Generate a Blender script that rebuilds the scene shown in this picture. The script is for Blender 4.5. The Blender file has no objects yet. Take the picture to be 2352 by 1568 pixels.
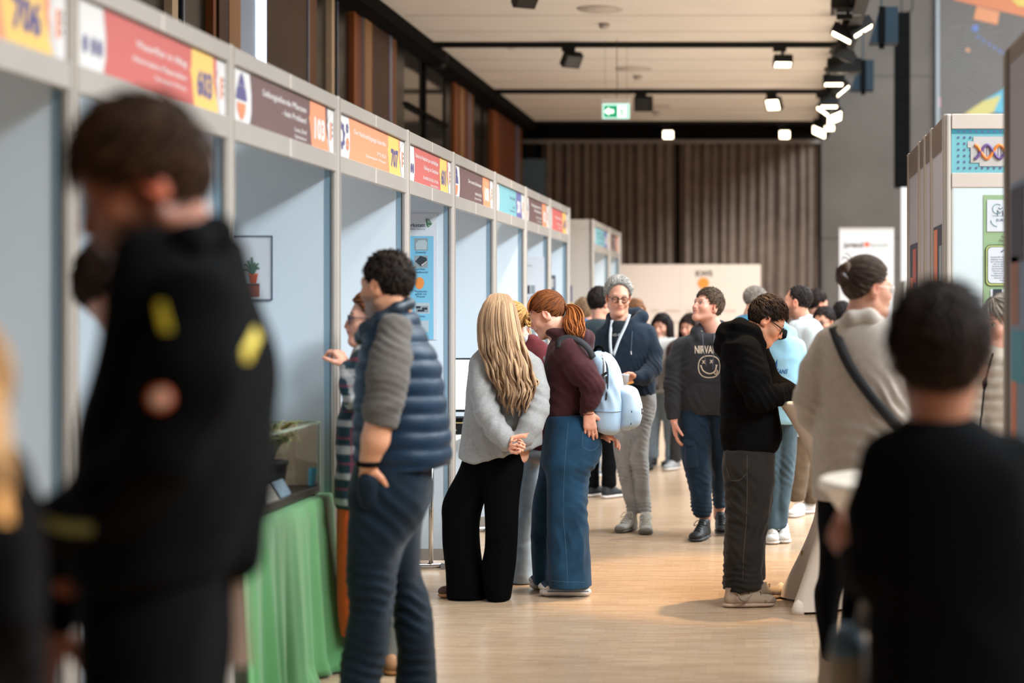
import bpy, math, random
import numpy as np
from mathutils import Vector, Matrix
from mathutils.bvhtree import BVHTree

random.seed(7)
RNG = np.random.default_rng(7)
SC = bpy.context.scene
COL = SC.collection
F, CX, CY, CH = 4200.0, 1770.0, 700.0, 1.57      # focal length in px, vanishing point of the aisle, eye height

# ------------------------------------------------------------------ camera, sky, lamps, exposure
cam_d = bpy.data.cameras.new('camera')
cam = bpy.data.objects.new('camera', cam_d)
COL.objects.link(cam)
cam.location = (0, 0, CH)
cam.rotation_euler = (math.pi / 2, 0, 0)
cam_d.sensor_width = 36.0
cam_d.sensor_fit = 'HORIZONTAL'
cam_d.lens = F / 2352 * 36
cam_d.shift_x = -(CX - 1176) / 2352
cam_d.shift_y = -(784 - CY) / 2352
cam_d.clip_start = 0.05
cam_d.dof.use_dof = True
cam_d.dof.focus_distance = 10.4
cam_d.dof.aperture_fstop = 1.45
SC.camera = cam

SC.view_settings.view_transform = 'Standard'
SC.view_settings.look = 'None'
SC.view_settings.gamma = 1.0
SC.view_settings.use_curve_mapping = False
SC.view_settings.exposure = 0.0

wd = bpy.data.worlds.new('world')
SC.world = wd
wd.use_nodes = True
bg = wd.node_tree.nodes['Background']
bg.inputs[0].default_value = (0.72, 0.88, 1.0, 1)
bg.inputs[1].default_value = 1.0

def lamp(name, kind, loc, energy, color, target=None, **kw):
    d = bpy.data.lights.new(name, kind)
    d.energy = energy
    d.color = color
    for k_, v_ in kw.items():
        setattr(d, k_, v_)
    o = bpy.data.objects.new(name, d)
    COL.objects.link(o)
    o.location = loc
    if target is not None:
        o.rotation_euler = (Vector(target) - Vector(loc)).to_track_quat('-Z', 'Y').to_euler()
    return o

# luminous ceiling panels of the tall hall to the right of the gallery
for i_, (yy, en) in enumerate(((2.6, 3000), (9.5, 2400), (16.0, 2300), (23.0, 2300))):
    lamp('hall_ceiling_light', 'AREA', (6.0, yy, 8.2), en, (0.86, 0.95, 1.0), (4.2, yy + .6, 0.0), shape='RECTANGLE', size=6.0, size_y=5.0)
# added cool spots out of view in the hall, brightening the booth panels
for bx_, (sy, ty) in enumerate(((3.2, 6.5), (5.0, 8.1), (6.6, 9.7), (8.0, 11.1), (9.7, 12.8), (11.3, 14.4), (12.9, 16.0), (14.4, 17.4))):
    lamp('booth_fill', 'SPOT', (3.0, sy - .4, 5.0), 420, (0.86, 0.94, 1.0), (-2.3, ty, 1.45), spot_size=.44, spot_blend=0.8, shadow_soft_size=0.22)
# warm gallery downlights of the ceiling tracks
for (lx, ly, en) in ((-0.3, 9.0, 150), (-0.9, 13.2, 260), (-0.2, 16.0, 240), (-0.5, 20.2, 300), (-0.9, 24.7, 330), (-0.2, 28.0, 300)):
    lamp('gallery_downlight', 'SPOT', (lx, ly, 4.35), en, (1.0, 0.91, 0.80), (lx, ly + 0.3, 0.0), spot_size=1.75, spot_blend=0.7, shadow_soft_size=0.09)

lamp('warm_spot', 'SPOT', (0.3, 10.2, 4.35), 1000, (1.0, 0.66, 0.34), (-0.15, 10.3, 0.0), spot_size=.66, spot_blend=0.55, shadow_soft_size=0.06)

# ------------------------------------------------------------------ helpers
def lin(c):
    out = []
    for v in c[:3]:
        v = v / 255.0
        out.append(v / 12.92 if v <= 0.04045 else ((v + 0.055) / 1.055) ** 2.4)
    return tuple(out)

def W(px, py, Y):
    """a point of the scene: distance Y down the aisle, on the sight line of a point of the photograph"""
    return np.array([(px - CX) * Y / F, Y, CH - (py - CY) * Y / F])

MATS = {}
def M(name, rgb=None, rough=0.6, metal=0.0, var=0.0, vscale=6.0, bump=0.0, bscale=200.0, emit=0.0, attr=False, spec=0.5, stretch=None, trans=0.0, sheen=0.0, rnd=0.0):
    if name in MATS:
        return MATS[name]
    m = bpy.data.materials.new(name)
    m.use_nodes = True
    nt = m.node_tree
    b = nt.nodes['Principled BSDF']
    c = lin(rgb) if rgb else (1, 1, 1)
    b.inputs['Base Color'].default_value = (*c, 1)
    b.inputs['Roughness'].default_value = rough
    b.inputs['Metallic'].default_value = metal
    b.inputs['Specular IOR Level'].default_value = spec
    if trans:
        b.inputs['Transmission Weight'].default_value = trans
    if sheen:
        b.inputs['Sheen Weight'].default_value = sheen
    src = None
    if attr:
        a = nt.nodes.new('ShaderNodeAttribute')
        a.attribute_name = 'Col'
        src = a.outputs['Color']
        if rgb:
            mm = nt.nodes.new('ShaderNodeMix'); mm.data_type = 'RGBA'; mm.blend_type = 'MULTIPLY'
            mm.inputs['Factor'].default_value = 1
            mm.inputs['B'].default_value = (*c, 1)
            nt.links.new(src, mm.inputs['A']); src = mm.outputs['Result']
    tc = None
    if var or bump:
        tc = nt.nodes.new('ShaderNodeTexCoord')
        co = tc.outputs['Object']
        if stretch:
            mp = nt.nodes.new('ShaderNodeMapping')
            mp.inputs['Scale'].default_value = stretch
            nt.links.new(co, mp.inputs['Vector']); co = mp.outputs['Vector']
    if var:
        n = nt.nodes.new('ShaderNodeTexNoise')
        n.inputs['Scale'].default_value = vscale
        n.inputs['Detail'].default_value = 5
        nt.links.new(co, n.inputs['Vector'])
        r = nt.nodes.new('ShaderNodeMapRange')
        r.inputs['From Min'].default_value = 0.3; r.inputs['From Max'].default_value = 0.7
        r.inputs['To Min'].default_value = 1 - var; r.inputs['To Max'].default_value = 1 + var
        nt.links.new(n.outputs['Fac'], r.inputs['Value'])
        mx = nt.nodes.new('ShaderNodeVectorMath'); mx.operation = 'SCALE'
        if src is None:
            mx.inputs[0].default_value = c
        else:
            nt.links.new(src, mx.inputs[0])
        nt.links.new(r.outputs['Result'], mx.inputs['Scale'])
        src = mx.outputs['Vector']
    if rnd:
        oi = nt.nodes.new('ShaderNodeObjectInfo')
        r2 = nt.nodes.new('ShaderNodeMapRange')
        r2.inputs['To Min'].default_value = 1 - rnd; r2.inputs['To Max'].default_value = 1 + rnd
        nt.links.new(oi.outputs['Random'], r2.inputs['Value'])
        mx2 = nt.nodes.new('ShaderNodeVectorMath'); mx2.operation = 'SCALE'
        if src is None:
            mx2.inputs[0].default_value = c
        else:
            nt.links.new(src, mx2.inputs[0])
        nt.links.new(r2.outputs['Result'], mx2.inputs['Scale']); src = mx2.outputs['Vector']
    if src is not None:
        nt.links.new(src, b.inputs['Base Color'])
    if bump:
        n = nt.nodes.new('ShaderNodeTexNoise')
        n.inputs['Scale'].default_value = bscale
        n.inputs['Detail'].default_value = 3
        nt.links.new(co, n.inputs['Vector'])
        bp = nt.nodes.new('ShaderNodeBump')
        bp.inputs['Strength'].default_value = bump
        bp.inputs['Distance'].default_value = 0.004
        nt.links.new(n.outputs['Fac'], bp.inputs['Height'])
        nt.links.new(bp.outputs['Normal'], b.inputs['Normal'])
    if emit:
        b.inputs['Emission Color'].default_value = (*c, 1)
        b.inputs['Emission Strength'].default_value = emit
    MATS[name] = m
    return m

OFF = {}
def empty(name, loc, label=None, cat=None, group=None):
    o = bpy.data.objects.new(name, None)
    COL.objects.link(o)
    o.location = [float(v) for v in loc]
    o.empty_display_size = 0.1
    OFF[o.name] = np.array([float(v) for v in loc])
    tag(o, label, cat, group)
    return o

def tag(o, label=None, cat=None, group=None, kind=None):
    if label: o['label'] = label
    if cat: o['category'] = cat
    if group: o['group'] = group
    if kind: o['kind'] = kind
    return o

def make_mesh(name, V, Fc, mats, smooth=False, midx=None, col=None):
    me = bpy.data.meshes.new(name)
    V = np.asarray(V, dtype=np.float32)
    if isinstance(Fc, np.ndarray):
        n = len(Fc); k = Fc.shape[1]
        me.vertices.add(len(V)); me.vertices.foreach_set('co', V.ravel())
        me.loops.add(n * k); me.loops.foreach_set('vertex_index', Fc.astype(np.int32).ravel())
        me.polygons.add(n)
        me.polygons.foreach_set('loop_start', np.arange(0, n * k, k, dtype=np.int32))
        me.update(calc_edges=True)
    else:
        me.from_pydata(V.tolist(), [], [list(map(int, f)) for f in Fc])
    if not isinstance(mats, (list, tuple)):
        mats = [mats]
    for m in mats:
        me.materials.append(m)
    if midx is not None:
        me.polygons.foreach_set('material_index', np.asarray(midx, dtype=np.int32))
    if smooth:
        me.polygons.foreach_set('use_smooth', np.ones(len(me.polygons), dtype=bool))
    if col is not None:
        at = me.color_attributes.new('Col', 'FLOAT_COLOR', 'POINT')
        cc = np.ones((len(V), 4), dtype=np.float32); cc[:, :3] = col
        at.data.foreach_set('color', cc.ravel())
    me.update()
    return me

def obj(name, V, Fc, mats, parent=None, smooth=False, midx=None, col=None, origin=None):
    """world-space vertices -> ONE mesh object, local to its parent (or to its own origin)"""
    V = np.asarray(V, dtype=np.float64)
    if parent is not None:
        org = OFF[parent.name]
    else:
        org = np.array(origin) if origin is not None else np.array([V[:, 0].mean(), V[:, 1].mean(), V[:, 2].min()])
    me = make_mesh(name, V - org, Fc, mats, smooth, midx, col)
    o = bpy.data.objects.new(name, me)
    COL.objects.link(o)
    if parent is not None:
        o.parent = parent
    else:
        o.location = org.tolist()
    OFF[o.name] = org
    return o

class MB:
    """collects simple shapes into one mesh"""
    def __init__(s):
        s.V = []; s.F = []; s.m = []; s.n = 0; s.mi = 0
    def add(s, V, Fc):
        V = np.asarray(V, float).reshape(-1, 3)
        s.V.append(V)
        for f in Fc:
            s.F.append([i + s.n for i in f]); s.m.append(s.mi)
        s.n += len(V)
        return s
    def box(s, lo, hi, bev=0.0):
        x0, y0, z0 = lo; x1, y1, z1 = hi
        V = [(x0, y0, z0), (x1, y0, z0), (x1, y1, z0), (x0, y1, z0), (x0, y0, z1), (x1, y0, z1), (x1, y1, z1), (x0, y1, z1)]
        if bev:
            b = bev
            V = []
            for z, e in ((z0, b), (z0 + b, 0), (z1 - b, 0), (z1, b)):
                for (cx, cy, dx, dy) in ((x0, y0, 1, 1), (x1, y0, -1, 1), (x1, y1, -1, -1), (x0, y1, 1, -1)):
                    ee = b * 0.0 + e
                    V.append((cx + dx * (ee + b), cy + dy * ee, z)) if (dx * dy) > 0 else V.append((cx + dx * ee, cy + dy * (ee + b), z))
                    V.append((cx + dx * ee, cy + dy * (ee + b), z)) if (dx * dy) > 0 else V.append((cx + dx * (ee + b), cy + dy * ee, z))
            # order each ring around the corner loop
            R = []
            for k in range(4):
                r = list(range(k * 8, k * 8 + 8))
                R.append([r[1], r[0], r[2], r[3], r[5], r[4], r[6], r[7]] if False else sorted(r, key=lambda i: math.atan2(V[i][1] - (y0 + y1) / 2, V[i][0] - (x0 + x1) / 2)))
            Fc = [R[0][::-1], R[3]]
            for k in range(3):
                for i in range(8):
                    j = (i + 1) % 8
                    Fc.append([R[k][i], R[k][j], R[k + 1][j], R[k + 1][i]])
            return s.add(V, Fc)
        return s.add(V, [(0, 3, 2, 1), (4, 5, 6, 7), (0, 1, 5, 4), (1, 2, 6, 5), (2, 3, 7, 6), (3, 0, 4, 7)])
    def obox(s, c, size, R):
        h = np.array(size) / 2
        P = np.array([(-1, -1, -1), (1, -1, -1), (1, 1, -1), (-1, 1, -1), (-1, -1, 1), (1, -1, 1), (1, 1, 1), (-1, 1, 1)]) * h
        V = P @ np.array(R).T + np.array(c)
        return s.add(V, [(0, 3, 2, 1), (4, 5, 6, 7), (0, 1, 5, 4), (1, 2, 6, 5), (2, 3, 7, 6), (3, 0, 4, 7)])
    def tube(s, path, r, n=8, cap=True):
        P = np.asarray(path, float)
        r = np.broadcast_to(np.asarray(r, float), (len(P),))
        T = np.gradient(P, axis=0) if len(P) > 2 else np.array([P[1] - P[0]] * 2)
        T /= np.linalg.norm(T, axis=1)[:, None] + 1e-9
        up = np.array([0, 0, 1.0]) if abs(T[0][2]) < 0.9 else np.array([1.0, 0, 0])
        V = []
        for p, t, rr in zip(P, T, r):
            a = np.cross(t, up); a /= np.linalg.norm(a) + 1e-9
            b = np.cross(a, t)
            up = b
            for i in range(n):
                th = 2 * math.pi * i / n
                V.append(p + rr * (math.cos(th) * a + math.sin(th) * b))
        Fc = []
        for k in range(len(P) - 1):
            for i in range(n):
                j = (i + 1) % n
                Fc.append((k * n + i, k * n + j, (k + 1) * n + j, (k + 1) * n + i))
        if cap:
            Fc.append(tuple(range(n))[::-1]); Fc.append(tuple(range((len(P) - 1) * n, len(P) * n)))
        return s.add(V, Fc)
    def lathe(s, c, prof, n=24):
        V = []; Fc = []
        for (r, z) in prof:
            for i in range(n):
                th = 2 * math.pi * i / n
                V.append((c[0] + r * math.cos(th), c[1] + r * math.sin(th), c[2] + z))
        for k in range(len(prof) - 1):
            for i in range(n):
                j = (i + 1) % n
                Fc.append((k * n + i, k * n + j, (k + 1) * n + j, (k + 1) * n + i))
        Fc.append(tuple(range(n))[::-1]); Fc.append(tuple(range((len(prof) - 1) * n, len(prof) * n)))
        return s.add(V, Fc)
    def plate(s, pts, nrm, t):
        """a flat polygon given thickness t along nrm"""
        P = np.asarray(pts, float); n = len(P); nn = np.asarray(nrm, float) * t
        V = np.vstack([P, P + nn])
        Fc = [tuple(range(n))[::-1], tuple(range(n, 2 * n))]
        for i in range(n):
            j = (i + 1) % n
            Fc.append((i, j, n + j, n + i))
        return s.add(V, Fc)
    def build(s, name, mats, parent=None, smooth=False, origin=None):
        V = np.vstack(s.V)
        o = obj(name, V, s.F, mats, parent, smooth, s.m if isinstance(mats, (list, tuple)) else None, origin=origin)
        return o

def catmull(P, n=8):
    P = np.asarray(P, float)
    Q = np.vstack([2 * P[0] - P[1], P, 2 * P[-1] - P[-2]])
    out = []
    for i in range(len(P) - 1):
        p0, p1, p2, p3 = Q[i], Q[i + 1], Q[i + 2], Q[i + 3]
        for t in np.linspace(0, 1, n, endpoint=False):
            out.append(0.5 * ((2 * p1) + (-p0 + p2) * t + (2 * p0 - 5 * p1 + 4 * p2 - p3) * t * t + (-p0 + 3 * p1 - 3 * p2 + p3) * t ** 3))
    out.append(P[-1])
    return np.array(out)

_TXT = {}
def text_geo(s, size=1.0, align='LEFT', bold=0.0, spacing=1.0):
    """outline of some lettering: 2-D vertices (x right, y up) and faces"""
    key = (s, align, bold, spacing)
    if key not in _TXT:
        cu = bpy.data.curves.new('t', 'FONT')
        cu.body = s
        cu.align_x = align
        cu.offset = bold
        cu.resolution_u = 2
        cu.space_character = spacing
        o = bpy.data.objects.new('t', cu)
        COL.objects.link(o)
        dg = bpy.context.evaluated_depsgraph_get()
        me = o.evaluated_get(dg).to_mesh()
        V = np.array([v.co[:2] for v in me.vertices]) if len(me.vertices) else np.zeros((0, 2))
        Fc = [tuple(p.vertices) for p in me.polygons]
        o.evaluated_get(dg).to_mesh_clear()
        bpy.data.objects.remove(o); bpy.data.curves.remove(cu)
        _TXT[key] = (V, Fc)
    V, Fc = _TXT[key]
    return V * size, Fc

def put_text(mb, s, origin, ux, uy, size, align='LEFT', bold=0.0, fit=None, out=None, spacing=1.0):
    """lettering laid on a surface; fit = (width) squeezes it along ux"""
    V, Fc = text_geo(s, size, align, bold, spacing)
    if not len(V):
        return
    V = V.copy()
    if fit:
        w = V[:, 0].max() - V[:, 0].min()
        V[:, 0] *= fit / w
    P = np.asarray(origin, float) + V[:, :1] * np.asarray(ux, float) + V[:, 1:] * np.asarray(uy, float)
    if out is not None:
        P = P + np.asarray(out, float)
    mb.add(P, Fc)
# ------------------------------------------------------------------ the room
def floor_mat(name, brick=True):
    m = bpy.data.materials.new(name); m.use_nodes = True
    nt = m.node_tree; b = nt.nodes['Principled BSDF']
    ge = nt.nodes.new('ShaderNodeNewGeometry')
    bt = nt.nodes.new('ShaderNodeTexBrick')
    bt.offset = 0.37; bt.squash = 1
    bt.inputs['Scale'].default_value = 1.0
    bt.inputs['Brick Width'].default_value = 0.16
    bt.inputs['Row Height'].default_value = 0.012
    bt.inputs['Mortar Size'].default_value = 0.0006
    bt.inputs['Mortar Smooth'].default_value = 0.3
    bt.inputs['Bias'].default_value = 0.0
    bt.inputs['Color1'].default_value = (*lin((204, 178, 150)), 1)
    bt.inputs['Color2'].default_value = (*lin((184, 154, 124)), 1)
    bt.inputs['Mortar'].default_value = (*lin((156, 124, 96)), 1)
    nt.links.new(ge.outputs['Position'], bt.inputs['Vector'])
    n = nt.nodes.new('ShaderNodeTexNoise'); n.inputs['Scale'].default_value = 1.3
    nt.links.new(ge.outputs['Position'], n.inputs['Vector'])
    oi = nt.nodes.new('ShaderNodeObjectInfo')
    ad = nt.nodes.new('ShaderNodeMath'); ad.operation = 'MULTIPLY_ADD'
    ad.inputs[1].default_value = 0.10; ad.inputs[2].default_value = 0.88
    nt.links.new(oi.outputs['Random'], ad.inputs[0])
    a2 = nt.nodes.new('ShaderNodeMath'); a2.operation = 'MULTIPLY_ADD'; a2.inputs[1].default_value = 0.14
    nt.links.new(n.outputs['Fac'], a2.inputs[0]); nt.links.new(ad.outputs[0], a2.inputs[2])
    sc = nt.nodes.new('ShaderNodeVectorMath'); sc.operation = 'SCALE'
    nt.links.new(bt.outputs['Color'], sc.inputs[0]); nt.links.new(a2.outputs[0], sc.inputs['Scale'])
    nt.links.new(sc.outputs['Vector'], b.inputs['Base Color'])
    b.inputs['Roughness'].default_value = 0.25
    b.inputs['Specular IOR Level'].default_value = 0.5
    return m
FLOORM = floor_mat('parquet')
FBASE = M('parquet_joint', (120, 88, 62), 0.7)
mb = MB().box((-4.6, -2, -0.12), (14, 30.4, -0.004))
floor_o = tag(mb.build('floor', FBASE, origin=(0, 0, 0)), kind='structure')
# parquet blocks: the ones that can be told apart one by one, the rest joined
BX, BY, G = 0.32, 0.20, 0.0003
bm_ = MB().box((0, 0, -0.006), (BX - 2 * G, BY - 2 * G, 0.0))
block_me = make_mesh('parquet_block', np.vstack(bm_.V), bm_.F, FLOORM)
n_b = 0
stuff = MB()
j = 0
y = -2.0
cols = 58
while y < 30.3:
    for i in range(cols):
        x = -4.6 + i * BX + (0.16 if j % 2 else 0.0)
        if x > 2.3: continue
        vis = (-2.0 < x < 0.95) and 7.6 < y < 12.3
        if vis and n_b < 295:
            o = bpy.data.objects.new('parquet_block', block_me)
            COL.objects.link(o); o.parent = floor_o
            o.location = (x + G, y + G, random.uniform(-0.0004, 0.0))
            n_b += 1
        elif vis or (x < 2.3 and 4.99 < y < 20.1):
            stuff.box((x + G, y + G, -0.006), (x + BX - G, y + BY - G, 0.0))
    y += BY
    j += 1
so = stuff.build('parquet_block_field', FLOORM, floor_o)
tag(so, kind='stuff')
fr = MB()
for lo, hi in (((-4.6, -2, -.006), (14, 5.0, 0)), ((-4.6, 20.2, -.006), (14, 30.4, 0)), ((2.52, 5, -.006), (14, 20.2, 0))):
    fr.box(lo, hi)
tag(fr.build('parquet_far_field', FLOORM, floor_o), kind='stuff')

CEIL = M('ceiling_white', (232, 228, 224), 0.85, var=0.03, vscale=1.5)
BLACK = M('black_metal', (10, 10, 11), 0.5, spec=.25)
BLACKM = M('black_matte', (7, 7, 7), 0.85, spec=.08)
ZC = 4.5
mb = MB().box((-3.75, -2, ZC), (0.78, 30.2, ZC + 0.3))
ceil_o = tag(mb.build('ceiling', CEIL, origin=(0, 0, ZC)), kind='structure')
mb = MB().box((-4.6, -2, ZC - 0.14), (-3.75, 30.2, ZC + 0.3)); tag(mb.build('trim_1', BLACKM), kind='structure')
mb = MB().box((0.74, -2, ZC - 0.10), (0.92, 30.2, ZC + 0.34)); tag(mb.build('trim_2', BLACKM), kind='structure')
mb = MB().box((-4.6, 29.3, ZC - 0.18), (0.8, 29.5, ZC + 0.02)); tag(mb.build('trim_3', BLACKM), kind='structure')
mb = MB().box((-4.6, 29.55, ZC - 0.32), (0.8, 29.62, ZC - 0.26)); tag(mb.build('trim_4', M('curtain_rail_grey', (120, 112, 108), .5)), kind='structure')
# perforated joints of the ceiling boards
mb = MB()
for yy in np.arange(15.2, 29, 1.1):
    mb.box((-3.7, yy, ZC - 0.003), (0.74, yy + 0.012, ZC + .001))
tag(mb.build('ceiling_joint', M('ceiling_joint', (176, 168, 160), .8), ceil_o), kind='stuff')

CONC = M('concrete', (96, 89, 83), 0.85, var=0.16, vscale=1.1, bump=0.15, bscale=25)
wall_back = tag(MB().box((0.83, 29.9, 0), (14, 30.4, 9)).build('wall_back', CONC), kind='structure')
mb = MB()
for zz in (2.65, 5.3):
    mb.box((0.83, 29.892, zz), (14, 29.9, zz + .02))
for xx in (3.4, 6.0):
    mb.box((xx, 29.892, 0), (xx + .02, 29.9, 9))
mb.build('concrete_joint', M('concrete_joint', (80, 75, 70), .9), wall_back)
tag(MB().box((-4.6, 30.0, 0), (0.83, 30.4, 4.8)).build('wall_back_gallery', M('dark_back', (30, 25, 22), .9)), kind='structure')
tag(MB().box((-5.0, -2.2, 0), (14, -2, 9)).build('wall_front', M('hall_plaster', (60, 58, 56), .9)), kind='structure')
tag(MB().box((14, -2.2, 0), (14.3, 30.4, 9)).build('wall_right', M('hall_plaster_light', (200, 198, 196), .9)), kind='structure')
tag(MB().box((0.92, -2, 8.4), (14, 30.4, 8.6)).build('ceiling_hall', M('hall_ceiling', (150, 148, 146), .9)), kind='structure')

# left wall: timber pilasters, dark panes, light strips; each piece a part of the wall
wall_left = tag(MB().box((-4.9, -2, 0), (-4.5, 30.4, 4.6)).build('wall_left', M('wall_left_black', (12, 13, 13), .6), origin=(-4.5, 14, 0)), kind='structure')
WOODD = M('wood_dark', (70, 44, 30), .5, var=.3, vscale=3, stretch=(1, 1, .08) , bump=.1, bscale=40)
WOODM = M('wood_mid', (120, 74, 40), .5, var=.25, vscale=3, stretch=(1, 1, .08))
WOODL = M('wood_light', (158, 118, 82), .5, var=.2, vscale=3, stretch=(1, 1, .08))
WOODO = M('wood_orange', (132, 72, 28), .5, var=.2, vscale=3, stretch=(1, 1, .08))
WOODR = M('wood_red', (112, 60, 34), .5, var=.2, vscale=3, stretch=(1, 1, .08))
PANE = M('dark_pane', (22, 25, 25), 0.25, spec=.5)
GLASS = M('mirror_pane', (150, 145, 140), 0.08, metal=.85)
CREAM = M('cream_strip', (214, 190, 160), .5)
STEEL = M('blue_steel_strip', (150, 158, 185), .35, metal=.6)
DAYL = M('column_daylight', (200, 220, 255), .6)  # daylight put into the column's pale blue base colour
XW = -3.95
def wallY(px): return -XW * F / (CX - px)
STR = [(300, 380, PANE, 'dark_pane', .0), (380, 398, PANE, 'dark_pane', 0), (399, 413, CREAM, 'light_strip', .05), (413, 432, BLACKM, 'frame_strip', .02), (432, 435, STEEL, 'frame_strip', .03),
       (436, 492, PANE, 'dark_pane', 0), (493, 500, WOODO, 'timber_strip', .05), (500, 506, BLACKM, 'frame_strip', 0), (507, 525, WOODD, 'timber_strip', .05), (525, 527, STEEL, 'frame_strip', .05), (527, 553, WOODL, 'timber_strip', .06),
       (604, 705, WOODD, 'timber_panel', .06), (706, 709, STEEL, 'frame_strip', .07), (710, 728, WOODM, 'timber_strip', .06), (728, 730, STEEL, 'frame_strip', .04), (731, 764, PANE, 'dark_pane', 0), (765, 771, CREAM, 'light_strip', .05),
       (771, 783, BLACKM, 'frame_strip', .02), (783, 785, STEEL, 'frame_strip', .03), (786, 816, PANE, 'dark_pane', 0), (816, 822, WOODO, 'timber_strip', .05), (823, 836, WOODR, 'timber_strip', .04), (836, 838, STEEL, 'frame_strip', .05), (838, 855, WOODL, 'timber_strip', .06),
       (856, 893, WOODD, 'timber_panel', .06), (893, 899, STEEL, 'frame_strip', .07), (900, 911, WOODM, 'timber_strip', .06), (912, 935, PANE, 'dark_pane', .03), (936, 980, GLASS, 'mirror_pane', 0), (980, 986, BLACKM, 'frame_strip', .03), (986, 1030, GLASS, 'mirror_pane', 0),
       (1031, 1045, PANE, 'dark_pane', .02), (1046, 1053, WOODO, 'timber_strip', .05), (1053, 1060, WOODR, 'timber_strip', .04), (1060, 1068, WOODL, 'timber_strip', .05), (1069, 1079, WOODR, 'timber_panel', .05), (1079, 1083, STEEL, 'frame_strip', .05), (1083, 1090, WOODM, 'timber_strip', .05),
       (1091, 1112, PANE, 'dark_pane', .02), (1112, 1115, BLACKM, 'frame_strip', .03), (1115, 1134, PANE, 'dark_pane', 0), (1135, 1147, WOODO, 'timber_strip', .05), (1148, 1186, WOODR, 'timber_panel', .05), (1187, 1192, STEEL, 'frame_strip', .06), (1192, 1200, WOODM, 'timber_strip', .05), (1201, 1232, BLACKM, 'frame_strip', 0)]
for (a, b_, m_, nm, pr) in STR:
    y0, y1 = wallY(a), wallY(b_)
    MB().box((-4.5, y0, 0), (XW + pr - .06, y1 - .004, ZC - .14)).build(nm, m_, wall_left)
# round column with daylight in its colour, between two pilasters
mb = MB()
yc = (wallY(554) + wallY(602)) / 2
rc = (wallY(602) - wallY(554)) / 2
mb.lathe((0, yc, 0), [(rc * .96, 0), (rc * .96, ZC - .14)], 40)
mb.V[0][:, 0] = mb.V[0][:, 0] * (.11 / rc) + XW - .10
tag(mb.build('column', DAYL, smooth=True), 'round pale column between the timber pilasters of the left wall, daylight painted into its colour', 'column')
tag(MB().box((XW - .14, wallY(598), 0.2), (XW + .03, wallY(603), ZC - .14)).build('glow_strip_1', M('streak_glow', (214, 230, 255), .4, emit=2.2)), kind='structure')  # added glowing strip for the bright streak at the column's edge
for zz in (2.9, 3.75):
    MB().box((XW - .05, wallY(936), zz), (XW - .0, wallY(1030), zz + .03)).build('frame_strip', BLACKM, wall_left)
tag(MB().box((-4.4, 29.2, 2.9), (-3.6, 29.3, 3.9)).build('trim_5', M('blue_grey_board', (70, 92, 104), .6)), kind='structure')

# stage curtains across the end of the gallery
CURT = M('curtain_grey', (104, 88, 78), .95, var=.18, vscale=5, bump=.1, bscale=120, sheen=.2)
def curtain(x0, x1, label, seed):
    rg = np.random.default_rng(seed)
    nx = int((x1 - x0) / .018)
    xs = np.linspace(x0, x1, nx)
    ph = np.cumsum(rg.uniform(.55, 1.5, nx)) * .018 * 2 * math.pi / .155
    zs = np.linspace(0.03, ZC - .30, 14)
    root = empty('stage_curtain', ((x0 + x1) / 2, 29.7, 0), label, 'curtain', None)
    V = []
    for k, z in enumerate(zs):
        t = (z / ZC)
        amp = .065 * (1.15 - .5 * t)
        yy = 29.72 + amp * np.sin(ph + .25 * np.sin(z * 1.3 + xs * 2)) + .02 * np.sin(ph * .5 + 1)
        xx = xs + .015 * np.cos(ph) * (1 - t)
        V.append(np.stack([xx, yy, np.full(nx, z)], 1))
    V = np.vstack(V)
    Fc = np.array([(k * nx + i, k * nx + i + 1, (k + 1) * nx + i + 1, (k + 1) * nx + i) for k in range(len(zs) - 1) for i in range(nx - 1)])
    V2 = V + np.array([0, .02, 0]); n = len(V)
    Fall = np.vstack([Fc, Fc[:, ::-1] + n])
    obj('drape', np.vstack([V, V2]), Fall, CURT, root, True)
    MB().box((x0, 29.69, ZC - .31), (x1, 29.75, ZC - .24)).build('heading_tape', M('curtain_tape', (60, 50, 44), .9), root)
curtain(-3.72, -1.54, 'grey-brown stage curtain hanging left of the overlap, beside the timber wall', 1)
curtain(-1.48, 0.78, 'grey-brown stage curtain hanging right of the overlap, beside the concrete wall', 2)

# ceiling tracks, spotlights
LENS = M('lamp_lens', (255, 236, 205), .4, emit=7)
def track(yy, label):
    r = empty('lighting_track', (-1.5, yy, ZC), label, 'lighting track')
    MB().box((-3.75, yy - .025, ZC - .055), (0.78, yy + .025, ZC + .0)).build('rail', BLACK, r)
    MB().box((-3.75, yy - .012, ZC - .062), (0.78, yy + .012, ZC - .055)).build('slot', BLACKM, r)
track(20.4, 'nearest black lighting track across the white ceiling')
track(24.86, 'second black lighting track across the white ceiling, behind the exit sign')
track(29.15, 'farthest black lighting track, just in front of the curtains')

def rotm(yaw, pitch, roll=0):
    return np.array((Matrix.Rotation(yaw, 3, 'Z') @ Matrix.Rotation(pitch, 3, 'X') @ Matrix.Rotation(roll, 3, 'Y')))

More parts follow.
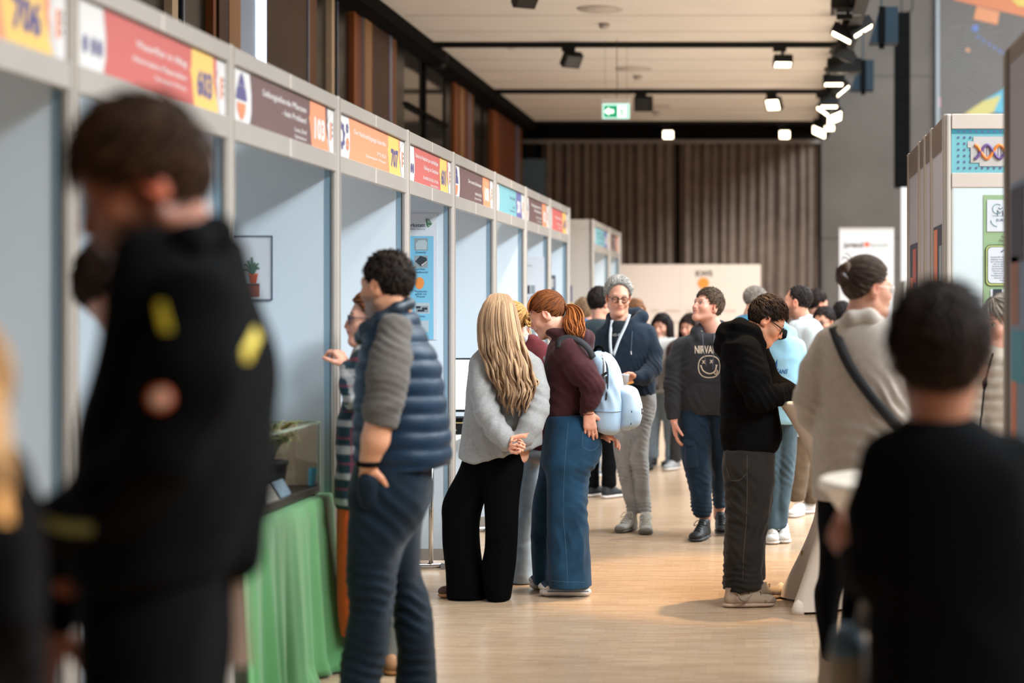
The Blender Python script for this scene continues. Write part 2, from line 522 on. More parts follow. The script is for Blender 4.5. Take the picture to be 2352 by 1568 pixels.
def spot_head(px, py, Y, label, yaw, pitch, lit, size=.17, group=None, roll=0, top=None, cat='spotlight'):
    p = W(px, py, Y)
    zt = top if top is not None else ZC - .055
    r = empty('track_spotlight', (p[0], p[1], zt), label, cat, group)
    MB().box((p[0] - .11, Y - .02, zt - .05), (p[0] + .04, Y + .02, zt)).build('adapter', BLACK, r)
    MB().tube([(p[0], Y, zt - .04), (p[0], Y, p[2] + .02)], .018, 8).build('stem', BLACK, r)
    R = rotm(math.radians(yaw), math.radians(pitch), math.radians(roll))
    mb = MB(); mb.obox(p, (size * 1.25, size * 1.0, size * .5), R)
    for k in range(5):
        mb.obox(p + R @ np.array((( k - 2) * size * .22, 0, size * .3)), (size * .06, size * .9, size * .14), R)
    mb.build('housing', BLACK, r)
    c = p + R @ np.array((0, 0, -size * .25))
    MB().obox(c, (size * 1.02, size * .8, .012), R).build('lens', LENS if lit else M('lens_dark', (40, 40, 40), .2), r)
    return r
spot_head(1313, 137, 20.4, 'dark spotlight tilted on the nearest track, left of the exit sign', 35, -50, False)
spot_head(1798, 140, 20.4, 'lit spotlight pointing down near the right end of the nearest track', 5, -14, True)
spot_head(1478, 238, 24.86, 'dark boxy spotlight on the second track right beside the exit sign', 0, -75, False, .2)
spot_head(1778, 238, 24.86, 'lit spotlight tilted to the viewer on the second track', -25, -60, True)
spot_head(1535, 308, 29.15, 'left lit spotlight on the farthest track before the curtains', 0, -70, True, .15)
spot_head(1802, 308, 29.15, 'right lit spotlight on the farthest track before the curtains', 0, -70, True, .15)
spot_head(1207, -4, 16.6, 'dark spotlight cut by the top edge of the picture above the left wall end', 30, -40, False)
# heads on the rail along the right ceiling edge
RR = [(1948, 12, 17.4, 0, -8, False, .26, 'wide dark stage light nearest on the right ceiling rail', 0), (1938, 76, 18.4, 0, -3, True, .2, 'lit stage light tilted left, nearest lit one on the right rail', 28), (1976, 62, 18.3, 0, -3, True, .2, 'lit stage light tilted right beside the first blue loudspeaker', -32),
      (1936, 124, 19.4, 10, 10, False, .2, 'dark stage light on the right rail level with the nearest track', 25), (1938, 152, 20.6, 0, 0, False, .3, 'flat dark stage light with blue top in the middle of the right rail', 0), (1915, 184, 21.3, 0, -3, True, .2, 'lit stage light pointing straight down below the flat dark one', 0),
      (1931, 203, 21.6, 0, -3, True, .17, 'small lit stage light tilted right on the middle of the rail', -40), (1904, 236, 23.4, 0, -3, True, .2, 'lit stage light pointing down on the far half of the right rail', 0), (1894, 250, 24.0, 0, -5, True, .17, 'lit stage light tilted left on the far half of the right rail', 35),
      (1912, 266, 24.4, 0, -35, True, .2, 'bright square stage light turned to the viewer on the far right rail', -30), (1885, 298, 27.2, 0, -35, True, .2, 'last bright stage light at the far end of the right rail', 30), (1905, 290, 26.8, 0, -35, True, .13, 'small bright stage light second from the far end of the right rail', 0)]
for (px, py, Y, yw, pt, lit, sz, lb, rl) in RR:
    spot_head(px, py, Y, lb, yw, pt, lit, sz, 'stage lights on the right ceiling rail', rl, top=ZC - .165, cat='stage light')
r = empty('light_rail', (.84, 22, ZC - .1), 'black rail with cables along the right edge of the white ceiling', 'light rail')
MB().box((.78, 14, ZC - .16), (.9, 29.3, ZC - .1)).build('beam', BLACK, r)

# exit sign on its cord
p0 = W(1415, 250, 20.2)
r = empty('exit_sign', (p0[0], p0[1], p0[2]), 'green and white emergency exit sign hanging on a cord below the ceiling', 'exit sign')
w_, h_ = .30, .225
hw = w_ / 2
WHITEP = M('white_plastic', (226, 226, 224), .5)
MB().box((p0[0] - hw - .005, 20.15, p0[2] + .055), (p0[0] + hw + .005, 20.25, p0[2] + .115), ).build('housing', WHITEP, r)
MB().box((p0[0] - hw, 20.185, p0[2] - .11), (p0[0] + hw, 20.20, p0[2] + .055)).build('panel', M('sign_light_edge', (200, 245, 235), .4, emit=1.0), r)
MB().box((p0[0] - hw + .02, 20.178, p0[2] - .095), (p0[0] + hw - .02, 20.186, p0[2] + .035)).build('green_field', M('exit_green', (20, 160, 110), .4, emit=.7), r)
mb = MB()
a = p0 + np.array((-.075, -.026, -.03))
mb.plate([a + np.array(v) for v in ((-.05, 0, 0), (0, 0, -.045), (0, 0, -.02), (.05, 0, -.02), (.05, 0, .02), (0, 0, .02), (0, 0, .045))], (0, -1, 0), .002)
mb.box((p0[0] + .02, 20.172, p0[2] - .09), (p0[0] + .115, 20.177, p0[2] + .03))
mb.build('arrow_and_door', M('exit_white', (255, 255, 255), .4, emit=1.6), r)
mb = MB()
c = p0 + np.array((.065, -.032, -.03))
mb.tube([c + np.array((-.02, 0, -.05)), c + np.array((0, 0, -.01)), c + np.array((.004, 0, .025))], [.008, .011, .01], 6)
mb.tube([c + np.array((.025, 0, -.05)), c + np.array((.018, 0, -.03)), c + np.array((0, 0, -.01))], .008, 6)
mb.tube([c + np.array((-.025, 0, .005)), c + np.array((.0, 0, .022)), c + np.array((.025, 0, .005))], .006, 6)
mb.tube([c + np.array((-.004, 0, .036)), c + np.array((-.006, 0, .046))], .009, 6)
mb.build('running_figure', M('exit_green', None), r)
mb = MB(); mb.tube([p0 + np.array((.005, 0, .11)), p0 + np.array((.015, 0, .3)), p0 + np.array((.008, 0, .45)), (p0[0] + .01, 20.2, ZC)], .004, 6)
mb.build('cord', M('cord_grey', (70, 62, 56), .7), r)
mb = MB()
for s_ in (-1, 1): mb.tube([p0 + np.array((s_ * .12, 0, .11)), (p0[0] + s_ * .12, 20.2, ZC)], .0015, 5)
mb.build('suspension_wire', M('cord_grey', None), r)

# ceiling vents and detectors
VENT = M('vent_grey', (190, 182, 176), .7)
for (px, py, lb) in ((1378, 20, 'nearest round air vent in the white ceiling'), (1455, 157, 'second round air vent in the white ceiling'), (1505, 243, 'third round air vent in the white ceiling')):
    Y = F * (ZC - CH) / (CY - py); c = W(px, py, Y)
    r = empty('ceiling_vent', c, lb, 'vent', 'round vents along the ceiling')
    MB().lathe(c, [(.22, -.012), (.23, -.004), (.23, .002)], 28).build('rim', VENT, r, True)
    MB().lathe(c, [(.0, -.02), (.15, -.018), (.16, -.012), (.16, 0)], 24).build('disc', M('vent_disc', (204, 196, 190), .7), r, True)
for (px, py, lb) in ((1388, 58, 'smoke detector on the ceiling behind the nearest vent'), (1465, 178, 'smoke detector on the ceiling behind the second vent'), (1508, 260, 'smoke detector on the ceiling behind the third vent'), (1175, 105, 'small sensor on the ceiling by the nearest track')):
    Y = F * (ZC - CH) / (CY - py + 4); c = W(px, py, Y); c[2] = ZC
    r = empty('smoke_detector', c, lb, 'smoke detector', 'detectors along the ceiling')
    MB().lathe(c, [(.055, 0), (.055, -.02), (.065, -.025)][::-1], 20).build('mount', VENT, r, True)
    MB().lathe(c, [(.02, -.06), (.045, -.055), (.05, -.025)], 20).build('dome', M('vent_disc', None), r, True)
# dome cameras by the left wall
c = W(985, 128, 21.2)
r = empty('dome_camera', (c[0], c[1], ZC), 'black dome cameras on a bracket below the left ceiling edge', 'camera')
MB().box((c[0] - .18, c[1] - .05, c[2] + .02), (c[0] + .2, c[1] + .05, ZC - .14)).build('bracket', BLACKM, r)
for dx in (-.13, .13):
    mb = MB(); mb.lathe((c[0] + dx, c[1], c[2] - .06), [(.02, -.09), (.06, -.07), (.085, -.02), (.09, .03), (.09, .09)], 20)
    mb.build('dome', BLACK, r, True)

# hall loudspeakers and line array on the right
BLUE = M('blue_black_steel', (8, 34, 48), .5, spec=.25)
for (x0, x1, y0, y1, xs_, Y, lb) in ((1998, 2063, 15, 97, 2022, 20.0, 'dark blue hanging wedge loudspeaker by the black column'), (1953, 2007, 137, 206, 1979, 25.0, 'dark blue hanging wedge loudspeaker farther back, left of the other')):
    a, b_, c_, d_ = W(xs_, y0, Y), W(x1, y0, Y), W(x1, y1, Y), W(x0, y1, Y)
    r = empty('wedge_loudspeaker', W((xs_ + x1) / 2, y0, Y), lb, 'loudspeaker', 'wedge loudspeakers hung in the hall')
    mb = MB(); mb.plate([a, b_, c_, d_], (0, 1, 0), .3); mb.build('cabinet', BLUE, r)
    e = W(xs_ + 4, y0, Y); f_ = W(xs_ + 4, y1, Y)
    MB().box((e[0] - .035, Y - .02, f_[2]), (e[0] + .035, Y, e[2])).build('bracket', BLACKM, r)
    MB().box((f_[0] - .03, Y + .05, f_[2] - .06), (f_[0] + .03, Y + .1, f_[2])).build('foot', BLACKM, r)
    MB().tube([e + np.array((0, .1, 0)), (e[0], Y + .1, 8.4)], .012, 6).build('rod', BLUE, r)
a, b_ = W(2056, 27, 26), W(2091, 430, 26)
r = empty('line_array', ((a[0] + b_[0]) / 2, 26.1, b_[2]), 'tall black column loudspeaker hanging before the concrete wall', 'loudspeaker')
n_ = 8
for k in range(n_):
    z0 = b_[2] + (a[2] - b_[2]) * k / n_; z1 = b_[2] + (a[2] - b_[2]) * (k + 1) / n_
    MB().box((a[0], 26, z0 + .003), (b_[0], 26.25, z1 - .003)).build('cabinet', BLACKM, r)
MB().tube([(a[0] + .1, 26.1, a[2]), (a[0] + .1, 26.1, 8.4)], .012, 6).build('chain', BLACK, r)
mb = MB(); mb.tube(catmull([(b_[0] - .06, 26.1, a[2]), (b_[0] + .03, 26.1, a[2] + .05), (b_[0] + .02, 26.1, a[2] + .3), (b_[0] - .1, 26.1, a[2] + .7)]), .012, 6)
mb.build('cable', BLACK, r)

# large printed banner on the concrete wall (cut by the picture's right edge)
YB = 29.8
def B(px, py, dy=0): return W(px, py, YB + dy)
r = empty('wall_banner', B(2260, 400), 'large grey printed banner with orange, blue and yellow shapes on the concrete wall', 'banner')
a, b_ = B(2153, -260), B(2560, 420)
MB().box((a[0], YB, b_[2]), (b_[0], YB + .06, a[2])).build('cloth', M('banner_grey', (100, 96, 94), .85, var=.05, vscale=2), r)
MB().box((a[0] - .02, YB - .012, b_[2]), (a[0] + .03, YB + .06, a[2])).build('edge_hem', M('banner_hem', (150, 158, 164), .7), r)
def poly(name, pts, rgb, d=-.004):
    mb = MB(); mb.plate([B(x, y, d) for (x, y) in pts], (0, -1, 0), .003); return mb.build(name, M('print_%d_%d_%d' % rgb, rgb, .8), r)
poly('orange_band', [(2190, 0), (2190, -120), (2500, -120), (2500, 70), (2352, 38)], (190, 120, 88))
poly('orange_square', [(2243, 14), (2296, 27), (2291, 57), (2236, 44)], (196, 134, 100), -.010)
poly('yellow_patch', [(2322, 0), (2420, -20), (2420, 20), (2340, 14)], (196, 176, 96), -.010)
poly('yellow_band', [(2214, 262), (2258, 232), (2300, 218), (2282, 258), (2258, 268)], (180, 170, 110), -.006)
poly('blue_band', [(2258, 232), (2320, 196), (2420, 136), (2420, 200), (2320, 262), (2282, 258)], (88, 156, 178), -.004)
mb = MB()
for (cx_, cy_, rr) in ((2240, 65, 8), (2247, 85, 3.5), (2259, 93, 3.5), (2272, 101, 3.5), (2284, 109, 3.5), (2296, 117, 3.5), (2309, 124, 3.5)):
    mb.plate([B(cx_ + rr * math.cos(t), cy_ + rr * math.sin(t), -.004) for t in np.linspace(0, 2 * math.pi, 14, endpoint=False)][::-1], (0, -1, 0), .003)
tag(mb.build('blue_dots', M('print_dots', (98, 116, 172), .8), r), kind='stuff')
mb = MB()
for (cx_, cy_, rr, ) in ((2223, 115, 5),):
    mb.plate([B(cx_ + rr * math.cos(t), cy_ + rr * math.sin(t), -.004) for t in np.linspace(0, 2 * math.pi, 14, endpoint=False)][::-1], (0, -1, 0), .003)
mb.build('orange_dot', M('print_odot', (196, 140, 110), .8), r)
mb = MB()
for k in range(16):
    t = math.radians(-24 + k * 5.2); l0 = 30 + (k * 37 % 40); l1 = l0 + 50 + (k * 53 % 40)
    q = [(2150 + l0 * math.cos(t), 100 + (k - 6) * 4 + l0 * math.sin(t) * .7), (2150 + l1 * math.cos(t), 100 + (k - 6) * 4 + l1 * math.sin(t) * .7)]
    mb.tube([B(q[0][0], q[0][1], -.004), B(q[1][0], q[1][1], -.004)], .005, 4)
mb.build('ray_lines', M('print_rays', (132, 136, 138), .8), r)
poly('pink_mark', [(2154, 223), (2160, 223), (2160, 246), (2154, 246)], (190, 130, 150), -.006)

# white board behind the right-hand booths
a, b_ = W(2069, 430, 22), W(2200, 646, 22)
r = empty('display_board', (a[0] + .2, 22, 0), 'tall white display board seen past the right row of booths', 'display board')
MB().box((a[0], 22, b_[2]), (b_[0], 22.04, a[2]), .004).build('panel', M('board_white', (196, 196, 198), .6), r)
for xx in (a[0] + .05, b_[0] - .08):
    MB().box((xx, 22, 0), (xx + .03, 22.03, b_[2])).build('leg', M('alu', (190, 186, 182), .4, metal=.7), r)
# ------------------------------------------------------------------ the row of exhibition booths on the left
XB = -1.94
HT = 2.5
def boothY(px): return -XB * F / (CX - px)
ALU = M('aluminium', (190, 182, 174), .38, metal=.35, var=.04, vscale=2)
ALUF = M('aluminium_flat', (170, 162, 155), .36, metal=.3, var=.06, vscale=1.5)
PANEL = M('booth_panel', (214, 226, 236), .55)
PANELW = M('booth_panel_warm', (206, 198, 190), .55)
NAVY = M('print_navy', (74, 66, 112), .6)
PWHITE = M('print_white', (198, 194, 192), .6)
PORANGE = M('print_orange', (206, 118, 78), .6)
PDARK = M('print_dark', (48, 60, 66), .6)
PYEL = M('print_yellow', (218, 174, 92), .6)
PRED = M('print_red', (178, 84, 78), .6)
PBROWN = M('print_brown', (94, 66, 64), .6)
PTEAL = M('print_teal', (104, 154, 164), .6)
PORB = M('print_orange_field', (214, 132, 94), .6)
PVIO = M('print_violet', (88, 86, 138), .6)

def post(root, x, y, name='post'):
    mb = MB()
    r = .021
    mb.lathe((x, y, 0), [(r, 0.0), (r, HT - .005), (r - .006, HT)], 8)
    for k in range(4):
        t = k * math.pi / 2
        mb.box((x + math.cos(t) * r - .004, y + math.sin(t) * r - .004, .01), (x + math.cos(t) * r + .004, y + math.sin(t) * r + .004, HT - .01))
    return mb.build(name, ALU, root)

def fascia_sign(root, y0, y1, field, flag, numc, num, lines, textm, icon, x=None, rows=None):
    """printed sign in the header frame, on the plane X = XB, read from the aisle"""
    x = XB if x is None else x
    L = y1 - y0
    zt, zb = 2.432, 2.243
    h = zt - zb
    sp = MB().box((x - .012, y0, zb), (x - .004, y1, zt)).build('sign_panel', PWHITE, root)
    def S(u, v, d): return np.array([x - .004 + d, y0 + u * L, zb + v * h])
    def pl(name, pts, m, d=.0006):
        mb = MB(); mb.plate([S(u, v, d) for u, v in pts], (1, 0, 0), .0008); return mb.build(name, m, sp)
    pl('colour_field', [(.17, 0), (.93, 0), (.93, 1), (.17, 1), (.185, .6), (.185, .25)], field)
    pl('white_tile', [(.955, 0), (1, 0), (1, 1), (.945, .82), (.925, .6)], PWHITE, .0016)
    pl('number_flag', [(.755, 0), (.945, 0), (.905, .55), (.9, 1), (.735, 1), (.735, .68), (.725, .6), (.735, .5)], flag, .0012)
    mb = MB()
    put_text(mb, num, S(.835, .22, .0024), (0, 1, 0), (0, 0, 1), h * .62, 'CENTER', .05, fit=.118 * L if len(num) == 3 else None)
    mb.build('booth_number', numc, sp)
    mb = MB()
    for (s_, v, sz, wd_) in lines:
        put_text(mb, s_, S(.70, v, .0018), (0, 1, 0), (0, 0, 1), h * sz, 'RIGHT', .012, fit=wd_ * L)
    tag(mb.build('lettering', textm, sp), kind='stuff')
    pl('logo_square', [(.956, .28), (.972, .28), (.972, .70), (.956, .70)], PORANGE, .0024)
    mb = MB()
    for k, (v, m_) in enumerate(((.62, PDARK), (.5, PORANGE), (.36, PDARK))):
        mb.plate([S(.979, v, .0024), S(.988, v, .0024), S(.988, v + .07, .0024), S(.979, v + .07, .0024)], (1, 0, 0), .0006)
    mb.build('logo_lettering', PDARK, sp)
    if icon == 'pills':
        for u in (.07, .115, .15)[(0 if num == '603' else 1):]:
            t = np.linspace(0, 2 * math.pi, 18, endpoint=False)
            pl('icon_pill', [(u + .012 * math.cos(a), .36 + .14 * math.sin(a)) for a in t], NAVY, .0016)
    elif icon == 'flask':
        pl('icon_flask_top', [(.055, .42), (.145, .42), (.135, .62), (.115, .86), (.10, .95), (.088, .86), (.065, .62)], NAVY, .0016)
        pl('icon_flask_bottom', [(.065, .36), (.07, .2), (.09, .06), (.10, .03), (.115, .06), (.13, .2), (.135, .36)], PORANGE, .0016)
        mb = MB()
        for s_ in (-1, 1):
            mb.plate([S(.10 + s_ * .012, .7, .0026), S(.10 + s_ * .024, .66, .0026), S(.10 + s_ * .027, .66, .0026), S(.10 + s_ * .015, .72, .0026)][::s_], (1, 0, 0), .0006)
        mb.build('icon_stripes', PWHITE, sp)
        pl('icon_drop', [(.03, .1), (.045, .1), (.045, .24), (.03, .28)], NAVY, .0016)
    elif icon == 'gear':
        def ring(u0, v0, ro, ri, n_, m_, nm):
            mb = MB(); t = np.linspace(0, 2 * math.pi, n_ * 4 + 1)
            k = h / L
            for a, b_ in zip(t[:-1], t[1:]):
                i = int(round(a / (2 * math.pi) * n_ * 4))
                e = 1.22 if i % 4 < 2 else 1.0
                mb.plate([S(u0 + ri * k * math.cos(a), v0 + ri * math.sin(a), .0016), S(u0 + ro * e * k * math.cos(a), v0 + ro * e * math.sin(a), .0016), S(u0 + ro * e * k * math.cos(b_), v0 + ro * e * math.sin(b_), .0016), S(u0 + ri * k * math.cos(b_), v0 + ri * math.sin(b_), .0016)], (1, 0, 0), .0008)
            mb.build(nm, m_, sp)
        ring(.075, .5, .27, .16, 8, NAVY, 'icon_gear')
        ring(.145, .72, .10, .05, 6, NAVY, 'icon_gear')
        ring(.15, .34, .13, .06, 7, PORANGE, 'icon_gear')
    elif icon == 'box':
        pl('icon_tile', [(0, .16), (.11, .16), (.11, .3), (.13, .34), (.13, .66), (.11, .7), (.11, .84), (0, .84)], PWHITE, .0016)
        for k, m_ in enumerate((PORANGE, NAVY, PORANGE, NAVY)):
            pl('icon_stripe', [(.02 + k * .022, .38), (.034 + k * .022, .38), (.034 + k * .022, .64), (.02 + k * .022, .64)], m_, .0028)
    return sp

def booth(y0, y1, label, sign, last=True, x=None, depth=1.3, seam=True, side0=False):
    x = XB if x is None else x
    root = empty('exhibition_booth', (x, (y0 + y1) / 2, 0), label, 'booth')
    post(root, x, y1)
    post(root, x - depth, y1)
    pn = MB().box((x - depth + .03, y1 - .012, .09), (x - .045, y1 + .012, HT - .075)).build('side_panel', PANEL, root)
    MB().box((x - depth + .02, y1 - .014, HT - .075), (x - .02, y1 + .014, HT)).build('panel_rail', ALUF, root)
    MB().box((x - depth + .02, y1 - .014, .02), (x - .02, y1 + .014, .09)).build('panel_rail', ALUF, root)
    MB().box((x - .045, y1 - .014, .02), (x - .02, y1 + .014, HT - .02)).build('panel_stile', M('alu_blue', (150, 178, 196), .35, metal=.4), root)
    MB().box((x - depth - .012, y0 + .03, .09), (x - depth + .012, y1 - .03, HT - .075)).build('back_panel', PANEL, root)
    MB().box((x - depth - .016, y0 + .02, HT - .075), (x - depth + .016, y1 - .02, HT)).build('panel_rail', ALUF, root)
    ym = (y0 + y1) / 2
    a, b_ = y0 + .022, y1 - .022
    for (z0, z1) in ((2.436, HT - .002), (2.162, 2.240)):
        if seam:
            MB().box((x - .016, a, z0), (x + .012, ym - .006, z1), .003).build('header_rail', ALUF, root)
            MB().box((x - .016, ym + .006, z0), (x + .012, b_, z1), .003).build('header_rail', ALUF, root)
            MB().box((x - .014, ym - .008, z0 + .002), (x + .014, ym + .008, z1 - .002)).build('rail_joint', M('alu_bright', (214, 204, 194), .4, metal=.2), root)
        else:
            MB().box((x - .016, a, z0), (x + .012, b_, z1), .003).build('header_rail', ALUF, root)
    fascia_sign(root, a, b_, *sign)
    return root

PX = [-620, 160, 523, 770, 931, 1037, 1133, 1204, 1260, 1304]
YP = [boothY(p) for p in PX]
T = lambda *a: list(a)
SIGNS = [
    (PORB, PYEL, NAVY, '706', [('Versuche mit Licht', .62, .2, .3)], PWHITE, 'gear'),
    (PRED, PYEL, NAVY, '603', [('Wasserfilter im Alltag', .62, .17, .34), ('Alternative Materialien', .38, .13, .36), ('Gymnasium Winsen', .2, .1, .22)], PWHITE, 'pills'),
    (PBROWN, PORB, PWHITE, '103', [('Selbstgießende Pflanzen', .68, .18, .42), ('- kein Problem!', .44, .18, .24), ('Luca, Emil', .2, .13, .12), ('Gymnasium', .06, .1, .12)], PWHITE, 'flask'),
    (PORB, PYEL, NAVY, '707', [('Der Nachverfolgungs-Solarofen', .66, .17, .46), ('TIMO, FELIX', .34, .13, .14), ('Gymnasium Winsen', .2, .10, .30)], PWHITE, 'gear'),
    (PRED, PYEL, NAVY, '601', [('Steine im Haushalt zur nachhaltigen', .72, .17, .50), ('Kühlung von Getränken', .46, .17, .32), ('ELA MARIE SCHÜLER, LIV DINA', .17, .13, .34), ('Gymnasium Buchholz', .03, .10, .18)], PWHITE, 'pills'),
    (PBROWN, PORB, PWHITE, '108', [('Der smarte Schulranzen', .60, .17, .32), ('HANNAH GRÜNE', .26, .13, .16), ('Gymnasium Winsen', .12, .10, .17)], PWHITE, 'flask'),
    (PTEAL, PVIO, PWHITE, '201', [('Otto Earth', .62, .17, .18), ('LEO, FIN', .28, .12, .09), ('Gymnasium', .14, .10, .18)], PDARK, 'box'),
    (PBROWN, PORB, PWHITE, '102', [('Reinigungssystem für', .70, .17, .42), ('Bambuszahnbürsten', .50, .17, .30), ('OLE, TOM', .24, .12, .22), ('Gymnasium', .10, .10, .16)], PWHITE, 'flask'),
    (PRED, PYEL, NAVY, '604', [('Kleine Kraftwerke', .58, .17, .36), ('MIA, LENA', .3, .12, .26), ('Gymnasium', .14, .1, .2)], PWHITE, 'none')]
BL = ['booth with the yellow 706 number flag at the left picture edge', 'booth with red header sign numbered 603, behind the man in black', 'booth with brown header sign numbered 103, above the green cloth table',
      'booth with orange header sign numbered 707, behind the man in the vest', 'booth with red header sign numbered 601 and a blue poster', 'booth with brown header sign numbered 108 and a bright screen',
      'booth with teal header sign numbered 201', 'booth with brown header sign numbered 102 in the far half of the row', 'last booth of the near row with a red header sign, before the gap']
BOOTH = []
for k in range(9):
    BOOTH.append(booth(YP[k], YP[k + 1], BL[k], SIGNS[k]))
# far pair of booths beyond the gap
yf0, yf1, yf2 = boothY(1360), boothY(1398), boothY(1422)
b9 = booth(yf0, yf1, 'first booth beyond the gap with a teal header sign', (PTEAL, PVIO, PWHITE, '204', [('Algen im Teich', .66, .2, .4), ('und im Meer', .42, .2, .35), ('LISA, JAN', .14, .14, .3)], PDARK, 'none'), seam=False)
post(b9, XB, yf0); post(b9, XB - 1.3, yf0)
MB().box((XB - 1.28, yf0 - .012, .09), (XB - .03, yf0 + .012, HT - .1)).build('end_panel', PANELW, b9)
MB().box((XB - 1.28, yf0 - .016, HT - .1), (XB - .03, yf0 + .016, HT)).build('panel_rail', PANELW, b9)
b10 = booth(yf1, yf2, 'farthest booth on the left with a brown and orange header sign', (PBROWN, PORB, PWHITE, '107', [('Holz', .66, .2, .3), ('TIM', .4, .16, .2), ('Gymnasium', .14, .14, .3)], PWHITE, 'none'), seam=False)
# blue and yellow banner edge beside the far end panel
c = W(1309, 652, yf0 - .05)
r = empty('roll_banner', (c[0] - .06, yf0 - .05, 1.2), 'narrow blue and yellow banner edge hanging at the far booth end panel', 'banner')
a = W(1309, 645, yf0 - .05); 
for (z0, z1, m_) in ((1.15, 1.46, PDARK), (1.46, 1.60, PYEL), (1.60, 1.78, NAVY)):
    MB().box((c[0] - .14, yf0 - .045, z0), (c[0] + .02, yf0 - .03, z1)).build('stripe', m_, r)

# ------------------------------------------------------------------ posters on the booth panels
def on_side(k, px, py):      # a point of booth k's far side panel (facing the aisle's near end)
    y = YP[k + 1] - .014
    return W(px, py, y)
def poster(k, px0, py0, px1, py1, m, label):
    a, b_ = on_side(k, px0, py0), on_side(k, px1, py1)
    r = empty('poster', (a[0], a[1], b_[2]), label, 'poster')
    MB().box((a[0], a[1] - .003, b_[2]), (b_[0], a[1], a[2])).build('sheet', m, r)
    return r
def flat(root, k, pts, m, name, d=.004):
    mb = MB(); y = np.array((0, -d, 0))
    mb.plate([on_side(k, x_, y_) + y for x_, y_ in pts], (0, -1, 0), .0006)
    return mb.build(name, m, root)
def rect(x0, y0, x1, y1): return [(x0, y1), (x1, y1), (x1, y0), (x0, y0)]
# framed drawing of pots in booth 103's ... panel behind the man in black
k = 2
PAPER = M('paper_white', (212, 216, 224), .7)
r = poster(k, 440, 541, 627, 689, PAPER, 'framed drawing of potted plants on crates, on the panel behind the man in black')
mb = MB()
a, b_ = on_side(k, 440, 541), on_side(k, 627, 689)
for lo, hi in (((a[0], a[2] - .004), (b_[0], a[2])), ((a[0], b_[2]), (b_[0], b_[2] + .004)), ((b_[0] - .004, b_[2]), (b_[0], a[2])), ((a[0], b_[2]), (a[0] + .004, a[2]))):
    mb.box((lo[0], a[1] - .008, lo[1]), (hi[0], a[1] - .002, hi[1]))
mb.build('frame_line', M('frame_blue', (56, 66, 92), .5), r)
TERR = M('print_terracotta', (190, 82, 50), .6); BRK = M('print_brick', (150, 80, 66), .6); GRN = M('print_green', (74, 108, 92), .6)
flat(r, k, rect(552, 653, 597, 681), BRK, 'drawn_crate'); flat(r, k, rect(480, 627, 552, 681), BRK, 'drawn_crate', .005)
flat(r, k, rect(552, 651, 597, 655), PBROWN, 'drawn_crate_rim', .006); flat(r, k, rect(480, 626, 552, 630), PBROWN, 'drawn_crate_rim', .007)
flat(r, k, [(577, 650), (590, 650), (593, 629), (574, 629)], TERR, 'drawn_pot'); flat(r, k, rect(573, 628, 594, 632), M('print_pot_rim', (220, 104, 60), .6), 'drawn_pot_rim', .006)
flat(r, k, rect(530, 610, 537, 626), TERR, 'drawn_pot')
mb = MB()
for (tx, ty) in ((558, 626), (563, 608), (570, 598), (580, 590), (588, 603), (596, 606), (597, 618), (575, 606)):
    P = [(583, 630), ((583 + tx) / 2 + (tx - 583) * .1, (630 + ty) / 2 - 10), (tx, ty)]
    mb.tube([on_side(k, *p) + np.array((0, -.005, 0)) for p in catmull(P, 4)], [.004] * 8 + [.001], 4)
mb.build('drawn_leaves', GRN, r)
mb = MB()
t = np.linspace(0, 2 * math.pi, 16, endpoint=False)
mb.plate([on_side(k, 541 + (14 if i % 2 else 7) * math.cos(a_), 578 + (12 if i % 2 else 6) * math.sin(a_)) + np.array((0, -.005, 0)) for i, a_ in enumerate(t)][::-1], (0, -1, 0), .001)
mb.build('drawn_flower', PYEL, r)
flat(r, k, rect(532, 604, 538, 610), M('print_sky', (90, 170, 200), .6), 'drawn_butterfly')
mb = MB(); mb.tube([on_side(k, 533, 628) + np.array((0, -.005, 0)), on_side(k, 536, 585) + np.array((0, -.005, 0))], .003, 4); mb.build('drawn_stem', GRN, r)

# tall info poster in booth 601
k = 4
BLUEP = M('poster_blue', (120, 186, 216), .65)
r = poster(k, 800, 490, 1004, 780, PAPER, 'tall white and blue poster about ice cubes on the side panel of booth 601')
flat(r, k, rect(800, 542, 996, 779), BLUEP, 'blue_field', .0036)
mb = MB()
def line(s_, x1_, y_, sz, al='RIGHT', fit=None, bold=.0, m_=None):
    put_text(mb, s_, on_side(k, x1_, y_) + np.array((0, -.0055, 0)), (1, 0, 0), (0, 0, 1), sz, al, bold, fit)
pm = on_side(k, 0, 0)[1] / F      # metres per px at that panel
line('Zukunftswerkstatt', 977, 521, 12.5 * pm, 'RIGHT', bold=.005)
mb.build('heading_lettering', M('print_navyblue', (36, 48, 84), .6), r)
mb = MB(); line('für den Landkreis Harburg', 977, 527.5, 6 * pm, 'RIGHT'); mb.build('small_lettering', M('print_grey', (120, 132, 140), .6), r)
mb = MB()
for loop in ([(979, 503), (986, 505), (992, 514), (985, 521), (981, 516), (979, 503)], [(979, 503), (983, 512), (992, 514)], [(981, 516), (992, 514)], [(983, 512), (984, 521)]):
    mb.tube([on_side(k, *p) + np.array((0, -.006, 0)) for p in loop], .0022, 4)
mb.build('leaf_logo', M('print_leafgreen', (70, 130, 84), .6), r)
mb = MB()
for s_, y_ in (('Eiswürfel', 581.5), ('gefüllter', 620), ('Metallwürfel', 627), ('Plastikobst', 671), ('gefüllt mit', 677), ('Wasser', 683), ('Kuchen', 728)):
    line(s_, 967, y_, 6.6 * pm, 'CENTER')
mb.build('captions', M('print_captions', (40, 84, 112), .6), r)
PG = M('photo_grey', (176, 190, 196), .6); PDK = M('photo_dark', (44, 54, 62), .5); PMID = M('photo_mid', (140, 152, 158), .6)
